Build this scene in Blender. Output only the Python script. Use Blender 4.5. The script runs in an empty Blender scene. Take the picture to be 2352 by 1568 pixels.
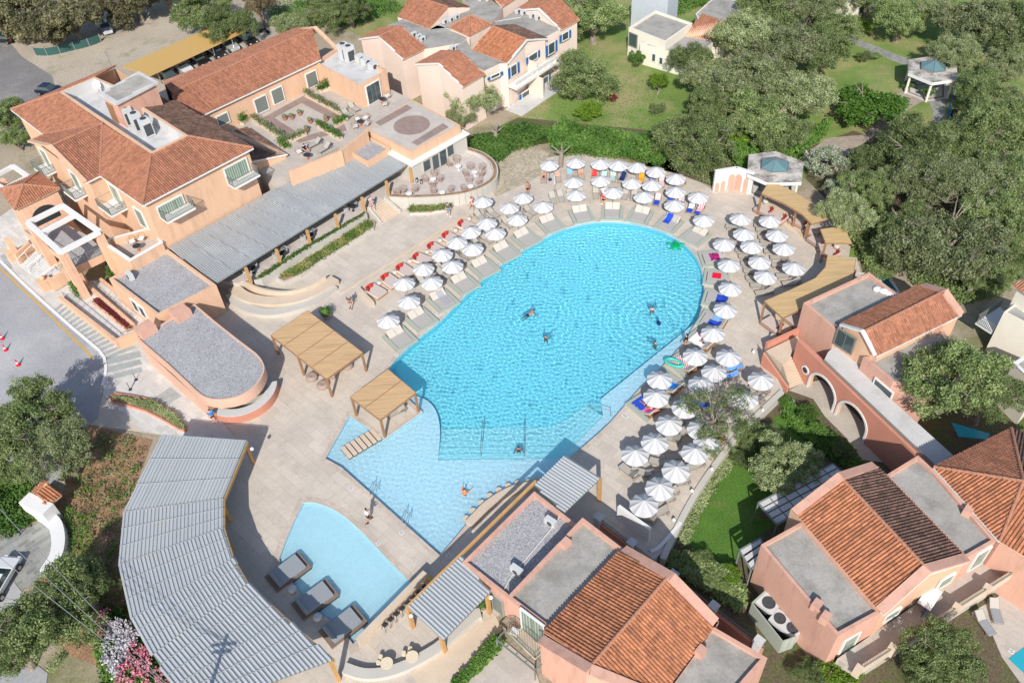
import bpy, bmesh, math, random
from math import sin, cos, pi, radians, hypot, atan2, sqrt
from mathutils import Vector, Matrix
from mathutils.geometry import tessellate_polygon
random.seed(7)
C = bpy.context.scene.collection
# ---------------------------------------------------------------- camera model
CH, CF, CTH, CRO = 62.0, 1956.5, radians(45), radians(-4)
_r = Vector((1,0,0)); _u = Vector((0,sin(CTH),cos(CTH))); _b = Vector((0,-cos(CTH),sin(CTH)))
CR = cos(CRO)*_r + sin(CRO)*_u; CU = -sin(CRO)*_r + cos(CRO)*_u; CB = _b
# survey frames: each gives the origin and scale of one enlarged part of the survey photograph
FR = {'u':(0,0,1)}
for _i,_n in enumerate('abcdefghi'): FR[_n] = (784*(_i%3), 522.5*(_i//3), 1/3)
FR.update({'1':(0,306.25,1/6),'2':(0,539,1/6),'3':(1212.75,330.75,.20312),'4':(1372,735,.20312),'5':(1004.5,1372,1/6),'6':(820.75,392,.20312)})
def uv(f,x,y):
    o = FR[f]; return (o[0]+x*o[2], o[1]+y*o[2])
def G(f,x,y,z=0.0):
    """ground point: where the survey sight line at (x,y) of frame f meets height z"""
    a,b = uv(f,x,y)
    d = CR*(a-1176) - CU*(b-784) - CB*CF
    return Vector((0,0,CH)) + d*((z-CH)/d.z)
def GL(f,z,*c): return [G(f,c[i],c[i+1],z) for i in range(0,len(c),2)]
def xy(p): return Vector((p[0],p[1],0))
# ---------------------------------------------------------------- materials
MATS = {}
def nt(name):
    m = bpy.data.materials.new(name); m.use_nodes = True; t = m.node_tree; b = t.nodes['Principled BSDF']; return m,t,b
def N(t,ty,**k):
    n = t.nodes.new(ty)
    for a,v in k.items():
        if a in n.inputs.keys(): n.inputs[a].default_value = v
        else: setattr(n,a,v)
    return n
def mulc(c,k): return (min(1,c[0]*k),min(1,c[1]*k),min(1,c[2]*k),1)
def M(name,c,rough=.8,var=.12,scale=.6,fine=.06,fscale=14,bump=0,bscale=30,metal=0,rot=0,stretch=None,tint=0,c2=None,spec=.3,c2amt=.5,c2scale=.3):
    """colour with large and small mottling"""
    if name in MATS: return MATS[name]
    m,t,b = nt(name); L = t.links.new
    tc = N(t,'ShaderNodeTexCoord'); mp = N(t,'ShaderNodeMapping'); L(tc.outputs['Object'],mp.inputs[0])
    mp.inputs['Rotation'].default_value = (0,0,rot)
    if stretch: mp.inputs['Scale'].default_value = stretch
    n1 = N(t,'ShaderNodeTexNoise',Scale=scale,Detail=5.0,Roughness=.6); L(mp.outputs[0],n1.inputs['Vector'])
    n2 = N(t,'ShaderNodeTexNoise',Scale=fscale,Detail=2.0); L(mp.outputs[0],n2.inputs['Vector'])
    r = N(t,'ShaderNodeMapRange'); r.inputs['From Min'].default_value=.25; r.inputs['From Max'].default_value=.75; L(n1.outputs[0],r.inputs[0])
    mx = N(t,'ShaderNodeMix',data_type='RGBA'); mx.inputs[6].default_value = mulc(c,1-var); mx.inputs[7].default_value = mulc(c,1+var); L(r.outputs[0],mx.inputs[0])
    out = mx.outputs[2]
    if c2:
        n3 = N(t,'ShaderNodeTexNoise',Scale=c2scale,Detail=6.0,Roughness=.65); L(mp.outputs[0],n3.inputs['Vector'])
        rr = N(t,'ShaderNodeMapRange'); rr.inputs['From Min'].default_value=.62-.25*c2amt; rr.inputs['From Max'].default_value=.72-.1*c2amt; L(n3.outputs[0],rr.inputs[0])
        m2 = N(t,'ShaderNodeMix',data_type='RGBA'); m2.inputs[7].default_value=(*c2,1); L(out,m2.inputs[6]); L(rr.outputs[0],m2.inputs[0]); out = m2.outputs[2]
    m3 = N(t,'ShaderNodeMix',data_type='RGBA',blend_type='MULTIPLY'); m3.inputs[0].default_value=1; L(out,m3.inputs[6])
    r2 = N(t,'ShaderNodeMapRange'); r2.inputs['From Min'].default_value=.3; r2.inputs['From Max'].default_value=.7; r2.inputs['To Min'].default_value=1-fine*2; r2.inputs['To Max'].default_value=1+fine*2; L(n2.outputs[0],r2.inputs[0]); L(r2.outputs[0],m3.inputs[7])
    out = m3.outputs[2]
    if tint:
        at = N(t,'ShaderNodeAttribute',attribute_name='tint'); m4 = N(t,'ShaderNodeMix',data_type='RGBA',blend_type='MULTIPLY'); m4.inputs[0].default_value=1
        r3 = N(t,'ShaderNodeMapRange'); r3.inputs['To Min'].default_value=1-tint; r3.inputs['To Max'].default_value=1+tint; L(at.outputs['Fac'],r3.inputs[0]); L(out,m4.inputs[6]); L(r3.outputs[0],m4.inputs[7]); out = m4.outputs[2]
    L(out,b.inputs['Base Color']); b.inputs['Roughness'].default_value=rough; b.inputs['Metallic'].default_value=metal; b.inputs['Specular IOR Level'].default_value=spec
    if bump:
        n4 = N(t,'ShaderNodeTexNoise',Scale=bscale,Detail=3.0); L(mp.outputs[0],n4.inputs['Vector'])
        bp = N(t,'ShaderNodeBump',Strength=bump,Distance=.05); L(n4.outputs[0],bp.inputs['Height']); L(bp.outputs[0],b.inputs['Normal'])
    MATS[name]=m; return m
def paving(name,c,bw,bh,rot,mortar=.012,var=.10,dark=.72,rough=.75,c2=None):
    if name in MATS: return MATS[name]
    m,t,b = nt(name); L=t.links.new
    tc = N(t,'ShaderNodeTexCoord'); mp = N(t,'ShaderNodeMapping'); mp.inputs['Rotation'].default_value=(0,0,rot); L(tc.outputs['Object'],mp.inputs[0])
    br = N(t,'ShaderNodeTexBrick',Scale=1.0); br.inputs['Brick Width'].default_value=bw; br.inputs['Row Height'].default_value=bh; br.inputs['Mortar Size'].default_value=mortar; br.inputs['Mortar Smooth'].default_value=.3
    br.inputs['Color1'].default_value=mulc(c,1-var); br.inputs['Color2'].default_value=mulc(c2 or c,1+var); br.inputs['Mortar'].default_value=mulc(c,dark); L(mp.outputs[0],br.inputs[0])
    n1 = N(t,'ShaderNodeTexNoise',Scale=.35,Detail=6.0,Roughness=.65); L(tc.outputs['Object'],n1.inputs['Vector'])
    n2 = N(t,'ShaderNodeTexNoise',Scale=3.0,Detail=6.0,Roughness=.7,Distortion=1.5); L(mp.outputs[0],n2.inputs['Vector'])
    o = br.outputs[0]
    for n,a in ((n1,.10),(n2,.10)):
        r = N(t,'ShaderNodeMapRange'); r.inputs['From Min'].default_value=.3; r.inputs['From Max'].default_value=.7; r.inputs['To Min'].default_value=1-a; r.inputs['To Max'].default_value=1+a; L(n.outputs[0],r.inputs[0])
        mm = N(t,'ShaderNodeMix',data_type='RGBA',blend_type='MULTIPLY'); mm.inputs[0].default_value=1; L(o,mm.inputs[6]); L(r.outputs[0],mm.inputs[7]); o=mm.outputs[2]
    L(o,b.inputs['Base Color']); b.inputs['Roughness'].default_value=rough; b.inputs['Specular IOR Level'].default_value=.25
    MATS[name]=m; return m
def plain(name,c,rough=.6,metal=0,spec=.4,trans=0):
    if name in MATS: return MATS[name]
    m,t,b = nt(name); b.inputs['Base Color'].default_value=(*c,1); b.inputs['Roughness'].default_value=rough; b.inputs['Metallic'].default_value=metal; b.inputs['Specular IOR Level'].default_value=spec
    MATS[name]=m; return m
def stripes(name,c1,c2,freq,axis=0,rough=.85,duty=.5,soft=.04):
    if name in MATS: return MATS[name]
    m,t,b = nt(name); L=t.links.new
    tc = N(t,'ShaderNodeTexCoord'); sx = N(t,'ShaderNodeSeparateXYZ'); L(tc.outputs['Object'],sx.inputs[0])
    a = N(t,'ShaderNodeMath',operation='MULTIPLY'); a.inputs[1].default_value=freq; L(sx.outputs[axis],a.inputs[0])
    f = N(t,'ShaderNodeMath',operation='FRACT'); L(a.outputs[0],f.inputs[0])
    r = N(t,'ShaderNodeMapRange'); r.inputs['From Min'].default_value=duty-soft; r.inputs['From Max'].default_value=duty+soft; L(f.outputs[0],r.inputs[0])
    mx = N(t,'ShaderNodeMix',data_type='RGBA'); mx.inputs[6].default_value=(*c1,1); mx.inputs[7].default_value=(*c2,1); L(r.outputs[0],mx.inputs[0]); L(mx.outputs[2],b.inputs['Base Color']); b.inputs['Roughness'].default_value=rough
    MATS[name]=m; return m
def blotch(name,cols,scale=3,rough=.85,vor=False):
    """random patches out of a list of colours (printed cloth, flowers)"""
    if name in MATS: return MATS[name]
    m,t,b = nt(name); L=t.links.new
    tc = N(t,'ShaderNodeTexCoord'); v = N(t,'ShaderNodeTexVoronoi' ,Scale=scale) if vor else N(t,'ShaderNodeTexNoise',Scale=scale,Detail=2.0)
    L(tc.outputs['Object'],v.inputs['Vector']); cr = N(t,'ShaderNodeValToRGB'); cr.color_ramp.interpolation='CONSTANT'
    src = v.outputs['Color'] if vor else v.outputs[0]
    els = cr.color_ramp.elements; els[0].color=(*cols[0],1); els[1].color=(*cols[-1],1)
    k=len(cols)
    for i in range(k):
        p = i/k if vor else .32+.36*i/k
        if i==0: els[0].position=0
        elif i==k-1: els[-1].position=p
        else: e=els.new(p); e.color=(*cols[i],1)
    L(src,cr.inputs[0]); L(cr.outputs[0],b.inputs['Base Color']); b.inputs['Roughness'].default_value=rough
    MATS[name]=m; return m
def leafmat(name,c1,c2,c3,trans=.25):
    if name in MATS: return MATS[name]
    m,t,b = nt(name); L=t.links.new
    at = N(t,'ShaderNodeAttribute',attribute_name='tint'); cr = N(t,'ShaderNodeValToRGB'); e=cr.color_ramp.elements
    e[0].position=0; e[0].color=(*c1,1); e[1].position=1; e[1].color=(*c3,1); q=e.new(.5); q.color=(*c2,1)
    L(at.outputs['Fac'],cr.inputs[0])
    oi = N(t,'ShaderNodeObjectInfo'); hs = N(t,'ShaderNodeHueSaturation'); r=N(t,'ShaderNodeMapRange'); r.inputs['To Min'].default_value=.68; r.inputs['To Max'].default_value=1.22; L(oi.outputs['Random'],r.inputs[0]); L(r.outputs[0],hs.inputs['Value']); L(cr.outputs[0],hs.inputs['Color'])
    L(hs.outputs[0],b.inputs['Base Color']); b.inputs['Roughness'].default_value=.6; b.inputs['Specular IOR Level'].default_value=.3
    tr = N(t,'ShaderNodeBsdfTranslucent'); L(hs.outputs[0],tr.inputs[0]); ms=N(t,'ShaderNodeMixShader'); ms.inputs[0].default_value=trans; L(b.outputs[0],ms.inputs[1]); L(tr.outputs[0],ms.inputs[2]); L(ms.outputs[0],t.nodes['Material Output'].inputs[0])
    MATS[name]=m; return m
# ---------------------------------------------------------------- mesh building
class MB:
    def __init__(s): s.v=[]; s.f=[]; s.t=[]; s.uvf=None
    def add(s,vs,fs,tint=None):
        o=len(s.v); s.v+= [tuple(v) for v in vs]; s.f += [tuple(i+o for i in f) for f in fs]; s.t += [(random.random() if tint is None else tint)]*len(fs); return s
    def poly(s,pts,holes=()):
        loops=[list(pts)]+[list(h) for h in holes]
        tris=tessellate_polygon([[Vector((p[0],p[1],0)) for p in l] for l in loops]); flat=[p for l in loops for p in l]
        fs=[]
        for a,b,c in tris:
            A,B,D=flat[a],flat[b],flat[c]
            n=(B[0]-A[0])*(D[1]-A[1])-(B[1]-A[1])*(D[0]-A[0]); fs.append((a,b,c) if n>0 else (a,c,b))
        return s.add(flat,fs)
    def face(s,pts): return s.add(pts,[tuple(range(len(pts)))])
    def wallring(s,pts,z0,z1,closed=True,out=True):
        n=len(pts); vs=[(p[0],p[1],z0) for p in pts]+[(p[0],p[1],z1) for p in pts]
        return s.add(vs,[(i,(i+1)%n,(i+1)%n+n,i+n) for i in range(n if closed else n-1)])
    def prism(s,pts,z0,z1,bottom=False):
        A=sum(pts[i-1][0]*pts[i][1]-pts[i][0]*pts[i-1][1] for i in range(len(pts)))
        if A<0: pts=list(reversed(pts))
        s.wallring(pts,z0,z1); s.poly([(p[0],p[1],z1) for p in pts])
        if bottom: s.poly([(p[0],p[1],z0) for p in pts])
        return s
    def box(s,c,sx,sy,sz,rz=0,M4=None):
        """c = centre of the bottom"""
        vs=[]
        for z in (0,sz):
            for x,y in ((-.5,-.5),(.5,-.5),(.5,.5),(-.5,.5)):
                X,Y=x*sx,y*sy; v=Vector((c[0]+X*cos(rz)-Y*sin(rz),c[1]+X*sin(rz)+Y*cos(rz),c[2]+z)); vs.append(M4@v if M4 else v)
        return s.add(vs,[(3,2,1,0),(4,5,6,7),(0,1,5,4),(1,2,6,5),(2,3,7,6),(3,0,4,7)])
    def beam(s,p,q,w,h=None,up=Vector((0,0,1))):
        p,q=Vector(p),Vector(q); h=h or w; d=(q-p)
        if d.length<1e-6: return s
        d.normalize(); sd=d.cross(up)
        if sd.length<1e-3: sd=Vector((1,0,0)) if abs(d.x)<.5 else Vector((0,1,0))
        sd.normalize(); u=sd.cross(d).normalized(); vs=[]
        for e in (p,q):
            for a,b in ((-.5,-.5),(.5,-.5),(.5,.5),(-.5,.5)): vs.append(e+sd*a*w+u*b*h)
        return s.add(vs,[(0,1,2,3),(7,6,5,4),(1,0,4,5),(2,1,5,6),(3,2,6,7),(0,3,7,4)])
    def tube(s,p,q,r,r2=None,n=8,cap=True):
        p,q=Vector(p),Vector(q); r2=r if r2 is None else r2; d=(q-p)
        if d.length<1e-6: return s
        d.normalize(); a=d.cross(Vector((0,0,1)))
        if a.length<1e-3: a=Vector((1,0,0))
        a.normalize(); b=d.cross(a); vs=[p+(a*cos(2*pi*i/n)+b*sin(2*pi*i/n))*r for i in range(n)]+[q+(a*cos(2*pi*i/n)+b*sin(2*pi*i/n))*r2 for i in range(n)]
        fs=[((i+1)%n,i,i+n,(i+1)%n+n) for i in range(n)]
        if cap: fs+= [tuple(range(n)),tuple(range(2*n-1,n-1,-1))]
        return s.add(vs,fs)
    def path(s,pts,r,n=6):
        for i in range(len(pts)-1): s.tube(pts[i],pts[i+1],r,n=n)
        return s
    def disc(s,c,r,n=20,z=0): return s.face([(c[0]+r*cos(2*pi*i/n),c[1]+r*sin(2*pi*i/n),c[2]+z) for i in range(n)])
    def lathe(s,c,prof,n=16,sx=1,sy=1):
        """prof: (radius,z) list"""
        vs=[(c[0]+r*cos(2*pi*i/n)*sx,c[1]+r*sin(2*pi*i/n)*sy,c[2]+z) for r,z in prof for i in range(n)]
        fs=[(k*n+i,k*n+(i+1)%n,(k+1)*n+(i+1)%n,(k+1)*n+i) for k in range(len(prof)-1) for i in range(n)]
        fs.append(tuple((len(prof)-1)*n+i for i in range(n))); fs.append(tuple(reversed(range(n))))
        return s.add(vs,fs)
    def blob(s,c,rx,ry,rz,n=10,m=6,jit=0):
        vs=[(c[0],c[1],c[2]-rz)]
        for k in range(1,m):
            ph=-pi/2+pi*k/m
            for i in range(n):
                j=1+random.uniform(-jit,jit); vs.append((c[0]+rx*cos(ph)*cos(2*pi*i/n)*j,c[1]+ry*cos(ph)*sin(2*pi*i/n)*j,c[2]+rz*sin(ph)*j))
        vs.append((c[0],c[1],c[2]+rz)); fs=[(0,1+(i+1)%n,1+i) for i in range(n)]
        for k in range(m-2): fs+= [(1+k*n+i,1+k*n+(i+1)%n,1+(k+1)*n+(i+1)%n,1+(k+1)*n+i) for i in range(n)]
        e=len(vs)-1; fs+= [(e,1+(m-2)*n+i,1+(m-2)*n+(i+1)%n) for i in range(n)]
        return s.add(vs,fs)
    def mesh(s,name,mat,smooth=False,off=None):
        me=bpy.data.meshes.new(name); o=off or Vector((0,0,0))
        me.from_pydata([(v[0]-o[0],v[1]-o[1],v[2]-o[2]) for v in s.v],[],s.f)
        if s.f:
            at=me.attributes.new('tint','FLOAT','FACE'); at.data.foreach_set('value',s.t)
        if mat: me.materials.append(mat)
        if smooth: me.polygons.foreach_set('use_smooth',[True]*len(me.polygons))
        me.update(); return me
    def build(s,name,mat,parent=None,smooth=False,label=None):
        """world-space vertices; the parent thing is unrotated here"""
        off=None
        if parent is not None:
            off=Vector(parent.location); q=parent.parent
            while q is not None: off=off+Vector(q.location); q=q.parent
        o=bpy.data.objects.new(name,s.mesh(name,mat,smooth,off)); C.objects.link(o)
        if parent is not None: o.parent=parent
        if label: o['label']=label
        return o
def thing(name,label,cat,loc=(0,0,0),group=None,rz=0):
    o=bpy.data.objects.new(name,None); o.empty_display_size=.2; C.objects.link(o); o.location=loc; o.rotation_euler=(0,0,rz)
    o['label']=label; o['category']=cat
    if group: o['group']=group
    return o
def tag(o,label,cat,group=None):
    o['label']=label; o['category']=cat
    if group: o['group']=group
    return o
def single(mb,name,mat,label,cat,group=None,smooth=False):
    """a thing that is one mesh; origin at the middle of its base"""
    zs=[v[2] for v in mb.v]; off=Vector((sum(v[0] for v in mb.v)/len(mb.v),sum(v[1] for v in mb.v)/len(mb.v),min(zs)))
    o=bpy.data.objects.new(name,mb.mesh(name,mat,smooth,off)); C.objects.link(o); o.location=off; return tag(o,label,cat,group)
def struct(name,mb,mat,kind='structure',smooth=False):
    o=bpy.data.objects.new(name,mb.mesh(name,mat,smooth)); C.objects.link(o); o['kind']=kind; return o
def dup(root,loc,rz=0,label=None,scale=None):
    r=root.copy(); C.objects.link(r); r.location=loc; r.rotation_euler=(0,0,rz)
    if label: r['label']=label
    if scale: r.scale=scale
    for ch in list(root.children):
        c=ch.copy(); C.objects.link(c); c.parent=r
        for g in list(ch.children):
            d=g.copy(); C.objects.link(d); d.parent=c
    return r
class Placer:
    """first placement uses the original, later ones copy it"""
    def __init__(s,proto): s.p=proto; s.used=False
    def put(s,loc,rz,label,scale=None):
        if not s.used:
            s.used=True; s.p.location=loc; s.p.rotation_euler=(0,0,rz); s.p['label']=label
            if scale: s.p.scale=scale
            return s.p
        return dup(s.p,loc,rz,label,scale)
ORD=['first','second','third','fourth','fifth','sixth','seventh','eighth','ninth','tenth','eleventh','twelfth','thirteenth','fourteenth','fifteenth','sixteenth']
def smoothline(pts,k=4,closed=False):
    """Catmull-Rom through 2-D/3-D points"""
    P=[Vector(p) for p in pts]; n=len(P); out=[]
    for i in range(n if closed else n-1):
        a=P[(i-1)%n] if closed or i>0 else P[0]; b=P[i]; c=P[(i+1)%n]; d=P[(i+2)%n] if closed or i+2<n else P[-1]
        for j in range(k):
            t=j/k; out.append(.5*((2*b)+(c-a)*t+(2*a-5*b+4*c-d)*t*t+(3*b-a-3*c+d)*t**3))
    if not closed: out.append(P[-1])
    return out
def offset(pts,d,closed=True):
    """inset (d>0) of a counter-clockwise polygon, xy"""
    n=len(pts); out=[]
    for i in range(n):
        p=Vector(pts[i][:2]); a=Vector(pts[(i-1)%n][:2]); b=Vector(pts[(i+1)%n][:2])
        if not closed and i==0: a=p-(b-p)
        if not closed and i==n-1: b=p+(p-a)
        e=(p-a).normalized(); f=(b-p).normalized(); n1=Vector((-e.y,e.x)); n2=Vector((-f.y,f.x)); m=(n1+n2); m=m/max(.3,m.length_squared)*2
        z=pts[i][2] if len(pts[i])>2 else 0
        out.append(Vector((p.x+m.x*d,p.y+m.y*d,z)))
    return out
def ccw(pts):
    A=sum(pts[i-1][0]*pts[i][1]-pts[i][0]*pts[i-1][1] for i in range(len(pts))); return list(pts) if A>0 else list(reversed(pts))
def at_z(pts,z): return [Vector((p[0],p[1],z)) for p in pts]
# ---------------------------------------------------------------- shared materials
m_deck=paving('deck_paving',(.53,.465,.395),1.8,.9,radians(45),mortar=.014,var=.06,dark=.72)
m_prom=paving('promenade_paving',(.52,.465,.43),.9,.6,radians(47),mortar=.006,var=.05,dark=.85)
m_peach=M('peach_render',(.66,.425,.285),.9,.07,.5,.03,20,bump=.15,bscale=25,stretch=(1,1,.22),c2=(.56,.365,.25),c2amt=.5,c2scale=1.3)
m_peach2=M('bar_render',(.64,.405,.30),.9,.06,.5,.03,20,bump=.15,bscale=25)
m_corr2=M('silver_sheet',(.44,.46,.47),.45,.05,.3,.02,10,metal=.1,tint=.05,c2=(.44,.45,.44),c2amt=.3,c2scale=.3)
m_pink=M('salmon_render',(.60,.35,.265),.9,.08,.5,.03,20,bump=.15,bscale=25,stretch=(1,1,.22),c2=(.50,.29,.22),c2amt=.5,c2scale=1.3)
m_coral=M('coral_render',(.55,.24,.165),.9,.08,.8,.03,20)
m_pale=M('pale_pink_render',(.74,.60,.51),.9,.05,.5,.03,20)
m_cream=M('cream_render',(.70,.66,.56),.9,.05,.5,.03,20)
m_grey=M('grey_render',(.50,.47,.42),.9,.05,.5,.03,20)
m_white=M('white_paint',(.70,.69,.67),.7,.03,1,.02,20)
m_sand=M('sandstone',(.58,.47,.36),.85,.07,1,.04,16)
m_conc=M('roof_concrete',(.37,.35,.32),.95,.14,.25,.05,7,c2=(.25,.24,.215),c2amt=.75,c2scale=.45)
m_lightconc=M('pale_concrete',(.56,.55,.54),.9,.08,.4,.04,10,c2=(.46,.45,.44),c2amt=.5,c2scale=.5)
m_tile=M('terracotta_tile',(.345,.155,.095),.9,.10,.5,.08,5,tint=.2,c2=(.30,.13,.085),c2amt=.35,c2scale=.6)
m_tile2=M('bright_terracotta_tile',(.39,.165,.085),.9,.10,.5,.08,6,tint=.26,c2=(.36,.15,.09),c2amt=.4,c2scale=.9)
m_tiledark=M('shaded_brown_tile',(.17,.10,.075),.95,.2,.5,.12,6,tint=.3,c2=(.09,.06,.05),c2amt=.6,c2scale=.9)  # darker tile copy: shade of slopes turned from the sun put into colour
m_ridge=M('ridge_tile',(.40,.19,.12),.9,.12,1.5,.08,8,c2=(.26,.14,.1),c2amt=.4,c2scale=1.5)
m_wood=M('timber_brown',(.30,.17,.09),.7,.15,1,.1,20)
m_oak=M('golden_timber',(.52,.30,.12),.7,.12,1,.08,20)
m_dark=plain('dark_metal',(.03,.035,.04),.5)
m_iron=plain('grey_green_iron',(.17,.19,.17),.6)
m_steel=plain('steel',(.45,.47,.48),.35,metal=.8)
m_glass=plain('window_glass',(.05,.075,.08),.06,spec=.8)
m_curtain=stripes('glass_curtain',(.16,.22,.18),(.34,.40,.33),5,0,.25)
m_blue=plain('blue_shutter',(.02,.13,.36),.6)
m_acw=plain('white_enamel',(.55,.56,.56),.5)
m_acg=plain('fan_grille',(.06,.065,.07),.6)
m_fabric=M('white_canvas',(.84,.84,.84),.9,.02,2,.01,30)
m_lounge=stripes('woven_sling',(.47,.44,.39),(.34,.31,.275),16,0)
m_lframe=plain('taupe_frame',(.22,.19,.165),.6)
m_mattress=M('grey_weave',(.40,.38,.36),.95,.04,3,.05,60)
m_backpad=M('cream_weave',(.52,.48,.43),.95,.04,3,.05,60)
m_greenbase=stripes('sage_plinth',(.33,.36,.31),(.38,.41,.35),7,1)
m_red=M('red_cushion',(.42,.035,.03),.9,.1,4,.05,30)
m_soil=M('red_earth',(.29,.175,.105),.95,.25,.8,.15,8,bump=.5,bscale=8,c2=(.38,.23,.13),c2amt=.5,c2scale=.8)
m_gravel=None
def gravelmat(name,c,v,sc):
    m,t,b=nt(name); L=t.links.new; tc=N(t,'ShaderNodeTexCoord'); vo=N(t,'ShaderNodeTexVoronoi',Scale=sc); L(tc.outputs['Object'],vo.inputs['Vector'])
    sp=N(t,'ShaderNodeSeparateColor'); L(vo.outputs['Color'],sp.inputs[0]); mx=N(t,'ShaderNodeMix',data_type='RGBA'); mx.inputs[6].default_value=mulc(c,1-v); mx.inputs[7].default_value=mulc(c,1+v); L(sp.outputs[0],mx.inputs[0])
    n=N(t,'ShaderNodeTexNoise',Scale=.5,Detail=5.0); L(tc.outputs['Object'],n.inputs['Vector']); r=N(t,'ShaderNodeMapRange'); r.inputs['To Min'].default_value=.8; r.inputs['To Max'].default_value=1.2; L(n.outputs[0],r.inputs[0])
    mm=N(t,'ShaderNodeMix',data_type='RGBA',blend_type='MULTIPLY'); mm.inputs[0].default_value=1; L(mx.outputs[2],mm.inputs[6]); L(r.outputs[0],mm.inputs[7]); L(mm.outputs[2],b.inputs['Base Color']); b.inputs['Roughness'].default_value=.95
    bp=N(t,'ShaderNodeBump',Strength=.5,Distance=.03); L(vo.outputs['Distance'],bp.inputs['Height']); L(bp.outputs[0],b.inputs['Normal']); MATS[name]=m; return m
m_gravel=gravelmat('roof_gravel',(.34,.335,.345),.38,15)
def bamboo(name,c,rot):
    m,t,b=nt(name); L=t.links.new; tc=N(t,'ShaderNodeTexCoord'); mp=N(t,'ShaderNodeMapping'); mp.inputs['Rotation'].default_value=(0,0,rot); mp.inputs['Scale'].default_value=(.30,20,1); L(tc.outputs['Object'],mp.inputs[0])
    n=N(t,'ShaderNodeTexNoise',Scale=1.0,Detail=2.5,Roughness=.6); L(mp.outputs[0],n.inputs['Vector'])
    cr=N(t,'ShaderNodeValToRGB'); e=cr.color_ramp.elements; e[0].position=.3; e[0].color=mulc(c,.55); e[1].position=.68; e[1].color=mulc(c,1.2); q=e.new(.48); q.color=mulc(c,.95); L(n.outputs[0],cr.inputs[0]); L(cr.outputs[0],b.inputs['Base Color']); b.inputs['Roughness'].default_value=.8
    bp=N(t,'ShaderNodeBump',Strength=.4,Distance=.03); L(n.outputs[0],bp.inputs['Height']); L(bp.outputs[0],b.inputs['Normal']); MATS[name]=m; return m
BY=radians(-45)
m_bamboo=bamboo('bamboo_mat',(.55,.36,.19),BY)
m_bamboo2=bamboo('bamboo_mat_cabana',(.54,.37,.18),radians(45))
m_corr=M('corrugated_metal',(.37,.385,.395),.5,.05,.3,.02,10,metal=.15,tint=.04,c2=(.42,.44,.44),c2amt=.3,c2scale=.3)
# ---------------------------------------------------------------- setting: ground, pools, deck
# pool outline (water edge)
pool=[uvp for uvp in []]
PO=smoothline([G('u',*p) for p in [(909,824),(957,779),(1006,741),(1051,696),(1099,649),(1146,611),(1192,579),(1241,551),(1292,527),(1363,510.5),(1436,511),(1503,524.7),(1558,550),(1588.5,576.5),(1604.8,601),(1613,625.3),(1617,655),(1616,680),(1611,709),(1602,733)]],3)
PO+=[G('u',*p) for p in [(1589,755),(1567,792),(1552,808),(1528,834.5),(1469.5,891),(1439,926),(1402.5,968.6),(1372,997),(1330,1033),(1290,1068),(1240,1100),(1205,1108),(1170,1122),(1130,1145),(1095,1170),(1074,1200),(1011,1275),(784,1072),(747,1052),(802,955),(884,1008),(971,945),(925,905),(892,847)]]
PO=ccw(PO)
KP=smoothline([G('u',*p) for p in [(697,1154),(722,1154),(758,1166),(792,1186),(817,1208),(850,1240),(884,1277),(944,1338)]],3)
KP+=[G('u',*p) for p in [(871,1408),(811,1478),(773,1430),(712,1395),(680,1345),(648,1310),(641,1283),(655,1245),(676,1195)]]
KP=ccw(KP)
# lower garden region, one metre below the deck
LZ=-1.0
LOW=[G('u',*p) for p in [(1799,894),(1700,985),(1620,1085),(1570,1165),(1530,1262),(1500,1285),(1600,1400),(1700,1568),(1900,1850),(2900,1850),(2700,1100),(2420,1000),(2352,900),(2060,850),(1920,790),(1840,762),(1756,812)]]
LOW=ccw(LOW)
B=3000
mb=MB().poly([(-B,-B,-.012),(B,-B,-.012),(B,B,-.012),(-B,B,-.012)],[at_z(PO,-.012),at_z(KP,-.012),at_z(LOW,-.012)])
m_dirt=M('dry_ground',(.36,.30,.225),.95,.15,.15,.1,5,c2=(.16,.17,.07),c2amt=.45,c2scale=.12)
struct('ground',mb,m_dirt)
# deck
DK=[G('u',*p) for p in [(1799,894),(1700,985),(1620,1085),(1570,1165),(1530,1262),(1500,1285),(1400,1290),(1130,1420),(1010,1568),(700,1700),(520,1300),(500,1130),(380,1000),(205,975),(240,900),(330,830),(640,500),(900,440),(1100,350),(1180,375),(1240,385),(1255,362),(1330,352),(1400,362),(1500,388),(1560,402),(1610,420),(1640,438),(1690,385),(1760,395),(1870,470),(1960,560),(1980,640),(1880,700),(1836,756),(1754,812)]]
DK=ccw(DK)
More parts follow.
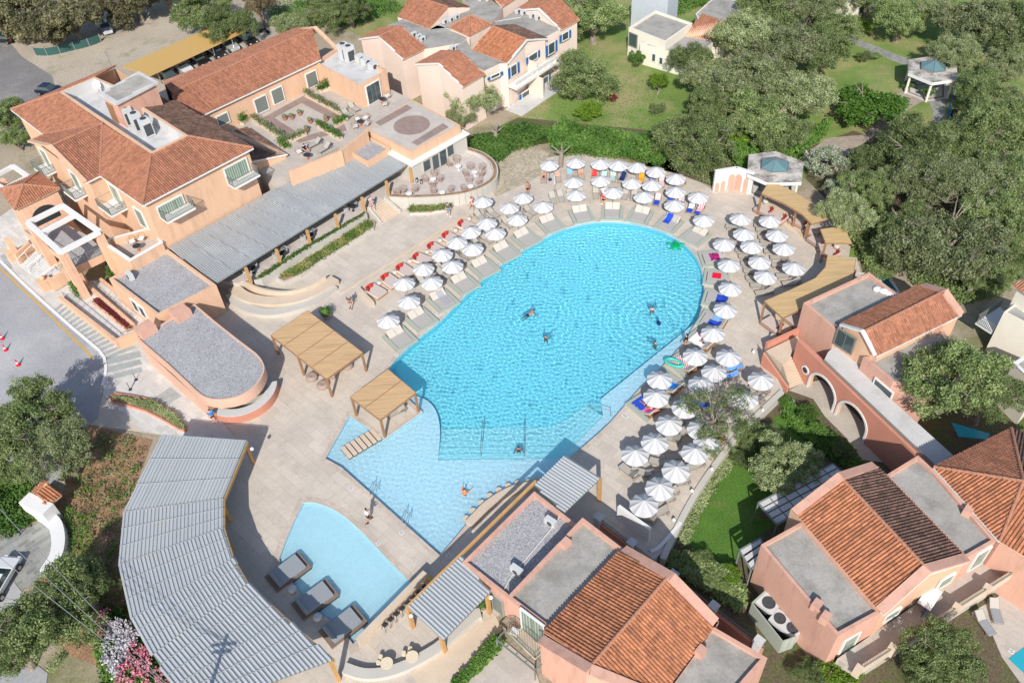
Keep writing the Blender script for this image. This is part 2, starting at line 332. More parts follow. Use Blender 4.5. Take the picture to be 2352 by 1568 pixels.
# coping bands around both pools
def ring(inner,w,z,name,mat,holes_inner=None):
    outer=offset(inner,-w); return MB().poly(at_z(outer,z),[at_z(inner,z)])
m_cop=paving('coping_stone',(.50,.42,.35),.6,.35,radians(45),dark=.8)
struct('coping',ring(PO,.42,.006,'','').mesh and ring(PO,.42,.006,'',''),m_cop)
struct('pool_deck',MB().poly(at_z(DK,0),[at_z(PO,0),at_z(KP,0)]),m_deck)
def walls(pts,z0,z1): return MB().wallring(list(reversed(pts)),z0,z1)
WZ=-.06
m_tdeep=None
def pooltile(name,c,v):
    m,t,b=nt(name); L=t.links.new; tc=N(t,'ShaderNodeTexCoord'); br=N(t,'ShaderNodeTexBrick',Scale=1.0,offset=0.0); br.inputs['Brick Width'].default_value=.3; br.inputs['Row Height'].default_value=.3; br.inputs['Mortar Size'].default_value=.006
    mp=N(t,'ShaderNodeMapping'); mp.inputs['Rotation'].default_value=(0,0,radians(44)); L(tc.outputs['Object'],mp.inputs[0]); L(mp.outputs[0],br.inputs[0])
    br.inputs['Color1'].default_value=mulc(c,1-v); br.inputs['Color2'].default_value=mulc(c,1+v); br.inputs['Mortar'].default_value=mulc(c,1.15); L(br.outputs[0],b.inputs['Base Color']); b.inputs['Roughness'].default_value=.5; MATS[name]=m; return m
m_tdeep=pooltile('depth_tinted_mosaic',(.22,.70,.82),.03)  # light absorbed by deep water is painted into the tile colour
m_tshal=pooltile('shallow_tinted_mosaic',(.50,.74,.84),.03)  # same tile in paler colour, imitating less light lost in shallow water
m_tkid=pooltile('kids_mosaic',(.50,.74,.82),.03)
m_tstep=pooltile('step_tinted_mosaic',(.33,.73,.82),.03)  # colour between the two, imitating light lost over the steps
# deep part outline (anything inside it is deep)
DP=[G('u',*p) for p in [(909,824),(957,779),(1006,741),(1051,696),(1099,649),(1146,611),(1192,579),(1241,551),(1292,527),(1363,510.5),(1436,511),(1503,524.7),(1558,550),(1588.5,576.5),(1604.8,601),(1613,625.3),(1617,655),(1616,680),(1611,709),(1602,733)]]
DP=smoothline(DP,3)
CURVE=smoothline([G('u',*p) for p in [(892,847),(925,888),(954,904),(978,914),(993,928),(1003,946),(1008,969),(1009,990),(1008,1015),(1004,1052)]],3)
DEEP=list(DP)+[G('u',1598,737)]+[G('u',*p) for p in [(1380,912),(1386,950),(1333,1005),(1290,1048),(1004,1052)]]+list(reversed(CURVE))[1:]
DEEP=ccw(DEEP)
ZD=-1.35; ZS=-.42
fl=MB().poly(at_z(DEEP,ZD)); pf=struct('pool_floor',fl,m_tdeep)
pw=struct('pool_wall',MB().wallring(list(reversed(DEEP)),ZD,ZS),m_tdeep)
sh=MB().poly(at_z(offset(PO,-.0),ZS),[at_z(DEEP,ZS)])
# shallow shelf = pool outline minus the deep part (a hair inside so the loops never touch)
sf=MB().poly(at_z(PO,ZS),[at_z(offset(DEEP,.03),ZS)]); 
psf=struct('pool_shelf_floor',sf,m_tshal)
pe=struct('pool_edge_wall',walls(PO,ZS,0.0),m_tshal)
# steps down into the deep part: along the near shelf and round its corner
def lerp(a,b,t): return a+(b-a)*t
stA=[(1004,1052),(1290,1048),(1333,1005),(1386,950)]
stB=[(1008,972),(1262,968),(1306,948),(1345,915)]
nst=5
steps=[]
for i in range(nst):
    f0,f1=i/nst,(i+1)/nst
    A=[G('u',lerp(a[0],b[0],f0),lerp(a[1],b[1],f0)) for a,b in zip(stA,stB)]; Bq=[G('u',lerp(a[0],b[0],f1),lerp(a[1],b[1],f1)) for a,b in zip(stA,stB)]
    zt=ZS-(i+1)*(ZS-ZD)/(nst+1)
    q=MB().poly(at_z(A+list(reversed(Bq)),zt)); q.wallring(at_z(Bq,0),zt-(ZS-ZD)/(nst+1)-.01,zt,closed=False); steps.append(q)
sm=MB()
for q in steps: sm.add(q.v,q.f)
pst=struct('pool_steps',sm,m_tstep)
ke=struct('pool_floor',MB().poly(at_z(KP,-.32)),m_tkid); kw=struct('pool_edge_wall',walls(KP,-.32,0.0),m_tkid)
# water: a real rippled surface
def inside(p,poly):
    x,y=p[0],p[1]; c=False; n=len(poly); j=n-1
    for i in range(n):
        a,b=poly[i],poly[j]
        if (a[1]>y)!=(b[1]>y) and x<(b[0]-a[0])*(y-a[1])/(b[1]-a[1])+a[0]: c=not c
        j=i
    return c
import numpy as np
def wave(X,Y,amp,rings,seed):
    rs=np.random.RandomState(seed); Z=np.zeros_like(X)
    for k in range(60):
        th=rs.uniform(0,2*pi); lam=rs.uniform(.26,.72); K=2*pi/lam; a=lam**1.1
        Z+=a*np.sin(K*(X*cos(th)+Y*sin(th))+rs.uniform(0,6.28)+.9*np.sin(X*.31+k)+.9*np.cos(Y*.27+k*1.7))
    Z*=amp/np.sqrt(46)
    for (cx,cy,r,a) in rings:
        D=np.hypot(X-cx,Y-cy); Z+=a*np.sin(2*pi*D/.75)*np.exp(-((D-r*.55)/(r*.5))**2)
    return Z
m_water=None
def watermat():
    m,t,b=nt('pool_water'); L=t.links.new
    g=N(t,'ShaderNodeBsdfGlass',IOR=1.33,Roughness=0.0); g.inputs['Color'].default_value=(.985,1,1,1)
    L(g.outputs[0],t.nodes['Material Output'].inputs[0]); return m
m_water=watermat()
def water(name,poly,cell,amp,rings,seed):
    P=offset(poly,-.03); xs=[p[0] for p in P]; ys=[p[1] for p in P]; x0,x1,y0,y1=min(xs),max(xs),min(ys),max(ys)
    bm=bmesh.new(); vs=[bm.verts.new((p[0],p[1],WZ)) for p in P]; 
    nx=int((x1-x0)/cell)+2; ny=int((y1-y0)/cell)+2
    # grid cells inside, scanline test
    X=x0+np.arange(nx)*cell; Y=y0+np.arange(ny)*cell; ins=np.zeros((ny,nx),bool)
    PX=np.array([[p[0],p[1]] for p in P]); n=len(PX)
    for j,y in enumerate(Y):
        cr=[]
        for i in range(n):
            a=PX[i];b=PX[(i+1)%n]
            if (a[1]>y)!=(b[1]>y): cr.append((b[0]-a[0])*(y-a[1])/(b[1]-a[1])+a[0])
        cr.sort()
        for k in range(0,len(cr)-1,2): ins[j,(X>cr[k])&(X<cr[k+1])]=True
    bm.free()
    # cells touching the inside get drawn; they tuck under the coping by at most one cell
    cell_in=ins[:-1,:-1]|ins[1:,:-1]|ins[:-1,1:]|ins[1:,1:]
    XX,YY=np.meshgrid(X,Y); ZZ=WZ+wave(XX,YY,amp,rings,seed)
    idx=-np.ones((ny,nx),int); used=np.zeros((ny,nx),bool); used[:-1,:-1]|=cell_in; used[1:,:-1]|=cell_in; used[:-1,1:]|=cell_in; used[1:,1:]|=cell_in
    idx[used]=np.arange(used.sum()); co=np.stack([XX[used],YY[used],ZZ[used]],1)
    jj,ii=np.nonzero(cell_in); fs=np.stack([idx[jj,ii],idx[jj,ii+1],idx[jj+1,ii+1],idx[jj+1,ii]],1)
    me=bpy.data.meshes.new(name); me.from_pydata(co.tolist(),[],fs.tolist()); me.polygons.foreach_set('use_smooth',[True]*len(me.polygons)); me.materials.append(m_water)
    o=bpy.data.objects.new(name,me); C.objects.link(o); o['kind']='structure'
    o.cycles.is_caustics_caster=True; return o
RINGS=[(*G('e',1310,590)[:2],5.5,.004),(*G('e',1410,750)[:2],5,.004),(*G('e',2190,640)[:2],6.5,.007),(*G('h',850,265)[:2],3.2,.005),(*G('u',1192,1030)[:2],2.5,.004)]
w1=water('water',PO,.055,.0095,RINGS,3)
w2=water('water',KP,.12,.003,[],5)
for o in (pf,pw,psf,pe,pst,ke,kw): o.cycles.is_caustics_receiver=True
# ---------------------------------------------------------------- building helpers
def newell(P):
    n=Vector((0,0,0))
    for i in range(len(P)):
        a,b=P[i],P[(i+1)%len(P)]; n+=Vector(((a.y-b.y)*(a.z+b.z),(a.z-b.z)*(a.x+b.x),(a.x-b.x)*(a.y+b.y)))
    n.normalize(); return n if n.z>0 else -n
def planar(P,hint=None):
    """strips laid from eave to ridge over polygon P: returns (u axis, v axis, normal, origin, polygon in u,v)"""
    n=newell(P); d=hint or Vector((n.x,n.y,0))
    if d.length<1e-4: d=Vector((0,-1,0))
    up=-(d-n*d.dot(n)); up.normalize(); u=up.cross(n).normalized(); o=sum(P,Vector((0,0,0)))/len(P)
    return u,up,n,o,[((p-o).dot(u),(p-o).dot(up)) for p in P]
def columns(Q,pitch):
    us=[q[0] for q in Q]; k=int((max(us)-min(us))/pitch); 
    for i in range(k+1):
        x=min(us)+(i+.5)*pitch; cr=[]
        for j in range(len(Q)):
            a,b=Q[j],Q[(j+1)%len(Q)]
            if (a[0]>x)!=(b[0]>x): cr.append(a[1]+(b[1]-a[1])*(x-a[0])/(b[0]-a[0]))
        cr.sort()
        for c in range(0,len(cr)-1,2): yield x,cr[c],cr[c+1]
TP=.26; TR=.40
def tileface(mb,P,pitch=TP,row=TR,h=.095):
    u,v,n,o,Q=planar(P); prof=[(-.5,.0),(-.32,.0),(-.27,.55),(-.12,1),(.12,1),(.27,.55),(.32,0),(.5,0)]
    for x,v0,v1 in columns(Q,pitch):
        t=random.random()*.5+.25; y=v0-random.random()*.04
        while y<v1-.05:
            y2=min(y+row,v1); vs=[]
            for yy,dz in ((y,.035),(y2+.02,0)):
                for a,b in prof: vs.append(o+u*(x+a*pitch)+v*yy+n*(b*h+dz+.01))
            m=len(prof); mb.add(vs,[(i,i+1,i+1+m,i+m) for i in range(m-1)]+[tuple(range(m-1,-1,-1))],min(1,max(0,t+random.uniform(-.45,.45)))); y=y2
def corrface(mb,P,hint,pitch=.24,h=.07):
    u,v,n,o,Q=planar(P,hint); prof=[(-.5,0),(-.22,0),(-.12,1),(.12,1),(.22,0),(.5,0)]
    for x,v0,v1 in columns(Q,pitch):
        vs=[]
        for yy in (v0,v1):
            for a,b in prof: vs.append(o+u*(x+a*pitch)+v*yy+n*(b*h+.02))
        m=len(prof); mb.add(vs,[(i,i+1,i+1+m,i+m) for i in range(m-1)])
def slab(mb,P,th=.12):
    n=newell(P); a=[p-n*.01 for p in P]; b=[p-Vector((0,0,th)) for p in a]; k=len(P)
    A=sum(P[i-1].x*P[i].y-P[i].x*P[i-1].y for i in range(k)); 
    mb.add(a+b,[tuple(range(k)) if A>0 else tuple(reversed(range(k))),tuple(reversed(range(k,2*k))) if A>0 else tuple(range(k,2*k))]+[(i,i+k,(i+1)%k+k,(i+1)%k) for i in range(k)])
def tileroof(parent,faces,mats,ridges=(),fascia=(),label=None,fm=None):
    """roof part made of tile slopes, with ridge tiles and fascia as its pieces"""
    base=MB(); groups={}
    for P,m in zip(faces,mats):
        slab(base,P); groups.setdefault(m.name,(m,MB())); tileface(groups[m.name][1],P)
    rb=base.build('roof',m_peach,parent,label=label)
    for m,mb in groups.values():
        world(mb,'tiles',m,rb)
    if ridges:
        for p,q in ridges:
            r=MB(); p=Vector(p);q=Vector(q); L_=(q-p).length; k=max(1,int(L_/.42))
            for i in range(k): r.tube(p.lerp(q,i/k)+Vector((0,0,.06)),p.lerp(q,(i+1)/k)+Vector((0,0,.06)),.15,.12,n=8)
            world(r,'ridge',m_ridge,rb)
    if fascia:
        for p,q in fascia: world(MB().beam(Vector(p)-Vector((0,0,.08)),Vector(q)-Vector((0,0,.08)),.14,.16),'gutter',fm or m_white,rb)
    return rb
def attach(o,p):
    """parent a world-space mesh to p (unrotated), shifting its vertices"""
    off=Vector(p.location); q=p.parent
    while q is not None: off=off+Vector(q.location); q=q.parent
    o.data.transform(Matrix.Translation(-off)); o.parent=p; return o
def world(mb,name,mat,p,smooth=False,label=None):
    o=mb.build(name,mat,None,smooth,label); return attach(o,p)
def skirt(mb,P,z0):
    P=ccw(P)
    mb.add([tuple(p) for p in P]+[(p[0],p[1],z0) for p in P],[(i+len(P),(i+1)%len(P)+len(P),(i+1)%len(P),i) for i in range(len(P))]); return mb
def walls_of(parent,P,z0,mat,name='wall'):
    return world(skirt(MB(),P,z0),name,mat,parent)
def flat(parent,top,z0,rim,wallm,roofm,drop=.4,t=.28,cap=None):
    """parapet box: outer wall, capping, and the roof floor inside it"""
    o=ccw(top); i=offset(o,t); o=at_z(o,rim); i=at_z(i,rim)
    w=MB().wallring(o,z0,rim); w.poly(o,[i]); w.wallring(list(reversed(i)),rim-drop,rim); world(w,'wall',wallm,parent)
    world(MB().poly(at_z(i,rim-drop)),'flat_roof',roofm,parent)
    if cap:
        oo=offset(o,-.06); ii=offset(o,t+.04); c=MB().wallring(at_z(oo,0),rim,rim+.08); c.poly(at_z(oo,rim+.08),[at_z(ii,rim+.08)]); world(c,'coping',cap,parent)
def onwall(A,Bp,f,x,y):
    d=(Bp-A); d.z=0; n=Vector((d.y,-d.x,0)).normalized(); a,b=uv(f,x,y); r=CR*(a-1176)-CU*(b-784)-CB*CF; o=Vector((0,0,CH)); t=(A-o).dot(n)/r.dot(n); return o+r*t
def opening(parent,A,Bp,f,x0,y0,x1,y1,kind='window',frame=None,pane=None,shut=False,split=1,mw=None):
    """frame and pane set on the wall A-B between two surveyed corners (bottom one, then top one)"""
    p=onwall(A,Bp,f,x0,y0); q=onwall(A,Bp,f,x1,y1); d=(Bp-A); d.z=0; d.normalize(); n=Vector((d.y,-d.x,0)); 
    if n.y>0: n=-n
    s0,s1=(p-A).dot(d),(q-A).dot(d); z0,z1=p.z,q.z
    if s0>s1: s0,s1=s1,s0
    if mw and s1-s0<mw: c=(s0+s1)/2; s0,s1=c-mw/2,c+mw/2
    return openz(parent,A,d,n,s0,s1,z0,z1,kind,frame,pane,shut,split)
def openz(parent,A,d,n,s0,s1,z0,z1,kind='window',frame=None,pane=None,shut=False,split=1):
    fr=MB(); w=.13; A=xy(A); at=lambda s,z,o=0: A+d*s+n*o+Vector((0,0,z))
    for (a,b,c,e) in ((s0-w/2,z0,s0-w/2,z1+w),(s1+w/2,z0,s1+w/2,z1+w),(s0,z1+w/2,s1,z1+w/2),(s0-w,z0-.03,s1+w,z0-.03)): fr.beam(at(a,b,.07),at(c,e,.07),w,.16,up=n)
    fo=world(fr,kind,frame or m_white,parent)
    pn=MB().beam(at((s0+s1)/2,z0,.045),at((s0+s1)/2,z1,.045),s1-s0,.12,up=n); world(pn,'pane',pane or m_glass,fo)
    if split>1:
        m=MB()
        for k in range(1,split): s=s0+(s1-s0)*k/split; m.beam(at(s,z0,.11),at(s,z1,.11),.05,.05,up=n)
        world(m,'mullion',m_iron,fo)
    if shut:
        for sg,s in ((-1,s0),(1,s1)):
            sh=MB().beam(at(s+sg*.38,z0,.1),at(s+sg*.38,z1,.1),.5,.05,up=n)
            for k in range(9): z=z0+(z1-z0)*(k+.5)/9; sh.beam(at(s+sg*.38-.2,z,.14),at(s+sg*.38+.2,z,.14),.05,.04,up=n)
            world(sh,'shutter',m_blue,fo)
    return fo
def railing(pts,z,h,mat,parent,name='railing',step=.16,r=.018,rail=.05):
    mb=MB()
    for i in range(len(pts)-1):
        a,b=Vector(pts[i]),Vector(pts[i+1]); za=z if not isinstance(z,(list,tuple)) else z[i]; zb=z if not isinstance(z,(list,tuple)) else z[i+1]
        a=Vector((a.x,a.y,za)); b=Vector((b.x,b.y,zb)); L_=(b-a).length; k=max(1,int(L_/step))
        mb.beam(a+Vector((0,0,h)),b+Vector((0,0,h)),rail,rail); mb.beam(a+Vector((0,0,.1)),b+Vector((0,0,.1)),rail*.7,rail*.7)
        for j in range(k+1): p=a.lerp(b,j/k); mb.beam(p+Vector((0,0,.1)),p+Vector((0,0,h)),r*2,r*2)
    return world(mb,name,mat,parent)
def balcony(parent,A,d,n,s0,s1,dep,z,slabm=None,rail=None,glass=False):
    A=xy(A); at=lambda s,o: A+d*s+n*o
    P=ccw([at(s0,0.01),at(s1,.01),at(s1,dep),at(s0,dep)]); mb=MB().prism(at_z(P,0),z-.22,z,bottom=True); b=world(mb,'balcony',slabm or m_white,parent)
    railing([at(s0,.08),at(s0,dep-.06),at(s1,dep-.06),at(s1,.08)],z,1.0,rail or m_iron,b); return b
def wallframe(A,Bp):
    d=xy(Bp-A).normalized(); n=Vector((d.y,-d.x,0)); 
    if n.y>0: n=-n
    return d,n
def bld(name,label,cat,at,group=None): return thing(name,label,cat,(at[0],at[1],0),group)
def acunit(c,rz,sx,sy,sz,label,fans=1,top=False,group='air conditioning units'):
    t_=thing('air_conditioner',label,'air conditioner',c,group,rz); b=MB().box((0,0,.08),sx,sy,sz-.08)
    for x in (-sx*.38,sx*.38): b.box((x,0,0),.08,sy*.9,.08)
    o=bpy.data.objects.new('casing',b.mesh('casing',m_acw)); C.objects.link(o); o.parent=t_
    g=MB()
    for k in range(fans):
        x=(k-(fans-1)/2)*sx*.48
        if top:
            g.lathe((x,0,sz),[(min(sx/fans,sy)*.40,0),(min(sx/fans,sy)*.40,.05),(min(sx/fans,sy)*.34,.05),(min(sx/fans,sy)*.34,.01),(.08,.01),(.08,.06)],14)
        else: g.tube((x,-sy/2-.03,sz*.52),(x,-sy/2+.01,sz*.52),sz*.32,n=14)
    if top: g.box((0,-sy/2-.012,.3),sx*.8,.02,sz*.6)
    o=bpy.data.objects.new('fan_grille',g.mesh('fan_grille',m_acg)); C.objects.link(o); o.parent=t_; return t_
# ---------------------------------------------------------------- the hotel
A0=G('u',388,569,3.9); B0=G('u',784,353,3.9); dF,nF=wallframe(A0,B0)
hotel=bld('hotel_building','peach two-storey hotel with terracotta hip roofs and a recessed flat roof full of machines','building',A0)
EZ,PZ=10.3,12.0
e=lambda x,y: G('a',x,y,EZ)
r_=lambda x,y: G('a',x,y,PZ)
cS,cE,cN=e(985,1415),e(1745,1020),e(1205,695)
wj,g1,g2,wk,wl=e(690,1210),e(590,1260),e(205,975),e(300,927),e(75,755)
pS,pE,pW,pNE=r_(1045,1065),r_(1300,940),r_(410,640),r_(940,712)
rj,rg=r_(707,852),r_(345,1010)
farL=e(800,452); pF=r_(655,535)
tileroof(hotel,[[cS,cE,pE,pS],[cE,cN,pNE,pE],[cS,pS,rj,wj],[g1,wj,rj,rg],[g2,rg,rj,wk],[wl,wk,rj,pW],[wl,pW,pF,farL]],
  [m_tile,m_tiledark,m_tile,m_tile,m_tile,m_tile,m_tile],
  ridges=[(cS,pS),(cE,pE),(rg,rj),(wl,pW),(rj,wj),(rj,wk)],
  fascia=[(cS,cE),(cS,wj),(wj,g1),(g2,wk),(wk,wl)])
eave=ccw([cS,cE,cN,farL,wl,wk,g2,g1,wj]); wallP=offset(eave,.45)
hw=MB().wallring(at_z(wallP,0),0,EZ-.1)
gi=[offset([cS,cE,cN,farL,wl,wk,g2,g1,wj] if ccw([cS,cE,cN,farL,wl,wk,g2,g1,wj])[0]==cS else eave,.45)]
gg1=g1+(wj-g1).normalized()*.45+Vector((0,0,0)); gg2=g2+(wk-g2).normalized()*.45
hw.face([g1.lerp(wj,.25),rg.lerp(rj,.05)-Vector((0,0,.15)),g2.lerp(wk,.3)])
world(hw,'wall',m_peach,hotel)
for p,q in ((g1,rg),(rg,g2)): world(MB().beam(p+Vector((0,0,.1)),q+Vector((0,0,.1)),.5,.22),'verge',m_peach,hotel)
# recessed flat roof: parapet band and floor
PP=ccw([pS,pE,pNE,r_(1010,690),pF,pW]); pi_=offset(PP,.35)
w_=MB().wallring(at_z(PP,0),PZ-.6,PZ+.12); w_.poly(at_z(PP,PZ+.12),[at_z(pi_,PZ+.12)]); world(w_,'parapet',m_peach,hotel)
world(MB().wallring(list(reversed(at_z(pi_,0))),PZ-1.2,PZ+.12),'parapet_inside',m_lightconc,hotel)
world(MB().poly(at_z(pi_,PZ-1.2)),'flat_roof',m_lightconc,hotel)
# stair bulkhead on the roof
bk=ccw([G('a',x,y,14.2) for x,y in [(680,645),(955,490),(1090,565),(795,718)]])
bw=MB().wallring(at_z(offset(bk,.3),0),PZ-1.2,14.05); bo=world(bw,'stair_house',m_pink,hotel)
bs=MB(); slab(bs,bk,.25); world(bs,'roof_edge',m_lightconc,bo); c_=MB(); corrface(c_,offset(bk,.5),Vector((.7,.7,0)),.42,.05); world(c_,'roof_sheet',m_conc,bo)
fl_=PZ-1.2
AB=[G('a',795,718,14.05),G('a',680,645,14.05)]; dd,nn=wallframe(AB[1],AB[0])
openz(bo,offset(bk,.3)[min(range(4),key=lambda i:(offset(bk,.3)[i]-AB[1]).length)],(AB[0]-AB[1]).xy.to_3d().normalized(),nn,.3,1.5,fl_,fl_+2.2,'door',m_wood,m_wood)
for k,(x,y) in enumerate([(893,868),(955,908),(1022,948)]):
    acunit(G('a',x,y,fl_)+Vector((.1,.3,0)),radians(43),1.15,.9,2.3,['tall white rooftop cooling unit nearest the stair house door','tall white rooftop cooling unit between its two twins','tall white rooftop cooling unit farthest from the stair house'][k],1,True,'rooftop cooling units on the hotel')
# long wing behind the roof terrace
WE=8.6; wa,wb=G('a',1195,880,WE),G('a',2170,430,WE); wa=G('a',1430,778,WE)
wr0,wr1=G('a',1185,640,10.2),G('a',2155,203,10.2); wdir=(wb-wa).normalized(); 
wc,wd=G('a',1120,560,WE),G('a',2045,200,WE)
ext=wdir*4.2
tileroof(hotel,[[wa-ext,wb+wdir*1.0,wr1,wr0],[wr0,wr1,wd,wc]],[m_tile,m_tile],ridges=[(wr0,wr1)],fascia=[(wa-ext,wb+wdir*1.0)])
ww=skirt(MB(),[ (wa-ext)+nF*-.35,wb+wdir*.8-nF*.35,wr1-wdir*.15-Vector((0,0,.1)),wd+nF*.3-wdir*.15,wc+nF*.3],0); world(ww,'wall',m_peach,hotel)
world(MB().beam(G('a',2170,190,10.3),G('a',2330,345,8.7),.5,.25),'verge',m_peach,hotel); world(MB().beam(G('a',2170,190,10.3),G('a',2040,205,8.7),.5,.25),'verge',m_peach,hotel)
WA=(wa-ext)-nF*.35; WB=wb-nF*.35
for x0,y0,x1,y1 in ((1775,785,1825,655),(1890,722,1935,595),(2125,610,2170,485),(1510,870,1560,775)):
    o=opening(hotel,WA,WB,'a',x0,y0,x1,y1,'door',m_white,m_iron,mw=1.0)
# terrace level (roof of the restaurant)
TZ=5.0
ter=ccw([A0+dF*15,B0+dF*.0,G('b',35,1030,TZ),G('b',180,940,TZ),G('b',165,885,TZ),G('b',490,690,TZ),G('b',330,610,TZ),wb-nF*.35+Vector((0,0,0)),WA+dF*2])
m_terr=paving('terrace_paving',(.47,.42,.37),1.2,.6,radians(43),dark=.85,var=.05)
world(MB().prism(at_z(ter,0),.0,TZ),'terrace',m_terr,hotel)
# parapet between terrace and canopy, up to the gravel square
pw_=MB()
for p,q in ((G('a',1985,1175,TZ+1),G('b',0,1030,TZ+1)),(G('b',0,1030,TZ+.9),G('b',175,900,TZ+.9))): pw_.beam(xy(p)+Vector((0,0,TZ-.2)),xy(q)+Vector((0,0,TZ-.2)),.3,2.2)
world(pw_,'terrace_parapet',m_peach,hotel)
# restaurant front wall under the canopy
f0=A0+dF*.0; 
fw=MB().wallring([A0-nF*.02,B0+dF*8-nF*.02,B0+dF*8-nF*.5,A0-nF*.5],0,3.8); world(fw,'restaurant_wall',m_grey,hotel)
# circular-patterned roof deck
LZt=5.2
L4=[G('b',490,688,LZt),G('b',820,862,LZt),G('b',480,1050,LZt),G('b',165,888,LZt)]
m_pat=paving('lobby_paving',(.50,.45,.40),1.2,.6,radians(43),var=.04,dark=.9)
lob=ccw(L4); lo_=offset(lob,-.02)
world(MB().wallring(at_z(lob,0),4.0,LZt).poly(at_z(lob,LZt),[at_z(offset(lob,.3),LZt)]),'fascia',m_peach,hotel)
ld_=world(MB().poly(at_z(offset(lob,.29),LZt-.02)),'roof_deck',m_pat,hotel)
cor=offset(lob,-.75); world(MB().prism(at_z(cor,0),3.75,4.02,bottom=True),'cornice',m_white,hotel)
lw=offset(lob,-.45); world(MB().wallring(at_z(lw,0),1.2,3.76),'lobby_wall',m_grey,hotel)
m_inlay=paving('brown_inlay',(.30,.22,.19),.9,.3,radians(43),var=.08,dark=.85)
cc=G('b',485,862,LZt); cr_=(G('b',610,862,LZt)-G('b',362,862,LZt)).length/2
il=MB().disc((cc.x,cc.y,LZt+.004),cr_,48)
for q in ([(450,722),(490,745),(270,868),(232,845)],[(698,850),(742,875),(525,1003),(483,982)]): il.face(ccw([G('b',x,y,LZt+.004) for x,y in q]))
world(il,'inlay',m_inlay,ld_)
LWd=(L4[1]-L4[2]); WA2=lw[min(range(4),key=lambda i:(lw[i]-L4[2]).length)]; WB2=lw[min(range(4),key=lambda i:(lw[i]-L4[1]).length)]
for x0,y0,x1,y1,kd in ((568,1185,605,1090,'window'),(632,1175,662,1055,'door'),(683,1148,715,1022,'door'),(732,1082,765,990,'window')): opening(hotel,WA2,WB2,'b',x0,y0,x1,y1,kd,m_grey,m_glass,mw=.62)
# gravel square by the canopy
flat(hotel,[G('b',x,y,4.5) for x,y in [(180,938),(335,1020),(180,1115),(28,1030)]],3.5,4.5,m_peach,m_gravel,.2,.2)
# machine-room block at the terrace's far end
flat(hotel,[G('u',*p,8.2) for p in [(723,143),(776,107),(888,162),(826,197)]],TZ,8.2,m_peach,m_lightconc,.5,.25)
mrA,mrB=G('u',826,197,8.2),G('u',888,162,8.2)
openz(hotel,mrA,(xy(mrB)-xy(mrA)).normalized(),wallframe(mrA,mrB)[1],.9,3.2,TZ,TZ+2.6,'window',m_white,m_glass,split=3)
mz=7.7
for k,(x,y,sx,sz) in enumerate([(793,137,1.3,2.3),(806,142,1.3,2.3),(828,142,1.1,1.0),(842,150,1.1,1.0),(858,160,1.1,1.0)]):
    acunit(G('u',x,y,mz),radians(43),sx,.9,sz,['tall twin-fan unit on the light roof beside the long wing','tall unit next in line on the light terrace roof','low unit behind the tall ones on the light terrace roof','low unit in the middle of the light terrace roof','low unit at the parapet corner of the light terrace roof'][k],1,sz>2,'units on the machine-room roof')
# roof garden floor pattern, small dark annex roof
rg=ccw([G('a',x,y,TZ+.006) for x,y in [(1800,818),(2088,662),(2352,800),(2390,900),(2060,985)]]); world(MB().poly(rg,[at_z(offset(rg,1.3),TZ+.006)]),'inlay',m_inlay,hotel)
an_=[G('a',x,y,z) for x,y,z in ((1585,905,6.6),(1730,1112,6.6),(1980,1062,5.6),(1700,885,5.6))]; tileroof(hotel,[an_],[m_tiledark],fascia=[(an_[1],an_[2])]); world(skirt(MB(),offset(ccw(an_),.15),0),'wall',m_peach,hotel)
# south facade windows and balconies
def balc(f,x0,y0,x1,y1,dep=1.3,A_=None,B_=None,split=3,wid=None):
    p=onwall(A_,B_,f,x0,y0); q=onwall(A_,B_,f,x1,y1); d=xy(B_-A_).normalized(); n=wallframe(A_,B_)[1]
    s0,s1=sorted(((p-A_).dot(d),(q-A_).dot(d))); z0=p.z; z1=q.z
    openz(hotel,A_,d,n,s0,s1,z0,z1,'window',m_white,m_curtain,split=split); return balcony(hotel,A_,d,n,s0-.1,s1+.5,dep,z0)
SA,SB=wallP[min(range(9),key=lambda i:(wallP[i]-cS).length)],wallP[min(range(9),key=lambda i:(wallP[i]-cE).length)]
SA=Vector((SA.x,SA.y,0)); SB=Vector((SB.x,SB.y,0))
balc('a',1110,1495,1245,1345,1.5,SA,SB); balc('a',1575,1265,1688,1090,1.4,SA,SB)
WWa,WWb=[wallP[min(range(9),key=lambda i:(wallP[i]-c).length)] for c in (wj,cS)]; WWa,WWb=xy(WWa),xy(WWb)
balc('a',768,1270,860,1400,1.6,WWa,WWb,split=2) if False else None
def west(a,b,x0,y0,x1,y1,dep,w=1.6,h=2.4,bal=True):
    d=xy(b-a).normalized(); n=Vector((d.y,-d.x,0)); n=n if n.x<0 else -n
    p=onwall(a,b,'a',x0,y0); s=(p-a).dot(d); openz(hotel,a,d,n,s-w/2,s+w/2,p.z,p.z+h,'window',m_white,m_curtain,split=2)
    if bal: balcony(hotel,a,d,n,s-w/2-.6,s+w/2+.6,dep,p.z,m_white,m_iron)
west(WWa,WWb,830,1400,0,0,2.0,1.8); west(WWa,WWb,1000,1560,0,0,1.6,1.6,2.3,False)
G1,G2=[xy(wallP[min(range(9),key=lambda i:(wallP[i]-c).length)]) for c in (g1,g2)]
west(G2,G1,350,1150,0,0,1.5,1.6); west(G2,G1,560,1310,0,0,1.5,1.6); west(G2,G1,470,1400,0,0,1.2,1.2,2.2,False)
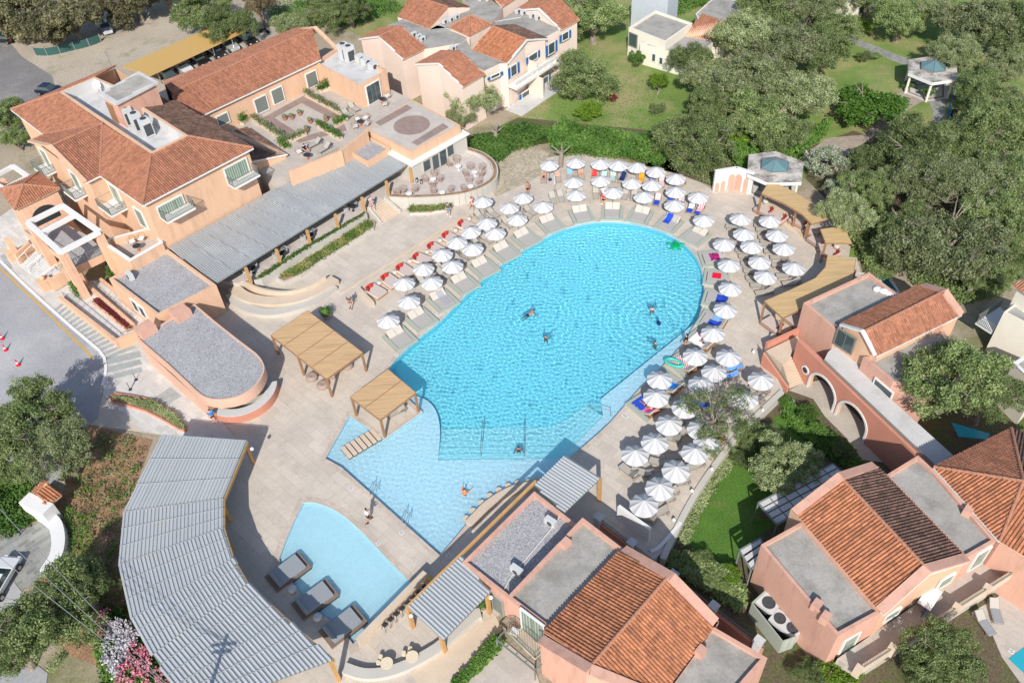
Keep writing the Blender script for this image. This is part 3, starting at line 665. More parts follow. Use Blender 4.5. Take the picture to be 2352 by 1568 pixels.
# lower gravel-roofed block beside the canopy, first-floor terrace over it
flat(hotel,[G('d',x,y,3.9) for x,y in [(750,350),(1150,145),(1490,395),(1085,605)]],0,3.9,m_peach,m_gravel,.35,.3)
flat(hotel,[G('2',x,y,5.0) for x,y in [(1440,135),(1500,60),(2130,-110),(2240,110),(1790,370)]],0,5.0,m_peach,m_terr,.9,.3,cap=m_white)
sgA,sgB=G('d',750,350,3.9),G('d',1085,605,3.9)
for x0,y0,x1,y1 in ((955,575,915,505),(1005,615,960,545)):
    dq=xy(sgB-sgA).normalized(); nq=Vector((dq.y,-dq.x,0)); nq=nq if nq.x<0 else -nq; p=onwall(xy(sgA),xy(sgB),'d',x0,y0); s=(p-xy(sgA)).dot(dq); openz(hotel,xy(sgA),dq,nq,s-.5,s+.5,p.z,p.z+1.5,'window')
# ---------------------------------------------------------------- canopies
def canopy(name,label,quads,hint,posts,pz,parent_at,zb=0,w=.28,mat=None,postm=None,group='corrugated canopies'):
    t_=bld(name,label,'canopy',parent_at,group); b=MB(); c=MB()
    for Q in quads: slab(b,Q,.10); corrface(c,Q,hint if not isinstance(hint,list) else hint[quads.index(Q)],.24 if mat is None else .30,.07 if mat is None else .09)
    r=world(b,'roof_frame',m_iron,t_); world(c,'sheeting',mat or m_corr,r)
    for (p,z0,z1) in posts:
        world(MB().box((p.x,p.y,z0),w,w,z1-z0,radians(44)),'post',postm or m_oak,t_)
    return t_
q0=[G('u',388,569,3.9),G('u',784,353,3.9)]; q1=[G('u',496.7,651,3.4),G('u',944,375,3.4)]
def Gp(f,x,y,P0,n):
    a,b=uv(f,x,y); r=CR*(a-1176)-CU*(b-784)-CB*CF; o=Vector((0,0,CH)); return o+r*((P0-o).dot(n)/r.dot(n))
_n=(q0[1]-q0[0]).cross(q1[0]-q0[0]).normalized()
CQ=[q0[0],q1[0],q1[1],Gp('b',338,1030,q0[0],_n),Gp('b',180,1122,q0[0],_n),Gp('b',25,1042,q0[0],_n)]
posts=[(G('u',x,y,1.2),1.2 if i<6 else 0,3.35) for i,(x,y) in enumerate([(947,420),(893,450),(838,487),(778,526),(714,563),(645,607),(576,649)])]
can=canopy('restaurant_canopy','long grey corrugated canopy on timber posts along the hotel restaurant',[CQ],nF,posts,3.4,q1[0])
# battens across
bt=MB()
for k in range(1,12):
    a=q0[0].lerp(q0[1],k/12); b=q1[0].lerp(q1[1],k/12); bt.beam(a+Vector((0,0,.1)),b+Vector((0,0,.1)),.06,.05)
world(bt,'batten',m_corr,can)
# curved bar canopy, lower left: segments between outer (left) and inner (right) edge points
OUT=[(372,999),(327,1069),(284,1180),(273,1295),(302,1420),(378,1529),(452,1660)]
INN=[(569,1012),(539,1094),(515,1151),(515,1213),(538,1285),(580,1347),(640,1412)]
OUT=[(371,999),(283,1176),(272,1298),(301,1422),(352,1504),(400,1578),(420,1640)]
INN=[(568,1013),(514,1146),(514,1212),(536,1282),(570,1340),(655,1418),(768,1514)]
CZo,CZi=3.5,3.2
Oq=[G('u',x,y,CZo) for x,y in OUT]; Iq=[G('u',x,y,CZi) for x,y in INN]
quads=[[Oq[i],Iq[i],Iq[i+1],Oq[i+1]] for i in range(len(Oq)-1)]
# run the sheeting along each segment's length
hn=[]
for i in range(len(Oq)-1):
    d=xy((Oq[i+1]+Iq[i+1])-(Oq[i]+Iq[i])).normalized(); hn.append(d)
ps=[]
for x,y in [(588,1035),(563,1115),(540,1190),(533,1245)]: p=G('u',x,y,0); 
ins=[(582,1052),(556,1118),(541,1181),(540,1240),(560,1300),(605,1365),(690,1440),(780,1520)]
for i,(x,y) in enumerate(INN):
    p=G('u',x,y,CZi); q=G('u',OUT[i][0],OUT[i][1],CZo); v=xy(q-p).normalized(); ps.append((p+v*.3,0,CZi-.05)); ps.append((q-v*.3,0,CZo-.05))
bar_can=canopy('bar_canopy','long curved grey corrugated canopy with kinked segments beside the kids pool',quads,hn,ps,3.3,Oq[0],mat=m_corr2)
bt=MB()
for i in range(len(Oq)-1):
    for k in (0,.33,.66): 
        a=Oq[i].lerp(Oq[i+1],k)+Vector((0,0,.1)); b=Iq[i].lerp(Iq[i+1],k)+Vector((0,0,.1)); bt.beam(a,b,.05,.05)
world(bt,'batten',m_corr,bar_can)
tm=MB()
for i in range(len(Iq)-1): tm.beam(Iq[i]-Vector((0,0,.2)),Iq[i+1]-Vector((0,0,.2)),.12,.35)
world(tm,'edge_beam',m_oak,bar_can)
# louvred pergolas either side of the pool bar
lp1=[G('h',x,y,3.25) for x,y in [(1540,0),(1790,155),(1540,395),(1330,205)]]
lp2=[G('h',x,y,3.25) for x,y in [(455,1042),(705,1275),(1025,945),(830,690)]]
hA=xy(lp1[1]-lp1[0]).normalized(); hB=xy(lp2[1]-lp2[0]).normalized()
c1=canopy('louvred_canopy','grey louvred canopy on one timber post over the pool bar, by the parasols',[lp1],hA,[(G('u',1376,1148,0),0,3.2)],3.2,lp1[0],mat=m_corr2)
c2=canopy('louvred_canopy','grey louvred canopy on two timber posts over the snack bar, by the kids pool',[lp2],hB,[(G('u',949,1440,0),0,3.2),(G('h',712,1352,0),0,3.2),(G('h',1022,1090,0),0,3.2)],3.2,lp2[0],mat=m_corr2)
st_=[G('h',x,y,3.15) for x,y in [(1540,0),(1330,205),(845,690),(825,690),(1310,205),(1520,0)]]
world(MB().beam(G('h',1340,180,3.2),G('h',460,1040,3.2),.2,.25),'long_beam',m_oak,c2)
# ---------------------------------------------------------------- bar pavilion with a round end
bar=bld('round_bar','salmon bar pavilion with a gravel roof and rounded counter end','building',G('d',1400,900))
RZ=3.5
bt_=[G('d',x,y,RZ) for x,y in [(1340,525),(1500,660),(1640,770),(1760,860),(1800,905),(1822,960),(1812,1010),(1770,1080),(1700,1135),(1620,1170),(1530,1185),(1460,1182),(1400,1165),(1350,1130),(1160,950),(945,765)]]
BT=ccw(bt_[:4]+smoothline(bt_[3:14],3)[1:-1]+bt_[13:])
bi=offset(BT,.14)
wb_=MB().wallring(at_z(BT,0),2.3,RZ).poly(at_z(BT,RZ),[at_z(bi,RZ)]).wallring(list(reversed(at_z(bi,0))),RZ-.12,RZ)
world(wb_,'fascia',m_peach2,bar); world(MB().poly(at_z(bi,RZ-.12)),'flat_roof',m_gravel,bar)
blk=[G('d',x,y,RZ) for x,y in [(1340,525),(1560,710),(1200,985),(945,765)]]
flatw=ccw([G('d',x,y,RZ) for x,y in [(1340,525),(1700,810),(1400,1165),(1350,1130),(945,765)]])
world(MB().wallring(at_z(offset(flatw,.01),0),0,2.35),'wall',m_peach2,bar)
world(MB().prism(at_z(offset(BT,.5),0),2.2,2.3,bottom=True),'ceiling',m_dark,bar)
bcI=G('d',1600,985,RZ); 
cnt=[]; 
for k in range(25):
    a=radians(-150+k*6.6); 
    R_=(G('d',1822,960,RZ)-bcI).length*1.0+.6; cnt.append(Vector((bcI.x+R_*cos(a)*1.0,bcI.y+R_*sin(a)*1.0,0)))
inn=[bcI+(p-xy(bcI)).normalized()*((p-xy(bcI)).length-.9)-Vector((0,0,bcI.z)) for p in cnt]
cp=ccw(cnt+list(reversed(inn)))
world(MB().wallring(at_z(ccw(cnt+list(reversed(inn))),0),0,1.0),'counter_front',m_coral,bar); world(MB().prism(at_z(cp,0),1.0,1.08,bottom=True),'counter_top',m_lightconc,bar)
for x,y in ((1245,590),(1005,700)):
    p=G('d',x,y,RZ+.3); world(MB().box((p.x,p.y,RZ-.2),1.7,1.5,.9,radians(45)),'roof_housing',m_pink,bar)
# ---------------------------------------------------------------- entrance front
m_brick=paving('thin_brick',(.66,.42,.29),.24,.07,0,mortar=.012,var=.1,dark=1.15)
port=bld('entrance_portico','brick and white concrete entrance portico with tiled turret and open frames over the steps','portico',G('2',1200,1000))
# turret
TWz=7.2
tq=[G('1',x,y,TWz) for x,y in [(0,772),(200,1058),(825,760),(530,545)]]; ap=G('1',325,708,TWz+1.5)
tileroof(port,[[tq[0],tq[1],ap],[tq[1],tq[2],ap],[tq[2],tq[3],ap],[tq[3],tq[0],ap]],[m_tile]*4,ridges=[(p,ap) for p in tq])
tin=offset(ccw(tq),.3); world(MB().wallring(at_z(tin,0),0,TWz-.05),'wall',m_brick,port)
# flat dark arch painted as a shaded opening on the near turret face
ta,tb=[min(tin,key=lambda v:(v-q).length) for q in (tq[1],tq[2])]; td=xy(tb-ta).normalized(); tn=wallframe(ta,tb)[1]; tl=(tb-ta).length
am=MB(); c0=xy(ta)+td*tl*.5+tn*.02; am.face([c0+td*(1.55*cos(a))+Vector((0,0,4.7+1.35*sin(a))) for a in [pi*k/14 for k in range(15)]]+[c0-td*1.55+Vector((0,0,3.9)),c0+td*1.55+Vector((0,0,3.9))]); world(am,'arch_shade',m_dark,port)
def frame(pts,z,w,h,cross=()):
    P=[G('1',x,y,z) for x,y in pts]; mb=MB()
    for i in range(len(P)): mb.beam(P[i]+Vector((0,0,(i%2)*.006)),P[(i+1)%len(P)]+Vector((0,0,(i%2)*.006)),w-(i%2)*.01,h)
    for i,j,t_,u_ in cross: mb.beam(P[i].lerp(P[(i+1)%len(P)],t_),P[j].lerp(P[(j+1)%len(P)],u_),w,h-.03)
    world(mb,'open_frame',m_white,port); return P
F1=frame([(385,1235),(860,1000),(1375,1360),(835,1640)],7.0,.55,.4,[(0,2,-.0,1.0)] and [(3,1,.62,.36)])
F2=frame([(-160,640),(180,455),(390,600),(60,770)],6.6,.5,.4)
# brick columns and the gravelled canopy under the frame
def brickcol(base,zt,wd=.85): world(MB().box((base.x,base.y,0),wd,wd,zt,radians(44)),'column',m_brick,port)
for k,zt in ((3,6.8),(2,6.8),(0,6.8)):
    p=F1[k]; c=sum(F1,Vector())/4; q=p.lerp(c,.07); brickcol(q,zt)
brickcol(F2[3].lerp(F2[1],.08),6.4); brickcol(F2[0].lerp(F2[2],.3),6.4)
gq=[G('2',x,y,3.6) for x,y in [(1045,440),(1465,240),(1150,-30),(560,-200),(430,-60)]]
gq=[G('2',1045,440,3.6),G('2',1465,240,3.6),G('2',1180,0,3.6),G('2',700,-250,3.6),G('2',330,-60,3.6)]
world(MB().wallring(at_z(ccw(gq),0),2.6,3.6),'canopy_band',m_peach,port); world(MB().poly(at_z(ccw(gq),3.5)),'gravel_top',m_gravel,port); world(MB().poly(at_z(ccw(gq),2.62)),'soffit',m_peach,port)
railing([xy(gq[0].lerp(gq[1],.02)),xy(gq[0].lerp(gq[1],.98))],3.6,1.0,m_iron,port,step=.3); railing([xy(gq[0]),xy(gq[4].lerp(gq[0],.5))],3.6,1.0,m_iron,port,step=.3)
for x,y in ((1050,440),(1465,240),(460,60),(930,500),(100,60)): brickcol(G('2',x,y,3.0),3.0,.6)
# entrance podium and steps
pod=ccw([G('2',x,y,1.3) for x,y in [(480,190),(850,500),(1100,360),(1350,200),(1000,-200),(200,-300)]])
world(MB().prism(at_z(pod,0),0,1.3),'podium',m_sand,port)
st=MB(); a0,a1=G('2',490,210,1.3),G('2',820,490,1.3); b0,b1=G('2',280,430,0),G('2',600,655,0)
for k in range(8):
    t0,t1=k/8,(k+1)/8; z=1.3*(1-(k+1)/9); P=[xy(a0).lerp(xy(b0),t0),xy(a1).lerp(xy(b1),t0),xy(a1).lerp(xy(b1),t1),xy(a0).lerp(xy(b0),t1)]; st.prism(ccw(P),0,z)
sto=world(st,'steps',m_lightconc,port)
for q in (0,.45,1.0):
    a=a0.lerp(a1,q); b=b0.lerp(b1,q); m=MB().tube(xy(a)+Vector((0,0,2.2)),xy(b)+Vector((0,0,.95)),.035); 
    for t in (0,.5,1): p=xy(a).lerp(xy(b),t); m.tube(p+Vector((0,0,0)),p+Vector((0,0,2.2-1.25*t)),.03)
    world(m,'handrail',m_white,port)
for x,y in ((660,730),(215,320)): pl_=MB(); p=G('2',x,y,0); pl_.box((p.x,p.y,0),1.3,1.3,1.1,radians(44)); pl_.box((p.x,p.y,1.1),1.4,1.4,.12,radians(44)); pl_.blob((p.x,p.y,1.5),.3,.3,.3); world(pl_,'gate_pier',m_peach,port)
world(MB().beam(G('2',700,700,.9),G('2',940,560,1.0),.35,1.6),'cheek_wall',m_peach,port); world(MB().beam(G('2',240,340,.9),G('2',440,170,1.0),.35,1.6),'cheek_wall',m_peach,port)
# ramp with its walls, planting trough and rails
ramp=bld('access_ramp','white double-back access ramp with peach walls and iron handrails beside the road','ramp',G('2',1500,1100))
rp=ccw([G('2',x,y,.35) for x,y in [(860,880),(1640,1500),(1900,1370),(2010,1210),(1660,860),(1400,620),(1180,640),(1000,780)]]); world(MB().prism(at_z(rp,0),0,.35),'ramp_floor',m_lightconc,ramp)
wm=MB()
for (x0,y0,x1,y1,zt,w) in ((835,880,1640,1510,.9,.38),(1640,1510,1900,1390,1.4,.38),(1270,940,1760,1330,.8,.2),(1240,740,1850,1270,.9,.38),(1400,640,1660,850,.9,.3)): wm.beam(G('2',x0,y0,zt/2),G('2',x1,y1,zt/2),w,zt)
wm.tube(G('2',1790,1320,0),G('2',1790,1320,0)+Vector((0,0,.85)),.45,n=14); world(wm,'ramp_wall',m_peach,ramp)
world(MB().poly(at_z(ccw([G('2',x,y,.7) for x,y in [(1290,890),(1330,860),(1830,1260),(1760,1300)]]),.72)),'trough_soil',m_soil,ramp)
for (x0,y0,x1,y1) in ((900,870,1640,1490),(1330,720,1860,1190),(1700,1440,1880,1370)): railing([xy(G('2',x0,y0,.4)),xy(G('2',x1,y1,.4))],.35,.95,m_iron,ramp,'handrail',step=1.1)
# ---------------------------------------------------------------- villas
def villa_arch(): pass
# B: the bar block with tiled roof in the bottom middle
vB=bld('poolside_villa','salmon building with gravel roof, concrete roof and orange tiled gable beside the snack bar','building',G('h',1500,800))
uu=lambda f,pts,z:[G(f,x,y,z) for x,y in pts]
mid=uu('h',[(1662,428),(1945,645),(1430,1200),(1138,978)],4.8)
def isect(a,b,c,d):
    r=xy(b-a); s=xy(d-c); k=r.x*s.y-r.y*s.x; w=xy(c-a); t=(w.x*s.y-w.y*s.x)/k; return xy(a)+r*t
gp=uu('h',[(1330,248),(1612,468),(1140,978),(833,737)],3.5); gX1=isect(gp[3],gp[2],mid[3],mid[0]); gX2=isect(gp[0],gp[1],mid[3],mid[0])
flat(vB,[gp[0],gX2,gX1,gp[3]],0,3.5,m_pink,m_gravel,.35,.28); flat(vB,mid,LZ,4.8,m_pink,m_conc,.3,.3)
rt,rbm=G('h',2240,850,6.6),G('h',1725,1445,6.6); ea,eb=G('h',1915,662,5.1),G('h',1395,1215,5.1)
ec,ed=G('i',212,1180,4.9),G('u',1520,1597,4.9)
rT2,rB2=G('h',2240,850,6.6),G('u',1360,1526,6.6)
tileroof(vB,[[ea,eb,rbm,rt],[rt,rbm,ed,ec]],[m_tile2,m_tile2],ridges=[(rt,rbm)])
hull=[G('h',1945,645,4.9),G('h',2290,830,6.55),G('i',240,1140,4.9),G('u',1523,1610,4.9),G('h',1700,1490,6.45),G('h',1355,1305,4.9),G('h',1430,1200,4.9)]
world(skirt(MB(),[G('h',1945,645,4.75),G('h',2290,835,6.3),G('i',250,1145,4.75),G('u',1523,1604,4.75),G('h',1690,1490,6.3),G('h',1370,1300,4.75)],LZ),'wall',m_pink,vB)
for p,q in ((G('h',1945,648,5.0),G('h',2275,838,6.75)),(G('h',2275,838,6.75),G('i',225,1150,5.0)),(G('h',1375,1270,5.0),G('h',1715,1475,6.75)),(G('h',1715,1475,6.75),G('u',1530,1608,5.0))): world(MB().beam(p,q,.75,.22),'verge',m_pink,vB)
f2=[G('i',195,1170,4.8),G('i',585,1395,4.8),G('u',1640,1650,4.8),G('u',1480,1610,4.8)]; flat(vB,f2,LZ,4.8,m_pink,m_conc,.3,.3)
vBa,vBb=mid[3],mid[2]
opening(vB,xy(vBa),xy(vBb),'h',1260,1230,1395,1170,'door',m_white,m_curtain,split=2)
opening(vB,xy(G('h',833,737,3.5)),xy(G('h',1140,978,3.5)),'h',1065,1130,1110,1000,'door',m_conc,m_iron,mw=.9)
# upper balcony, lower terrace with pergola
bz=1.9
bq=ccw([G('h',x,y,bz) for x,y in [(1205,1150),(1140,1215),(1335,1400),(1400,1340)]])
bb=world(MB().prism(at_z(bq,0),bz-.25,bz,bottom=True),'balcony',m_sand,vB); railing([xy(p) for p in bq]+[xy(bq[0])],bz,1.05,m_iron,bb)
# D: lower right villa
vD=bld('garden_villa','salmon villa with two concrete roofs flanking an orange tiled gable with one shade-darkened slope','building',G('i',1300,700))
lf=uu('i',[(540,615),(825,455),(1370,1080),(1068,1245)],4.8); flat(vD,lf,LZ,4.8,m_pink,m_conc,.3,.25)
rf=uu('i',[(1395,140),(1622,0),(1735,105),(2160,590),(1950,710)],4.8); flat(vD,rf,LZ,4.8,m_pink,m_conc,.3,.25)
R0,R1=G('i',1095,160,6.8),G('i',1668,768,6.8); e0,e1=G('i',785,408,5.0),G('i',1345,1060,5.0); h0,h1=G('i',1338,75,5.0),G('i',1940,692,5.0)
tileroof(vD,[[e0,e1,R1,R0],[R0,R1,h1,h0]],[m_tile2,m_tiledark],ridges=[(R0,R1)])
world(skirt(MB(),[G('i',745,370,4.8),G('i',1085,128,6.6),G('i',1310,62,4.8),G('i',1960,715,4.8),G('i',1690,795,6.6),G('i',1375,1085,4.8)],LZ),'wall',m_peach,vD)
for p,q in ((G('i',770,395,5.0),G('i',1090,145,6.95)),(G('i',1090,145,6.95),G('i',1322,70,5.1)),(G('i',1358,1072,5.05),G('i',1685,782,6.95)),(G('i',1685,782,6.95),G('i',1952,705,5.1))): world(MB().beam(p,q,.7,.22),'verge',m_pink,vD)
fc=MB()
for p,q in ((G('i',1372,1095,4.75),G('i',1700,805,6.6)),(G('i',1700,805,6.6),G('i',1960,725,4.75))): fc.beam(p,q,.3,.25)
world(fc,'white_fascia',m_white,vD)
dA,dB=xy(G('i',1068,1245,4.8)),xy(G('i',2160,590,4.8))
for x0,y0,x1,y1 in ((1105,1345,1180,1235),(1400,1130,1470,1060),(1770,905,1840,825),(1995,770,2080,650)): opening(vD,dA,dB,'i',x0,y0,x1,y1,'door',m_white,m_curtain,mw=1.3)
dz=1.2
tq_=ccw([G('i',x,y,dz) for x,y in [(1065,1400),(1195,1490),(2290,800),(2140,740),(2100,680)]]); vt=world(MB().prism(at_z(tq_,0),LZ,dz),'terrace',m_terr,vD)
bw_=MB().beam(G('i',1200,1492,dz+.4),G('i',2285,808,dz+.4),.3,.9); 
for k in range(6): p=G('i',1200,1492,dz+.4).lerp(G('i',2285,808,dz+.4),k/5); bw_.box((p.x,p.y,dz),.5,.5,1.15,radians(44))
world(bw_,'balustrade_wall',m_sand,vt); railing([xy(G('i',1200,1492,dz+.8)),xy(G('i',2285,808,dz+.8))],dz+.8,.3,m_iron,vt,step=.15)
# shaded pergola and balconies on its garden side
pg=bld('garden_pergola','grey metal pergola with white louvre panels on the garden side of the villa','pergola',G('i',750,300))
pq=[G('i',x,y,1.6) for x,y in [(515,330),(1040,55),(1090,110),(700,480),(640,480)]]
fr=MB(); Pc=[G('i',520,330,1.6),G('i',1035,60,1.6),G('i',1180,190,1.6),G('i',650,480,1.6)]
for i in range(4): fr.beam(Pc[i],Pc[(i+1)%4],.14,.14)
for k in range(1,7): fr.beam(Pc[0].lerp(Pc[1],k/7),Pc[3].lerp(Pc[2],k/7),.07,.07)
for k in range(1,4): fr.beam(Pc[0].lerp(Pc[3],k/4),Pc[1].lerp(Pc[2],k/4),.07,.07)
for p in Pc: fr.box((p.x,p.y,LZ),.12,.12,2.6)
world(fr,'frame',m_iron,pg); pn=MB()
for a in range(7):
    for b in range(4):
        c=lambda s,t: Pc[0].lerp(Pc[1],s).lerp(Pc[3].lerp(Pc[2],s),t)+Vector((0,0,.06))
        s0,s1,t0,t1=(a+.05)/7,(a+.95)/7,(b+.03+.0)/4,(b+.82)/4; slab(pn,[c(s0,t0),c(s0,t1),c(s1,t1),c(s1,t0)],.03)
world(pn,'shade_panel',m_lightconc,pg)
pg2=bld('garden_pergola','small grey balcony frame with white panels at the villa corner above the lawn','pergola',G('i',450,700))
Pc=[G('i',395,660,1.6),G('i',720,480,1.6),G('i',640,470+120,1.6),G('i',480,840,1.6)]; fr=MB()
Pc=[G('i',390,655,1.6),G('i',540,570,1.6),G('i',560,700,1.6),G('i',470,790,1.6)]
for i in range(4): fr.beam(Pc[i],Pc[(i+1)%4],.14,.14); fr.box((Pc[i].x,Pc[i].y,LZ),.12,.12,2.6)
world(fr,'frame',m_iron,pg2); pn=MB()
for k in range(3): a=Pc[0].lerp(Pc[3],(k+.1)/3);b=Pc[0].lerp(Pc[3],(k+.8)/3);c=Pc[1].lerp(Pc[2],(k+.8)/3);d=Pc[1].lerp(Pc[2],(k+.1)/3); slab(pn,[v+Vector((0,0,.07)) for v in (a,b,c,d)],.03)
world(pn,'shade_panel',m_lightconc,pg2)
# machine screen on the left wall
scn=bld('machine_screen','grey panel screen holding cooling units against the salmon villa wall','screen',G('i',600,1150))
sq=[G('i',x,y,.9) for x,y in [(478,1010),(570,935),(785,1240),(690,1275)]]; sq=[G('i',478,1015,.9),G('i',570,932,.9),G('i',785,1245,.9),G('i',690,1280,.9)]
ss=MB()
for i in (0,2,3): ss.beam(sq[i]-Vector((0,0,.95)),sq[(i+1)%4]-Vector((0,0,.95)),.08,1.9)
world(ss,'panel',m_greenbase,scn)
acunit(G('i',572,1080,LZ),radians(-48),1.5,1.3,1.5,'boxy cooling unit with one round fan in the grey screen beside the villa',1,True,'cooling units in the screen')
acunit(G('i',690,1220,LZ),radians(-48),2.3,1.3,1.5,'long cooling unit with two round fans in the grey screen beside the villa',2,True,'cooling units in the screen')
# I: hipped neighbour at the right edge
vI=bld('hipped_villa','orange hip-roofed villa at the right edge joined to the garden villa','building',G('u',2300,1150))
i0,i1,i2,i3=G('u',2145,1072,5.0),G('u',2322,984,5.0),G('u',2350,1105,7.2),G('u',2296,1242,5.0)
i4,i5=G('u',2500,1050,5.0),G('u',2440,1330,5.0)
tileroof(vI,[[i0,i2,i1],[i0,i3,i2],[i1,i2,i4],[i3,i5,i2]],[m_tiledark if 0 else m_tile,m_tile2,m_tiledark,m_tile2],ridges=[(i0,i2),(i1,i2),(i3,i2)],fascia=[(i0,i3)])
world(skirt(MB(),offset(ccw([i0,i1,i4,i5,i3]),.3),LZ),'wall',m_pink,vI)
# E: the villa behind the arched bridge
vE=bld('arched_villa','salmon villa with concrete roof, tiled gable and a raised walkway over two arches','building',G('f',1200,700))
ef=uu('f',[(833,517),(1285,308),(1492,466),(1060,712)],4.6); flat(vE,ef,0,4.6,m_pink,m_conc,.35,.3)
Ra,Rb=G('f',1258,712,6.3),G('f',1797,440,6.3); la,lb=G('f',1088,662,5.0),G('f',1635,395,5.0); ra,rb_=G('f',1335,885,4.6),G('f',1922,600,4.6)
tileroof(vE,[[la,lb,Rb,Ra],[Ra,Rb,rb_,ra]],[m_tile,m_tile],ridges=[(Ra,Rb)],fascia=[(ra,rb_)])
for p,q in ((G('f',1090,668,5.1),G('f',1240,712,6.35)),(G('f',1240,712,6.35),G('f',1328,880,4.7))): world(MB().beam(p,q,.35,.2),'verge',m_white,vE)
for p,q in ((G('f',1650,395,5.1),G('f',1805,440,6.4)),(G('f',1805,440,6.4),G('f',1920,600,4.7))): world(MB().beam(p,q,.9,.2),'verge',m_pink,vE)
world(skirt(MB(),[G('f',1105,690,4.9),G('f',1255,725,6.1),G('f',1340,885,4.5),G('f',1900,610,4.5),G('f',1785,450,6.1),G('f',1630,405,4.9)],LZ),'wall',m_peach,vE)
flat(vE,uu('f',[(1245,890),(1335,880),(1730,665),(1900,805),(1700,1150),(1450,1060)],4.0),LZ,4.0,m_pink,m_conc,.3,.25)
eA,eB=xy(G('f',1245,890,4.0)),xy(G('f',1450,1060,4.0))
opening(vE,eA,xy(G('f',1450,1060,4.0)),'f',1345,1200,1395,1090,'window',m_white,m_glass,mw=2.0)
opening(vE,xy(G('f',1060,712,4.6)),xy(G('f',1300,880,4.4)),'f',1090,820,1150,740,'door',m_iron,m_glass,mw=1.8,split=2)
# arched wall
def archwall(parent,A,Bp,zb,zt,arches,mat,trim,th=.5):
    d=xy(Bp-A).normalized(); n=wallframe(A,Bp)[1]; A=xy(A); Ln=xy(Bp-A).length; at=lambda s,z,o=0:A+d*s+n*o+Vector((0,0,z)); mb=MB(); tr=MB(); rv=MB()
    segs=[]; s=0
    for c,w,h in arches:
        segs.append((s,c-w)); s=c+w
    segs.append((s,Ln))
    for a,b in segs:
        for o in (0,-th): mb.face([at(a,zb,o),at(b,zb,o),at(b,zt,o),at(a,zt,o)])
    for c,w,h in arches:
        K=14; arc=[(c-w*cos(pi*k/K),h+w*sin(pi*k/K)*.95) for k in range(K+1)]
        for k in range(K):
            (a,za),(b,zb_)=arc[k],arc[k+1]
            for o in (0,-th): mb.face([at(a,za,o),at(b,zb_,o),at(b,zt,o),at(a,zt,o)])
            rv.face([at(a,za,0),at(b,zb_,0),at(b,zb_,-th),at(a,za,-th)]); tr.beam(at(a,za,.04),at(b,zb_,.04),.22,.08,up=n)
        for s_ in (c-w,c+w): rv.face([at(s_,zb,0),at(s_,h,0),at(s_,h,-th),at(s_,zb,-th)]); tr.beam(at(s_,zb,.04),at(s_,h,.04),.22,.08,up=n)
    mb.face([at(0,zt,0),at(Ln,zt,0),at(Ln,zt,-th),at(0,zt,-th)])
    w=world(mb,'arched_wall',mat,parent); world(rv,'reveal',m_peach,w); world(tr,'arch_trim',trim,w); return w
aA,aB=G('f',905,880,3.0),G('f',1640,1567,3.0)
aA_=xy(G('f',738,975,LZ)); dd=xy(G('f',1240,1480,LZ)-G('f',858,1098,LZ)).normalized(); aB_=aA_+dd*40
_p=onwall(aA_,aB_,'f',1625,1567); aB_=aA_+dd*((xy(_p)-aA_).dot(dd)+1.5); zW=onwall(aA_,aB_,'f',1110,1085).z
print('arch wall top',zW,onwall(aA_,aB_,'f',905,880).z,onwall(aA_,aB_,'f',1625,1567).z)
def sarch(x,y,z): return (xy(onwall(xy(aA_),xy(aB_),'f',x,y))-xy(aA_)).dot(dd)
s1=(sarch(858,1100,0)+sarch(1030,1265,0))/2; w1_=(sarch(1030,1265,0)-sarch(858,1100,0))/2; s2=(sarch(1050,1290,0)+sarch(1240,1480,0))/2; w2_=(sarch(1240,1480,0)-sarch(1050,1290,0))/2
archwall(vE,aA_,aB_,LZ,zW,[(s1,w1_,.2),(s2,w2_,.2)],m_coral,m_white)
wz=zW-.75; wq=ccw([aA_+dd*3.2-wallframe(aA_,aB_)[1]*.4,aB_-wallframe(aA_,aB_)[1]*.4]+[G('f',x,y,wz) for x,y in [(1900,1600),(1400,1150),(1245,1000),(1250,890),(1180,850),(1060,800),(1000,860)]])
world(MB().poly(at_z(wq,wz)).poly(at_z(wq,wz-.3)),'walkway',m_lightconc,vE)
railing([aA_+dd*3.4-wallframe(aA_,aB_)[1]*.25,aB_-wallframe(aA_,aB_)[1]*.25],zW,.4,m_iron,vE,step=.16)
# round window in the arched wall
p=onwall(xy(aA_),xy(aB_),'f',847,980); n=wallframe(aA_,aB_)[1]; rw=MB(); rw.tube(p+n*.0,p+n*.08,.5,n=20); wo=world(rw,'round_window',m_white,vE); world(MB().tube(p+n*.07,p+n*.1,.32,n=20),'pane',m_dark,wo)
# stairs down from the deck to the arch courtyard
sta=bld('garden_staircase','sandstone staircase between coral parapets descending to the arches','staircase',G('f',760,1000))
lz=.9; lp=ccw([G('f',x,y,lz) for x,y in [(570,850),(790,745),(830,820),(745,850),(735,905),(690,940)]]); world(MB().prism(at_z(lp,0),LZ,lz),'landing',m_sand,sta)
stm=MB(); a0,a1=G('f',690,940,lz),onwall(aA_,aB_,'f',742,905)+wallframe(aA_,aB_)[1]*.1; b0,b1=G('f',735,1110,LZ),G('f',830,1070,LZ)
for k in range(9):
    t0,t1=k/9,(k+1)/9; z=lz+(LZ-lz)*(k+1)/10; P=[xy(a0).lerp(xy(b0),t0),xy(a1).lerp(xy(b1),t0),xy(a1).lerp(xy(b1),t1),xy(a0).lerp(xy(b0),t1)]; stm.prism(ccw(P),LZ,z)
world(stm,'steps',m_sand,sta)
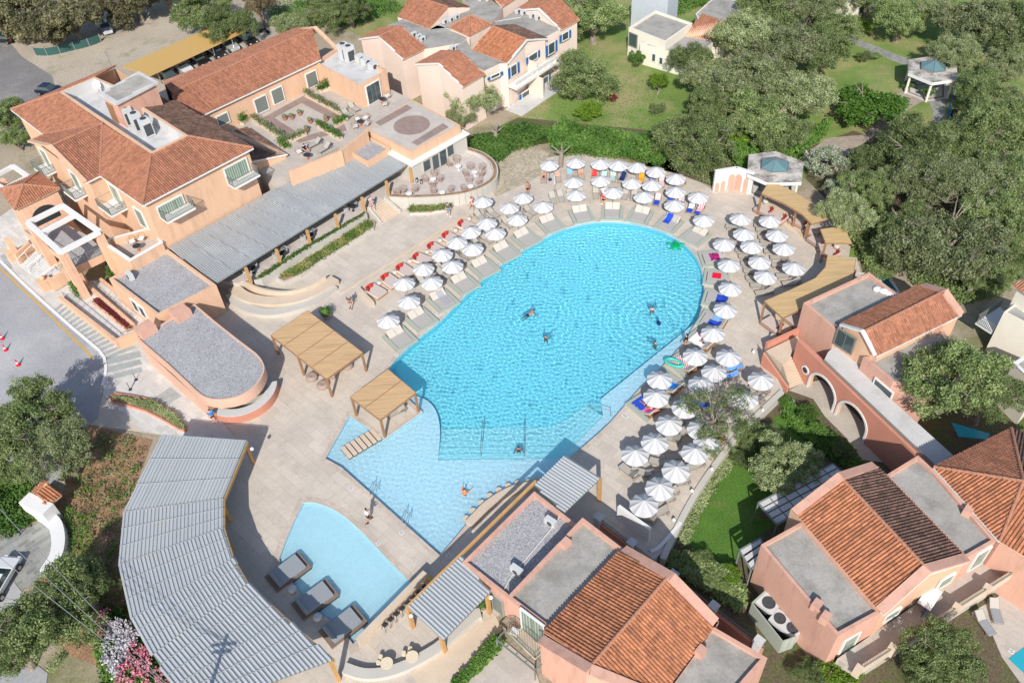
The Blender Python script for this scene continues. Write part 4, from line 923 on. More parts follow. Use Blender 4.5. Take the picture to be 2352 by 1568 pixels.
wl_=MB(); _a,_b=xy(G('f',562,858,1.75)),xy(G('f',728,1095,-.1)); _n=Vector((-(_b-_a).y,(_b-_a).x,0)).normalized()*.15; _v=[_a+_n,_b+_n,_b-_n,_a-_n]; wl_.add([(v.x,v.y,LZ) for v in _v]+[(v.x,v.y,z) for v,z in zip(_v,(1.75,-.1,-.1,1.75))],[(4,5,6,7),(0,1,5,4),(1,2,6,5),(2,3,7,6),(3,0,4,7)]); wl_.beam(G('f',570,840,lz-.4),G('f',790,740,lz-.4),.3,1.9); world(wl_,'parapet',m_coral,sta)
railing([_a,_b],[1.75,-.1],.4,m_iron,sta,step=.15)
# ---------------------------------------------------------------- pink guest houses behind the lawn
pk=bld('pink_guest_house','pale pink guest house with many small tiled gables, flat roofs and blue shutters','building',G('b',900,600))
GE=6.6; GR=8.2
b_=lambda x,y,z: G('b',x,y,z)
def gable(el0,el1,r0,r1,er0,er1,m1=m_tile,m2=m_tile,z=GE,zr=GR):
    """two slopes: near-left eave el0-el1, ridge r0-r1, right eave er0-er1 (first point of each at the gable facing the camera)"""
    P=[b_(*el0,z),b_(*el1,z),b_(*r0,zr),b_(*r1,zr),b_(*er0,z),b_(*er1,z)]
    tileroof(pk,[[P[0],P[1],P[3],P[2]],[P[2],P[3],P[5],P[4]]],[m1,m2],ridges=[(P[2],P[3])])
    o=[P[0],P[2],P[4],P[5],P[3],P[1]]; c=sum(o,Vector())/6; o2=[p.lerp(Vector((c.x,c.y,p.z)),.05)-Vector((0,0,.12)) for p in o]
    world(skirt(MB(),o2,0),'wall',m_pale,pk)
    v=MB()
    for a,b in ((P[0],P[2]),(P[2],P[4])): v.beam(a-Vector((0,0,.05)),b-Vector((0,0,.05)),.22,.2)
    world(v,'verge',m_white,pk); return P
gable((125,268),(285,188),(260,252),(415,180),(425,410),(585,332))
P3=gable((510,442),(690,352),(670,437),(815,350),(838,602),(990,512))
gable((735,55),(600,-10),(615,200),(390,118),(880,52),(780,-10),m_tiledark,m_tile) if False else None
# rear gable: slope faces the camera-left
q=[b_(388,118,GE),b_(608,203,GE),b_(735,52,GR),b_(480,-30,GR),b_(885,52,GE+.3),b_(650,-40,GE)]
tileroof(pk,[[q[0],q[1],q[2],q[3]],[q[2],q[3],q[5],q[4]]],[m_tile,m_tiledark],ridges=[(q[2],q[3])]); world(skirt(MB(),[q[0],q[1],q[2]-Vector((0,0,.1)),q[4],q[5],q[3]],0),'wall',m_pale,pk)
q=[b_(900,342,GE),b_(1145,438,GE),b_(1278,275,GR),b_(1045,183,GR),b_(1418,268,GE),b_(1190,170,GE)]
tileroof(pk,[[q[0],q[1],q[2],q[3]],[q[2],q[3],q[5],q[4]]],[m_tile2,m_tiledark],ridges=[(q[2],q[3])]); world(skirt(MB(),[q[0].lerp(q[4],.05),q[1].lerp(q[4],.05),q[2].lerp(q[3],.06)-Vector((0,0,.15)),q[4].lerp(q[1],.05),q[5]],0),'wall',m_pale,pk)
v=MB()
for a,b in ((q[1],q[2]),(q[2],q[4])): v.beam(a-Vector((0,0,.03)),b-Vector((0,0,.03)),.25,.22)
world(v,'verge',m_white,pk); q4=q
q=[b_(1200,70,GE),b_(1375,62,GR-.3),b_(1515,-20,GR),b_(1400,-30,GE),b_(1515,205,GE),b_(1645,135,GE)]
tileroof(pk,[[b_(1200,70,GE),b_(1358,60,GR),b_(1500,-20,GR),b_(1350,-20,GE)],[b_(1358,60,GR),b_(1512,208,GE),b_(1645,138,GE),b_(1500,-20,GR)]],[m_tile,m_tile],ridges=[(b_(1358,60,GR),b_(1500,-20,GR))])
world(skirt(MB(),[b_(1215,75,GE-.1),b_(1358,66,GR-.15),b_(1505,205,GE-.1),b_(1625,145,GE-.1),b_(1500,-10,GR-.3),b_(1350,-10,GE)],0),'wall',m_pale,pk)
v=MB().beam(b_(1210,72,GE),b_(1358,62,GR),.25,.22); v.beam(b_(1358,62,GR),b_(1512,206,GE),.25,.22); v.beam(b_(1512,206,GE-.1),b_(1643,138,GE-.1),.14,.16); world(v,'verge',m_white,pk)
q=[b_(1055,-20,GE),b_(1110,50,GE),b_(1285,-40,GE)]
tileroof(pk,[[b_(1000,-50,GR),b_(1108,50,GE),b_(1260,-40,GE),b_(1150,-120,GR)]],[m_tile]); world(skirt(MB(),[b_(1000,-50,GE),b_(1108,48,GE-.1),b_(1285,-50,GE-.1),b_(1150,-120,GE)],0),'wall',m_pale,pk)
# pyramid turret
apx=b_(885,108,8.4); c4=[b_(742,190,7.0),b_(880,252,7.0),b_(1038,168,7.0),b_(890,118,7.0)]
tileroof(pk,[[c4[0],c4[1],apx],[c4[1],c4[2],apx]],[m_tile,m_tile],ridges=[(c4[0],apx),(c4[1],apx),(c4[2],apx)]); world(skirt(MB(),[p.lerp(apx,.06)-Vector((0,0,.15)) for p in c4],0),'wall',m_pale,pk)
for pts in ([(310,182),(430,130),(700,185),(740,190),(880,252),(820,300),(575,340),(400,260)],[(900,340),(1145,438),(1090,440),(985,490),(720,350),(860,280)],[(1035,180),(1190,80),(1330,85),(1505,205),(1400,260),(1190,175)],[(610,205),(735,55),(890,55),(830,-30),(1000,-30),(1110,55),(1035,165),(890,118),(742,190)]):
    z=GE-.05; P=ccw([b_(x,y,z) for x,y in pts]); world(MB().wallring(at_z(P,0),0,z),'wall',m_pale,pk); world(MB().poly(at_z(P,z)),'flat_roof',m_conc,pk)
# openings, balconies, shutters
fA,fB=xy(q4[1]),xy(q4[4])
for x0,y0,x1,y1 in ((1170,530,1200,440),(1290,435,1345,355)): opening(pk,fA,fB,'b',x0,y0,x1,y1,'window',m_white,m_glass,shut=True,mw=1.2)
for x0,y0,x1,y1 in ((1245,720,1290,615),(1370,610,1420,520)): opening(pk,fA,fB,'b',x0,y0,x1,y1,'door',m_white,m_glass,shut=True,mw=1.2)
hA_,hB_=xy(b_(1420,262,GE)),xy(b_(1512,208,GE)); 
opening(pk,hA_,hB_,'b',1425,380,1465,285,'window',m_white,m_glass,shut=True,mw=1.3)
iA,iB=xy(b_(1512,208,GE)),xy(b_(1640,140,GE)); opening(pk,iA,iB,'b',1520,285,1560,215,'window',m_white,m_glass,shut=True,mw=.9)
jA,jB=xy(P3[4]),xy(P3[5]); 
kA,kB=xy(b_(985,510,GE)),xy(b_(1145,438,GE)); opening(pk,kA,kB,'b',1030,545,1085,500,'window',m_white,m_glass,shut=True,mw=1.2)
for (f0,f1_,zz,dep) in (((fA,fB,-.2,3.8),0,3.5,1.5),):
    d,n=wallframe(fA,fB); L_=(fB-fA).length; at=lambda s,o:fA+d*s+n*o; bp=ccw([at(-.3,.01),at(L_+.3,.01),at(L_+.3,1.7),at(-.3,1.7)]); bo_=world(MB().prism(at_z(bp,0),3.2,3.5,bottom=True),'balcony',m_white,pk)
    bl=MB()
    for k in range(int((L_+.6)/.28)): p=at(-.3+k*.28,1.6); bl.lathe((p.x,p.y,3.5),[(.07,0),(.1,.2),(.05,.5),(.09,.85)],6)
    bl.beam(at(-.35,1.6)+Vector((0,0,4.42)),at(L_+.35,1.6)+Vector((0,0,4.42)),.2,.12); world(bl,'balustrade',m_white,bo_)
    world(MB().beam(at(L_*.5,.0)+Vector((0,0,1.6)),at(L_*.5,2.6)+Vector((0,0,1.6)),.2,3.2).beam(at(L_*.5,.0)+Vector((0,0,4.4)),at(L_*.5,1.6)+Vector((0,0,4.4)),.2,1.8),'divider',m_pale,pk)
    world(MB().prism(ccw(at_z([at(-1,0),at(L_+1,0),at(L_+1,3),at(-1,3)],0)),0,.15),'patio',m_lightconc,pk)
sw=[(655,345,'b'),(755,280,'b')]
s0_,s1_=xy(b_(575,340,GE)),xy(b_(820,300,GE)); 
for x,y in ((655,340),(757,280)):
    p=b_(x,y,4.6); openz(pk,p-Vector((0,0,p.z)),dF,nF,-.25,.25,4.3,5.2,'window')
for k,(x,y) in enumerate([(500,255),(535,270),(560,285),(715,165),(758,150),(795,132),(1218,95),(1255,105),(1315,125),(1355,140),(770,350),(965,8),(1015,8)]):
    acunit(b_(x,y,GE),radians(42),.9,.4,.7,['small outdoor unit %s on the pink roofs'%w for w in ('at the left gable','beside the left gable, middle of three','nearest the left gable window','by the pyramid turret, lowest of three','by the pyramid turret, middle of three','by the pyramid turret, topmost of three','at the far right gable, first from the turret','second from the turret at the far right gable','third from the turret at the far right gable','nearest the far right gable slope','standing alone before the front tiled gable','left of the pair at the top edge','right of the pair at the top edge')][k],1,False,'small units on the pink house roof')
# ---------------------------------------------------------------- cream houses at the top
cr=bld('cream_bungalow','cream flat-roofed bungalow with a grey raised parapet roof at the lawn edge','building',G('b',2100,400))
flat(cr,[G('b',x,y,4.4) for x,y in [(1980,190),(2165,72),(2420,160),(2235,290)]],0,4.4,m_cream,m_conc,.3,.3)
flat(cr,[G('b',x,y,3.2) for x,y in [(2060,300),(2240,285),(2480,180),(2560,300),(2420,400)]],0,3.2,m_cream,m_conc,.12,.12)
cA,cB=xy(G('b',2060,300,3.2)),xy(G('b',2420,400,3.2))
for x0,y0,x1,y1 in ((2145,420,2165,375),(2195,440,2215,400)): opening(cr,cA,cB,'b',x0,y0,x1,y1,'window',mw=.5)
opening(cr,xy(G('b',1980,190,4.4)),xy(G('b',2235,290,4.4)),'b',1990,310,2035,245,'window',m_iron,m_glass,mw=1.4)
cr2=bld('cream_bungalow','cream house with grey flat roof and small terracotta slope half under the olives','building',G('c',200,100))
flat(cr2,[G('c',x,y,3.6) for x,y in [(90,95),(240,-40),(450,30),(380,210),(130,190)]],0,3.6,m_cream,m_conc,.1,.15)
tq2=[G('c',20,250,3.2),G('c',300,290,3.2),G('c',370,175,4.6),G('c',130,100,4.6)]; tileroof(cr2,[tq2],[m_tile]); world(skirt(MB(),offset(ccw(tq2),.2),0),'wall',m_cream,cr2)
cr3=bld('cream_house','cream two-storey house with white balustraded balcony at the top edge','building',G('c',1200,50))
flat(cr3,[G('c',x,y,6.0) for x,y in [(960,-190),(1180,-110),(1400,-190),(1250,-330)]],0,6.0,m_cream,m_conc,.3,.3)
d3A,d3B=xy(G('c',1180,-110,6.0)),xy(G('c',1400,-190,6.0))
dd,nn=wallframe(d3A,d3B); openz(cr3,d3A,dd,nn,1,2.4,3.3,5.3,'window',m_white,m_glass); openz(cr3,d3A,dd,nn,2.6,3.8,0,2.2,'door',m_white,m_dark)
bp=ccw([d3A+dd*.5+nn*.01,d3A+dd*5.2+nn*.01,d3A+dd*5.2+nn*1.4,d3A+dd*.5+nn*1.4]); bo_=world(MB().prism(at_z(bp,0),3.0,3.25,bottom=True),'balcony',m_white,cr3)
bl=MB()
for k in range(15): p=d3A+dd*(.5+k*.33)+nn*1.3; bl.lathe((p.x,p.y,3.25),[(.07,0),(.1,.2),(.05,.5),(.09,.8)],6)
bl.beam(d3A+dd*.5+nn*1.3+Vector((0,0,4.12)),d3A+dd*5.2+nn*1.3+Vector((0,0,4.12)),.2,.12); world(bl,'balustrade',m_white,bo_)
gy=bld('grey_house','blue-grey rendered house cut by the top edge beside the bungalow','building',G('u',1450,20))
flat(gy,[G('u',x,y,5.5) for x,y in [(1452,-16),(1500,-50),(1560,-20),(1535,-2)]],0,5.5,M('blue_grey_render',(.42,.46,.50),.9,.04),m_conc,.1,.2)
# cream houses at the right edge
rc=bld('cream_villa','yellow-cream villa with grey roof and balcony at the right edge','building',G('f',2300,700))
flat(rc,[G('f',x,y,5.2) for x,y in [(2215,580),(2352,480),(2700,600),(2450,700)]],LZ,5.2,m_cream,m_conc,.15,.15)
rt_=[G('f',2272,392,7.2),G('f',2420,330,8.2),G('f',2520,420,8.2),G('f',2400,480,7.2)]; tileroof(rc,[rt_],[m_tile]); world(skirt(MB(),offset(ccw(rt_),.3),LZ),'wall',m_cream,rc)
flat(rc,[G('f',x,y,4.2) for x,y in [(2280,935),(2352,890),(2560,980),(2450,1100)]],LZ,4.2,m_cream,m_conc,.15,.2,cap=m_white)
rb2=world(MB().prism(ccw(at_z([G('f',x,y,2.5) for x,y in [(2020,650),(2190,540),(2240,600),(2130,720)]],0)),2.2,2.4,bottom=True),'balcony',m_white,rc); railing([xy(G('f',x,y,2.5)) for x,y in [(2190,540),(2020,650),(2130,720)]],2.4,1.0,m_iron,rb2)
# ---------------------------------------------------------------- hexagonal kiosks
def hexk(name,label,f,pts,z,sky,group):
    t_=bld(name,label,'kiosk',G(f,*pts[0]),group); P=ccw([G(f,x,y,z) for x,y in pts]); c=sum(P,Vector())/6
    m_mossy=M('mossy_concrete',(.50,.47,.43),.95,.15,.6,.08,6,c2=(.16,.13,.11),c2amt=.75,c2scale=.7)
    inn=[p.lerp(c,.52) for p in P]; mb=MB(); o=P; mb.wallring(at_z(o,0),z-.45,z); 
    world(mb,'fascia',m_white,t_); rf=MB(); rf.poly(at_z(o,z+.004),[at_z(inn,z+.004)]); rf.poly(at_z(o,z-.45),[at_z(inn,z-.45)]); world(rf,'roof',m_mossy,t_)
    k=MB(); k.wallring(at_z(inn,0),z-.45,z+.35); k.poly(at_z(inn,z+.35),[at_z([p.lerp(c,.08) for p in inn],z+.35)]); world(k,'skylight_kerb',m_conc,t_)
    ap=Vector((c.x,c.y,z+1.15)); g=MB()
    for i in range(6): g.face([inn[i]+Vector((0,0,.36)),inn[(i+1)%6]+Vector((0,0,.36)),ap])
    m,t,b=nt('skylight_glass') if 'skylight_glass' not in MATS else (MATS['skylight_glass'],None,None)
    if t: b.inputs['Base Color'].default_value=(.12,.22,.23,1); b.inputs['Roughness'].default_value=.12; MATS['skylight_glass']=m
    so=world(g,'skylight',MATS['skylight_glass'],t_); fr=MB()
    for i in range(6): fr.beam(inn[i]+Vector((0,0,.38)),ap+Vector((0,0,.03)),.07,.06); fr.beam(inn[i]+Vector((0,0,.38)),inn[(i+1)%6]+Vector((0,0,.38)),.09,.08)
    world(fr,'glazing_bar',m_steel,so); 
    for i in range(6): p=P[i].lerp(c,.13); world(MB().tube((p.x,p.y,0),(p.x,p.y,z-.44),.17,n=10),'column',m_cream,t_)
    fl=MB(); fl.poly(at_z([p.lerp(c,.1) for p in P],.03)); world(fl,'floor',m_lightconc,t_)
    for q,mm in ((.75,m_wood),(.45,m_conc)):
        a=[c.lerp(p,q) for p in P]; b=[c.lerp(p,q-.08) for p in P]; world(MB().poly(at_z(a,.036),[at_z(b,.036)]),'floor_band',mm,t_)
    return t_
hexk('hexagonal_kiosk','hexagonal kiosk with mossy concrete roof and glass skylight beside the arched white wall','c',[(455,1065),(640,1042),(835,1115),(820,1255),(590,1262),(445,1200)],2.9,None,'hexagonal kiosks')
hexk('hexagonal_kiosk','open hexagonal kiosk on cream columns on the upper lawn by the swing','c',[(1556,412),(1730,385),(1890,430),(1893,545),(1722,570),(1555,502)],3.1,None,'hexagonal kiosks')
# white wall with five salmon arched niches
nw=bld('niche_wall','curved white wall with five salmon arched doors at the deck edge','wall',G('c',330,1300))
base=[(205,1318),(330,1295),(465,1330)]; W=[xy(G('c',205,1320,0)),xy(G('c',350,1296,0)),xy(G('c',470,1335,0))]; mb=MB()
for i in range(2):
    a,b=W[i],W[i+1]; mb.beam(a+Vector((0,0,1.45)),b+Vector((0,0,1.45)),.35,2.9); mb.beam(a+Vector((0,0,2.95)),b+Vector((0,0,2.95)),.45,.12)
world(mb,'wall',m_white,nw)
for (i,t_,w_,h_) in ((0,.15,.27,1.3),(0,.43,.27,1.45),(0,.80,.40,2.2),(1,.24,.40,2.25),(1,.72,.40,2.1)):
    a,b=W[i],W[i+1]; d=(b-a).normalized(); n=Vector((d.y,-d.x,0)); c=a.lerp(b,t_)+n*.2; P=[c+d*(-w_),c+d*w_]+[c+d*(w_*cos(x))+Vector((0,0,h_-.45+.45*sin(x)*1.1)) for x in [pi*k/10 for k in range(11)]]; m=MB(); m.face(P); Q=[p+n*.05 for p in P]; m.face(Q); m.add(P+Q,[(k,(k+1)%len(P),(k+1)%len(P)+len(P),k+len(P)) for k in range(len(P))]); world(m,'arched_door',m_pink,nw)
# ---------------------------------------------------------------- more ground: lawn, lower garden, road, beds
m_lawn=M('lawn_grass',(.155,.235,.055),.95,.22,.18,.12,6,bump=.6,bscale=18,c2=(.33,.29,.14),c2amt=.7,c2scale=.13)
m_lawn2=M('lush_grass',(.08,.17,.025),.95,.2,.4,.12,6,bump=.6,bscale=18,c2=(.13,.18,.045),c2amt=.3,c2scale=.3)
def sheet(name,f,pts,z,mat): return struct(name,MB().poly(ccw(GL(f,z,*pts))),mat)
sheet('lawn','u',[1050,340,1130,300,1190,265,1290,190,1330,60,1440,-60,2700,-300,2900,600,2300,640,2050,600,1950,590,1960,520,1850,410,1700,340,1520,385,1400,340,1250,330,1180,300],.004,m_lawn)
sheet('ground_cover','u',[600,60,640,40,760,-60,1000,-300,1500,-400,1440,-60,1330,60,1230,60,1100,200,840,90,780,60,700,66],.005,m_lawn)
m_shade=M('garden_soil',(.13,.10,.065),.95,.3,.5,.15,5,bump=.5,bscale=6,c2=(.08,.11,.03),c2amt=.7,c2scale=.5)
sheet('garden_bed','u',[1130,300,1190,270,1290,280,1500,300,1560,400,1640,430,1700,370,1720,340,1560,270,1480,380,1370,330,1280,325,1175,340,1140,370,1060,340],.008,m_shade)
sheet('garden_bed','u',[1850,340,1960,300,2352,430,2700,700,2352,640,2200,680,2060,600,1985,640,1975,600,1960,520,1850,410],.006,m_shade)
m_cob=paving('cobble',(.42,.37,.29),.35,.25,radians(30),mortar=.02,var=.22,dark=.7,c2=(.46,.38,.26))
sheet('path','u',[1145,352,1180,338,1240,340,1262,352,1245,384,1250,398,1200,425,1140,452,1128,440,1138,400],.012,m_cob)
m_slate=paving('slate_paving',(.27,.27,.25),.9,.45,radians(-40),mortar=.02,var=.2,dark=1.3)
sheet('path','c',[1000,170,1080,190,1230,280,1555,405,1560,450,1500,440,1210,320,1020,240],.012,m_slate)
sheet('path','c',[1690,690,1820,680,1815,760,1800,830,1725,830,1725,760],.012,m_slate)
sheet('path','c',[1480,650,1560,600,1640,560,1900,560,2190,620,2190,690,1850,650,1700,690,1640,705,1530,770],.010,paving('beige_path',(.36,.30,.24),.5,.5,.5,var=.1))
sheet('path','c',[1240,930,1300,870,1480,760,1500,800,1330,930,1100,1090,850,1130,820,1080,1000,950],.012,paving('beige_path',(.36,.30,.24),.5,.5,.5))
sheet('path','c',[1960,750,2090,745,2080,790,1980,770],.02,m_soil)
# upper left: dirt yard, asphalt, parking bays
m_yard=M('yard_gravel',(.42,.36,.285),.95,.12,.12,.1,4,c2=(.27,.25,.16),c2amt=.3,c2scale=.25)
m_asph=M('asphalt',(.20,.19,.185),.9,.15,.2,.12,5,c2=(.30,.28,.25),c2amt=.5,c2scale=.15)
sheet('yard','u',[-300,100,0,40,260,-60,420,-60,420,60,640,60,640,90,330,260,240,240,60,250,-200,330],.010,m_yard)
sheet('road','u',[-400,60,0,70,50,130,120,175,130,210,60,250,-300,500],.014,m_asph)
sheet('parking_bay','a',[1080,540,1750,200,1900,240,1200,590],.018,M('bay_concrete',(.40,.36,.31),.9,.08))
bl_=MB()
for k in range(6): a=G('a',1180+k*125,575-k*62,.022); b=G('a',1120+k*125,535-k*62,.022); bl_.beam(a,b,.12,.002)
struct('bay_marking',bl_,m_white)
m_road=M('pale_road',(.33,.33,.34),.9,.14,.12,.05,4,c2=(.42,.42,.42),c2amt=.5,c2scale=.1)
sheet('road','u',[-400,340,0,598,100,693,232,809,240,868,225,960,205,975,130,1110,0,1120,-500,1200],.014,m_road)
sheet('pavement','u',[-60,540,0,598,100,693,232,809,243,850,236,905,330,990,560,1030,420,860,330,780,270,760,180,680,100,560,40,470],.02,paving('front_paving',(.55,.53,.50),1.0,.5,radians(43),dark=.85))
kb=MB(); kp=[G('u',*p) for p in [(-60,548),(0,599),(50,648),(100,694),(165,752),(228,805),(240,822),(244,845),(241,868),(236,885)]]
for i in range(len(kp)-1): kb.beam(kp[i]+Vector((0,0,.03)),kp[i+1]+Vector((0,0,.03)),.3,.14)
struct('kerb',kb,m_white)
yl=MB(); yp=[G('u',*p,.022) for p in [(0,616),(90,699),(214,822)]]
for i in range(2): yl.beam(yp[i],yp[i+1],.16,.004)
struct('road_marking',yl,plain('yellow_paint',(.62,.33,.02),.8))
m_slab=M('grey_slate_band',(.34,.36,.35),.9,.12,1,.1,8)
zb=MB()
for k in range(15):
    t=(k+.15)/15; t2=(k+.8)/15; a=G('d',362,568,.026).lerp(G('d',735,915,.026),t); b=G('d',435,500,.026).lerp(G('d',945,830,.026),t); a2=G('d',362,568,.026).lerp(G('d',735,915,.026),t2); b2=G('d',435,500,.026).lerp(G('d',945,830,.026),t2); zb.face(ccw([a,b,b2,a2]))
for k in range(3):
    t=k*.3; zb.face(ccw([G('d',725+10*k,900+60*k,.026),G('d',960+5*k,850+55*k,.026),G('d',975+5*k,890+50*k,.026),G('d',730+5*k,945+55*k,.026)]))
zb.face(ccw([G('2',x,y,.026) for x,y in [(0,290),(60,260),(180,460),(130,480)]]))
struct('paving_band',zb,m_slab)
# earth slope on the left with drip lines, slate forecourt
sheet('earth_bed','u',[205,975,245,985,350,1010,290,1170,270,1300,300,1430,400,1600,150,1500,60,1300,120,1170,150,1120,140,1060],.03,m_soil)
sheet('forecourt','g',[0,560,290,450,400,520,430,620,330,800,150,930,0,760],.035,m_slate)
sheet('road','g',[-200,780,0,800,80,850,150,940,100,1100,0,1350,60,1500,250,1440,330,1500,300,1700,-200,1800],.034,m_road)
# lower garden
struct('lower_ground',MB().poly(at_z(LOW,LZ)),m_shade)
struct('retaining_wall_face',MB().wallring(list(reversed(LOW)),LZ,-.012),m_lightconc)
sheet('lawn','i',[300,60,470,0,900,20,1000,50,780,180,640,300,520,420,640,480,470,600,380,720,350,760,240,800,60,640,0,560,60,420],LZ+.01,m_lawn2)
sheet('lawn','f',[480,1567,640,1300,760,1270,930,1450,1000,1567],LZ+.01,m_lawn2)
sheet('courtyard','f',[730,1120,830,1070,960,1050,1320,1420,1600,1567,1600,1640,1240,1600,1120,1440,980,1300,900,1180],LZ+.012,paving('courtyard_paving',(.45,.40,.34),1.0,1.0,.2,var=.04,dark=.85))
sheet('path','f',[690,1290,760,1180,780,1200,745,1310],LZ+.02,m_slab)
sheet('terrace','i',[1990,1080,2130,1000,2352,860,2600,900,2600,1500,2352,1600,2200,1390,2120,1200],LZ+.012,m_terr)
struct('water',MB().poly(ccw(GL('i',LZ+.03,2245,1400,2352,1320,2500,1300,2500,1567,2352,1500))),plain('small_pool_water',(.03,.36,.46),.05))
struct('water',MB().poly(ccw(GL('f',LZ+.03,1850,1340,2120,1420,2100,1460,1900,1440))),plain('small_pool_water',(.03,.36,.46),.05))
struct('water',MB().poly(ccw(GL('f',.03,1330,320,1400,335,1450,400,1480,440,1400,400))),plain('dark_pool_water',(.03,.16,.17),.05))
sheet('small_pool_surround','f',[1180,315,1415,300,1500,450,1450,440,1300,330],.02,m_white)
# ---------------------------------------------------------------- raised restaurant floor, patio wall, stairs, planters
RF=[(388,569),(784,353),(960,330),(1074,337)]
arc=[(1067,345),(1100,355),(1117,366),(1131,378),(1137,397),(1131,415),(1104,433),(1067,446),(1025,452),(984,455),(940,456),(899,454),(884,457),(846,480),(820.7,497.6),(660,590),(600,628),(545,650),(470,640)]
rf_=ccw([G('u',*p,1.2) for p in RF+arc]); 
struct('restaurant_floor',MB().prism(at_z(rf_,0),0,1.2),m_prom)
patio=bld('patio_wall','curved white retaining wall with a planted rim round the lobby patio','wall',G('u',1137,397,0))
pwp=smoothline([G('u',*p,1.2) for p in [(1067,345),(1100,355),(1119,366),(1133,380),(1138,399),(1131,417),(1104,434),(1067,446),(1025,452),(984,455),(940,456),(899,454)]],3)
mbw=MB(); 
for i in range(len(pwp)-1): mbw.beam(xy(pwp[i])+Vector((0,0,.78)),xy(pwp[i+1])+Vector((0,0,.78)),.75,1.56)
world(mbw,'wall',m_grey,patio)
mbs=MB()
for i in range(len(pwp)-1): mbs.beam(xy(pwp[i])+Vector((0,0,1.57)),xy(pwp[i+1])+Vector((0,0,1.57)),.4,.05)
world(mbs,'soil_strip',m_soil,patio)
stt=bld('patio_stairs','sandstone steps between white walls climbing from the promenade to the restaurant','staircase',G('u',880,485,0))
sm_=MB(); a0,a1,b0,b1=[xy(G('u',*p,z)) for p,z in (((846,480),1.2),((884,457),1.2),((876,515),0),((921,489),0))]
for k in range(7):
    t0,t1=k/7,(k+1)/7; z=1.2*(1-(k+.5)/7.2); sm_.prism(ccw([a0.lerp(b0,t0),a1.lerp(b1,t0),a1.lerp(b1,t1),a0.lerp(b0,t1)]),0,z)
world(sm_,'steps',m_sand,stt)
sw_=MB()
for p,q in ((a0,b0),(a1,b1)):
    d=(q-p).normalized(); n=Vector((-d.y,d.x,0))*.15; vs=[p+n,q+n,q-n,p-n]; top=[1.5,.3,.3,1.5]; sw_.add([(v.x,v.y,0) for v in vs]+[(v.x,v.y,z) for v,z in zip(vs,top)],[(4,5,6,7),(0,1,5,4),(1,2,6,5),(2,3,7,6),(3,0,4,7)])
world(sw_,'side_wall',m_grey,stt)
def planter(label,f,pts,z,wall=.22,wm=None,zb=0,soil=None):
    P=ccw(GL(f,z,*pts)); t_=bld('planter',label,'planter',P[0],'planting beds'); i=offset(P,wall)
    w=MB().wallring(at_z(P,0),zb,z).poly(at_z(P,z),[at_z(i,z)]).wallring(list(reversed(at_z(i,0))),z-.1,z); world(w,'wall',wm or m_grey,t_); world(MB().poly(at_z(i,z-.06)),'soil',soil or m_soil,t_); return i
planter('long white planter of grasses between the restaurant posts and the promenade','u',[632,638,655,618,700,592,845,502,862,509,858,524,730,603,690,632,652,648],.45)
planter('narrow planter of succulents directly below the restaurant posts','u',[583,644,600,625,660,588,700,562,835,482,842,490,790,522,700,575,640,615,600,640],1.35)
planter('short curved planter of flowering plants below the patio wall','b',[440,1440,520,1395,700,1385,775,1405,745,1440,600,1465,470,1468],.35)
planter('slender leaf-shaped planter on the entrance pavement','d',[750,1160,790,1135,900,1150,1050,1180,1200,1270,1290,1370,1275,1398,1230,1385,1100,1310,1000,1260,850,1215,765,1200],.3,.08,m_coral)
def curvewall(name,label,f,pts,z0,z1,w,mat,cat='wall'):
    P=smoothline([G(f,pts[i],pts[i+1],z1) for i in range(0,len(pts),2)],4); P2=[xy(p) for p in P]; l=offset(P2,w/2,False); r=offset(P2,-w/2,False); mb=MB(); k=len(P2)
    vs=[(p.x,p.y,z0) for p in l]+[(p.x,p.y,z0) for p in r]+[(p.x,p.y,z1) for p in l]+[(p.x,p.y,z1) for p in r]; fs=[]
    for i in range(k-1): fs+= [(2*k+i,2*k+i+1,3*k+i+1,3*k+i),(i+1,i,2*k+i,2*k+i+1),(k+i,k+i+1,3*k+i+1,3*k+i)]
    fs+= [(0,k,3*k,2*k),(k-1,2*k+k-1,3*k+k-1,k+k-1)]
    mb.add(vs,fs); return single(mb,name,mat,label,cat)
curvewall('seat_wall','tall outer ring of the curved concrete seating by the promenade','d',[1580,450,1650,520,1750,565,1870,578,2000,555,2150,500,2300,395],0,.5,1.1,m_grey)
curvewall('seat_wall','low inner curved bench of the concrete seating by the promenade','d',[1605,405,1680,465,1800,498,1950,500,2100,465,2230,398,2305,345],0,.75,1.3,m_sand,'bench')
curvewall('seat_wall','upright curved backrest wall of the concrete seating under the canopy end','d',[1620,320,1700,380,1820,425,1970,440,2110,405,2240,335],0,1.15,.3,m_sand)
curvewall('promenade_kerb','long pale raised kerb separating the promenade from the striped daybeds','6',[-200,1390,200,1140,600,880,900,690,1200,500],0,.12,.2,m_sand,'kerb')
curvewall('garden_wall','white wall with round lamps between the parasol deck and the lower lawn','u',[1797,897,1700,992,1620,1098,1570,1182,1522,1282],LZ,.14,.5,m_grey)
curvewall('garden_wall','short white wall end at the foot of the parasol deck','h',[2130,660,2200,620,2340,460],LZ,.15,.3,m_white)
s_=MB(); s_.beam(G('h',1905,430,.0)+Vector((0,0,.9)),G('h',2120,590,.0)+Vector((0,0,.9)),.3,1.8); single(s_,'screen_wall',m_white,'freestanding white screen wall behind the villa roof at the deck corner','wall')
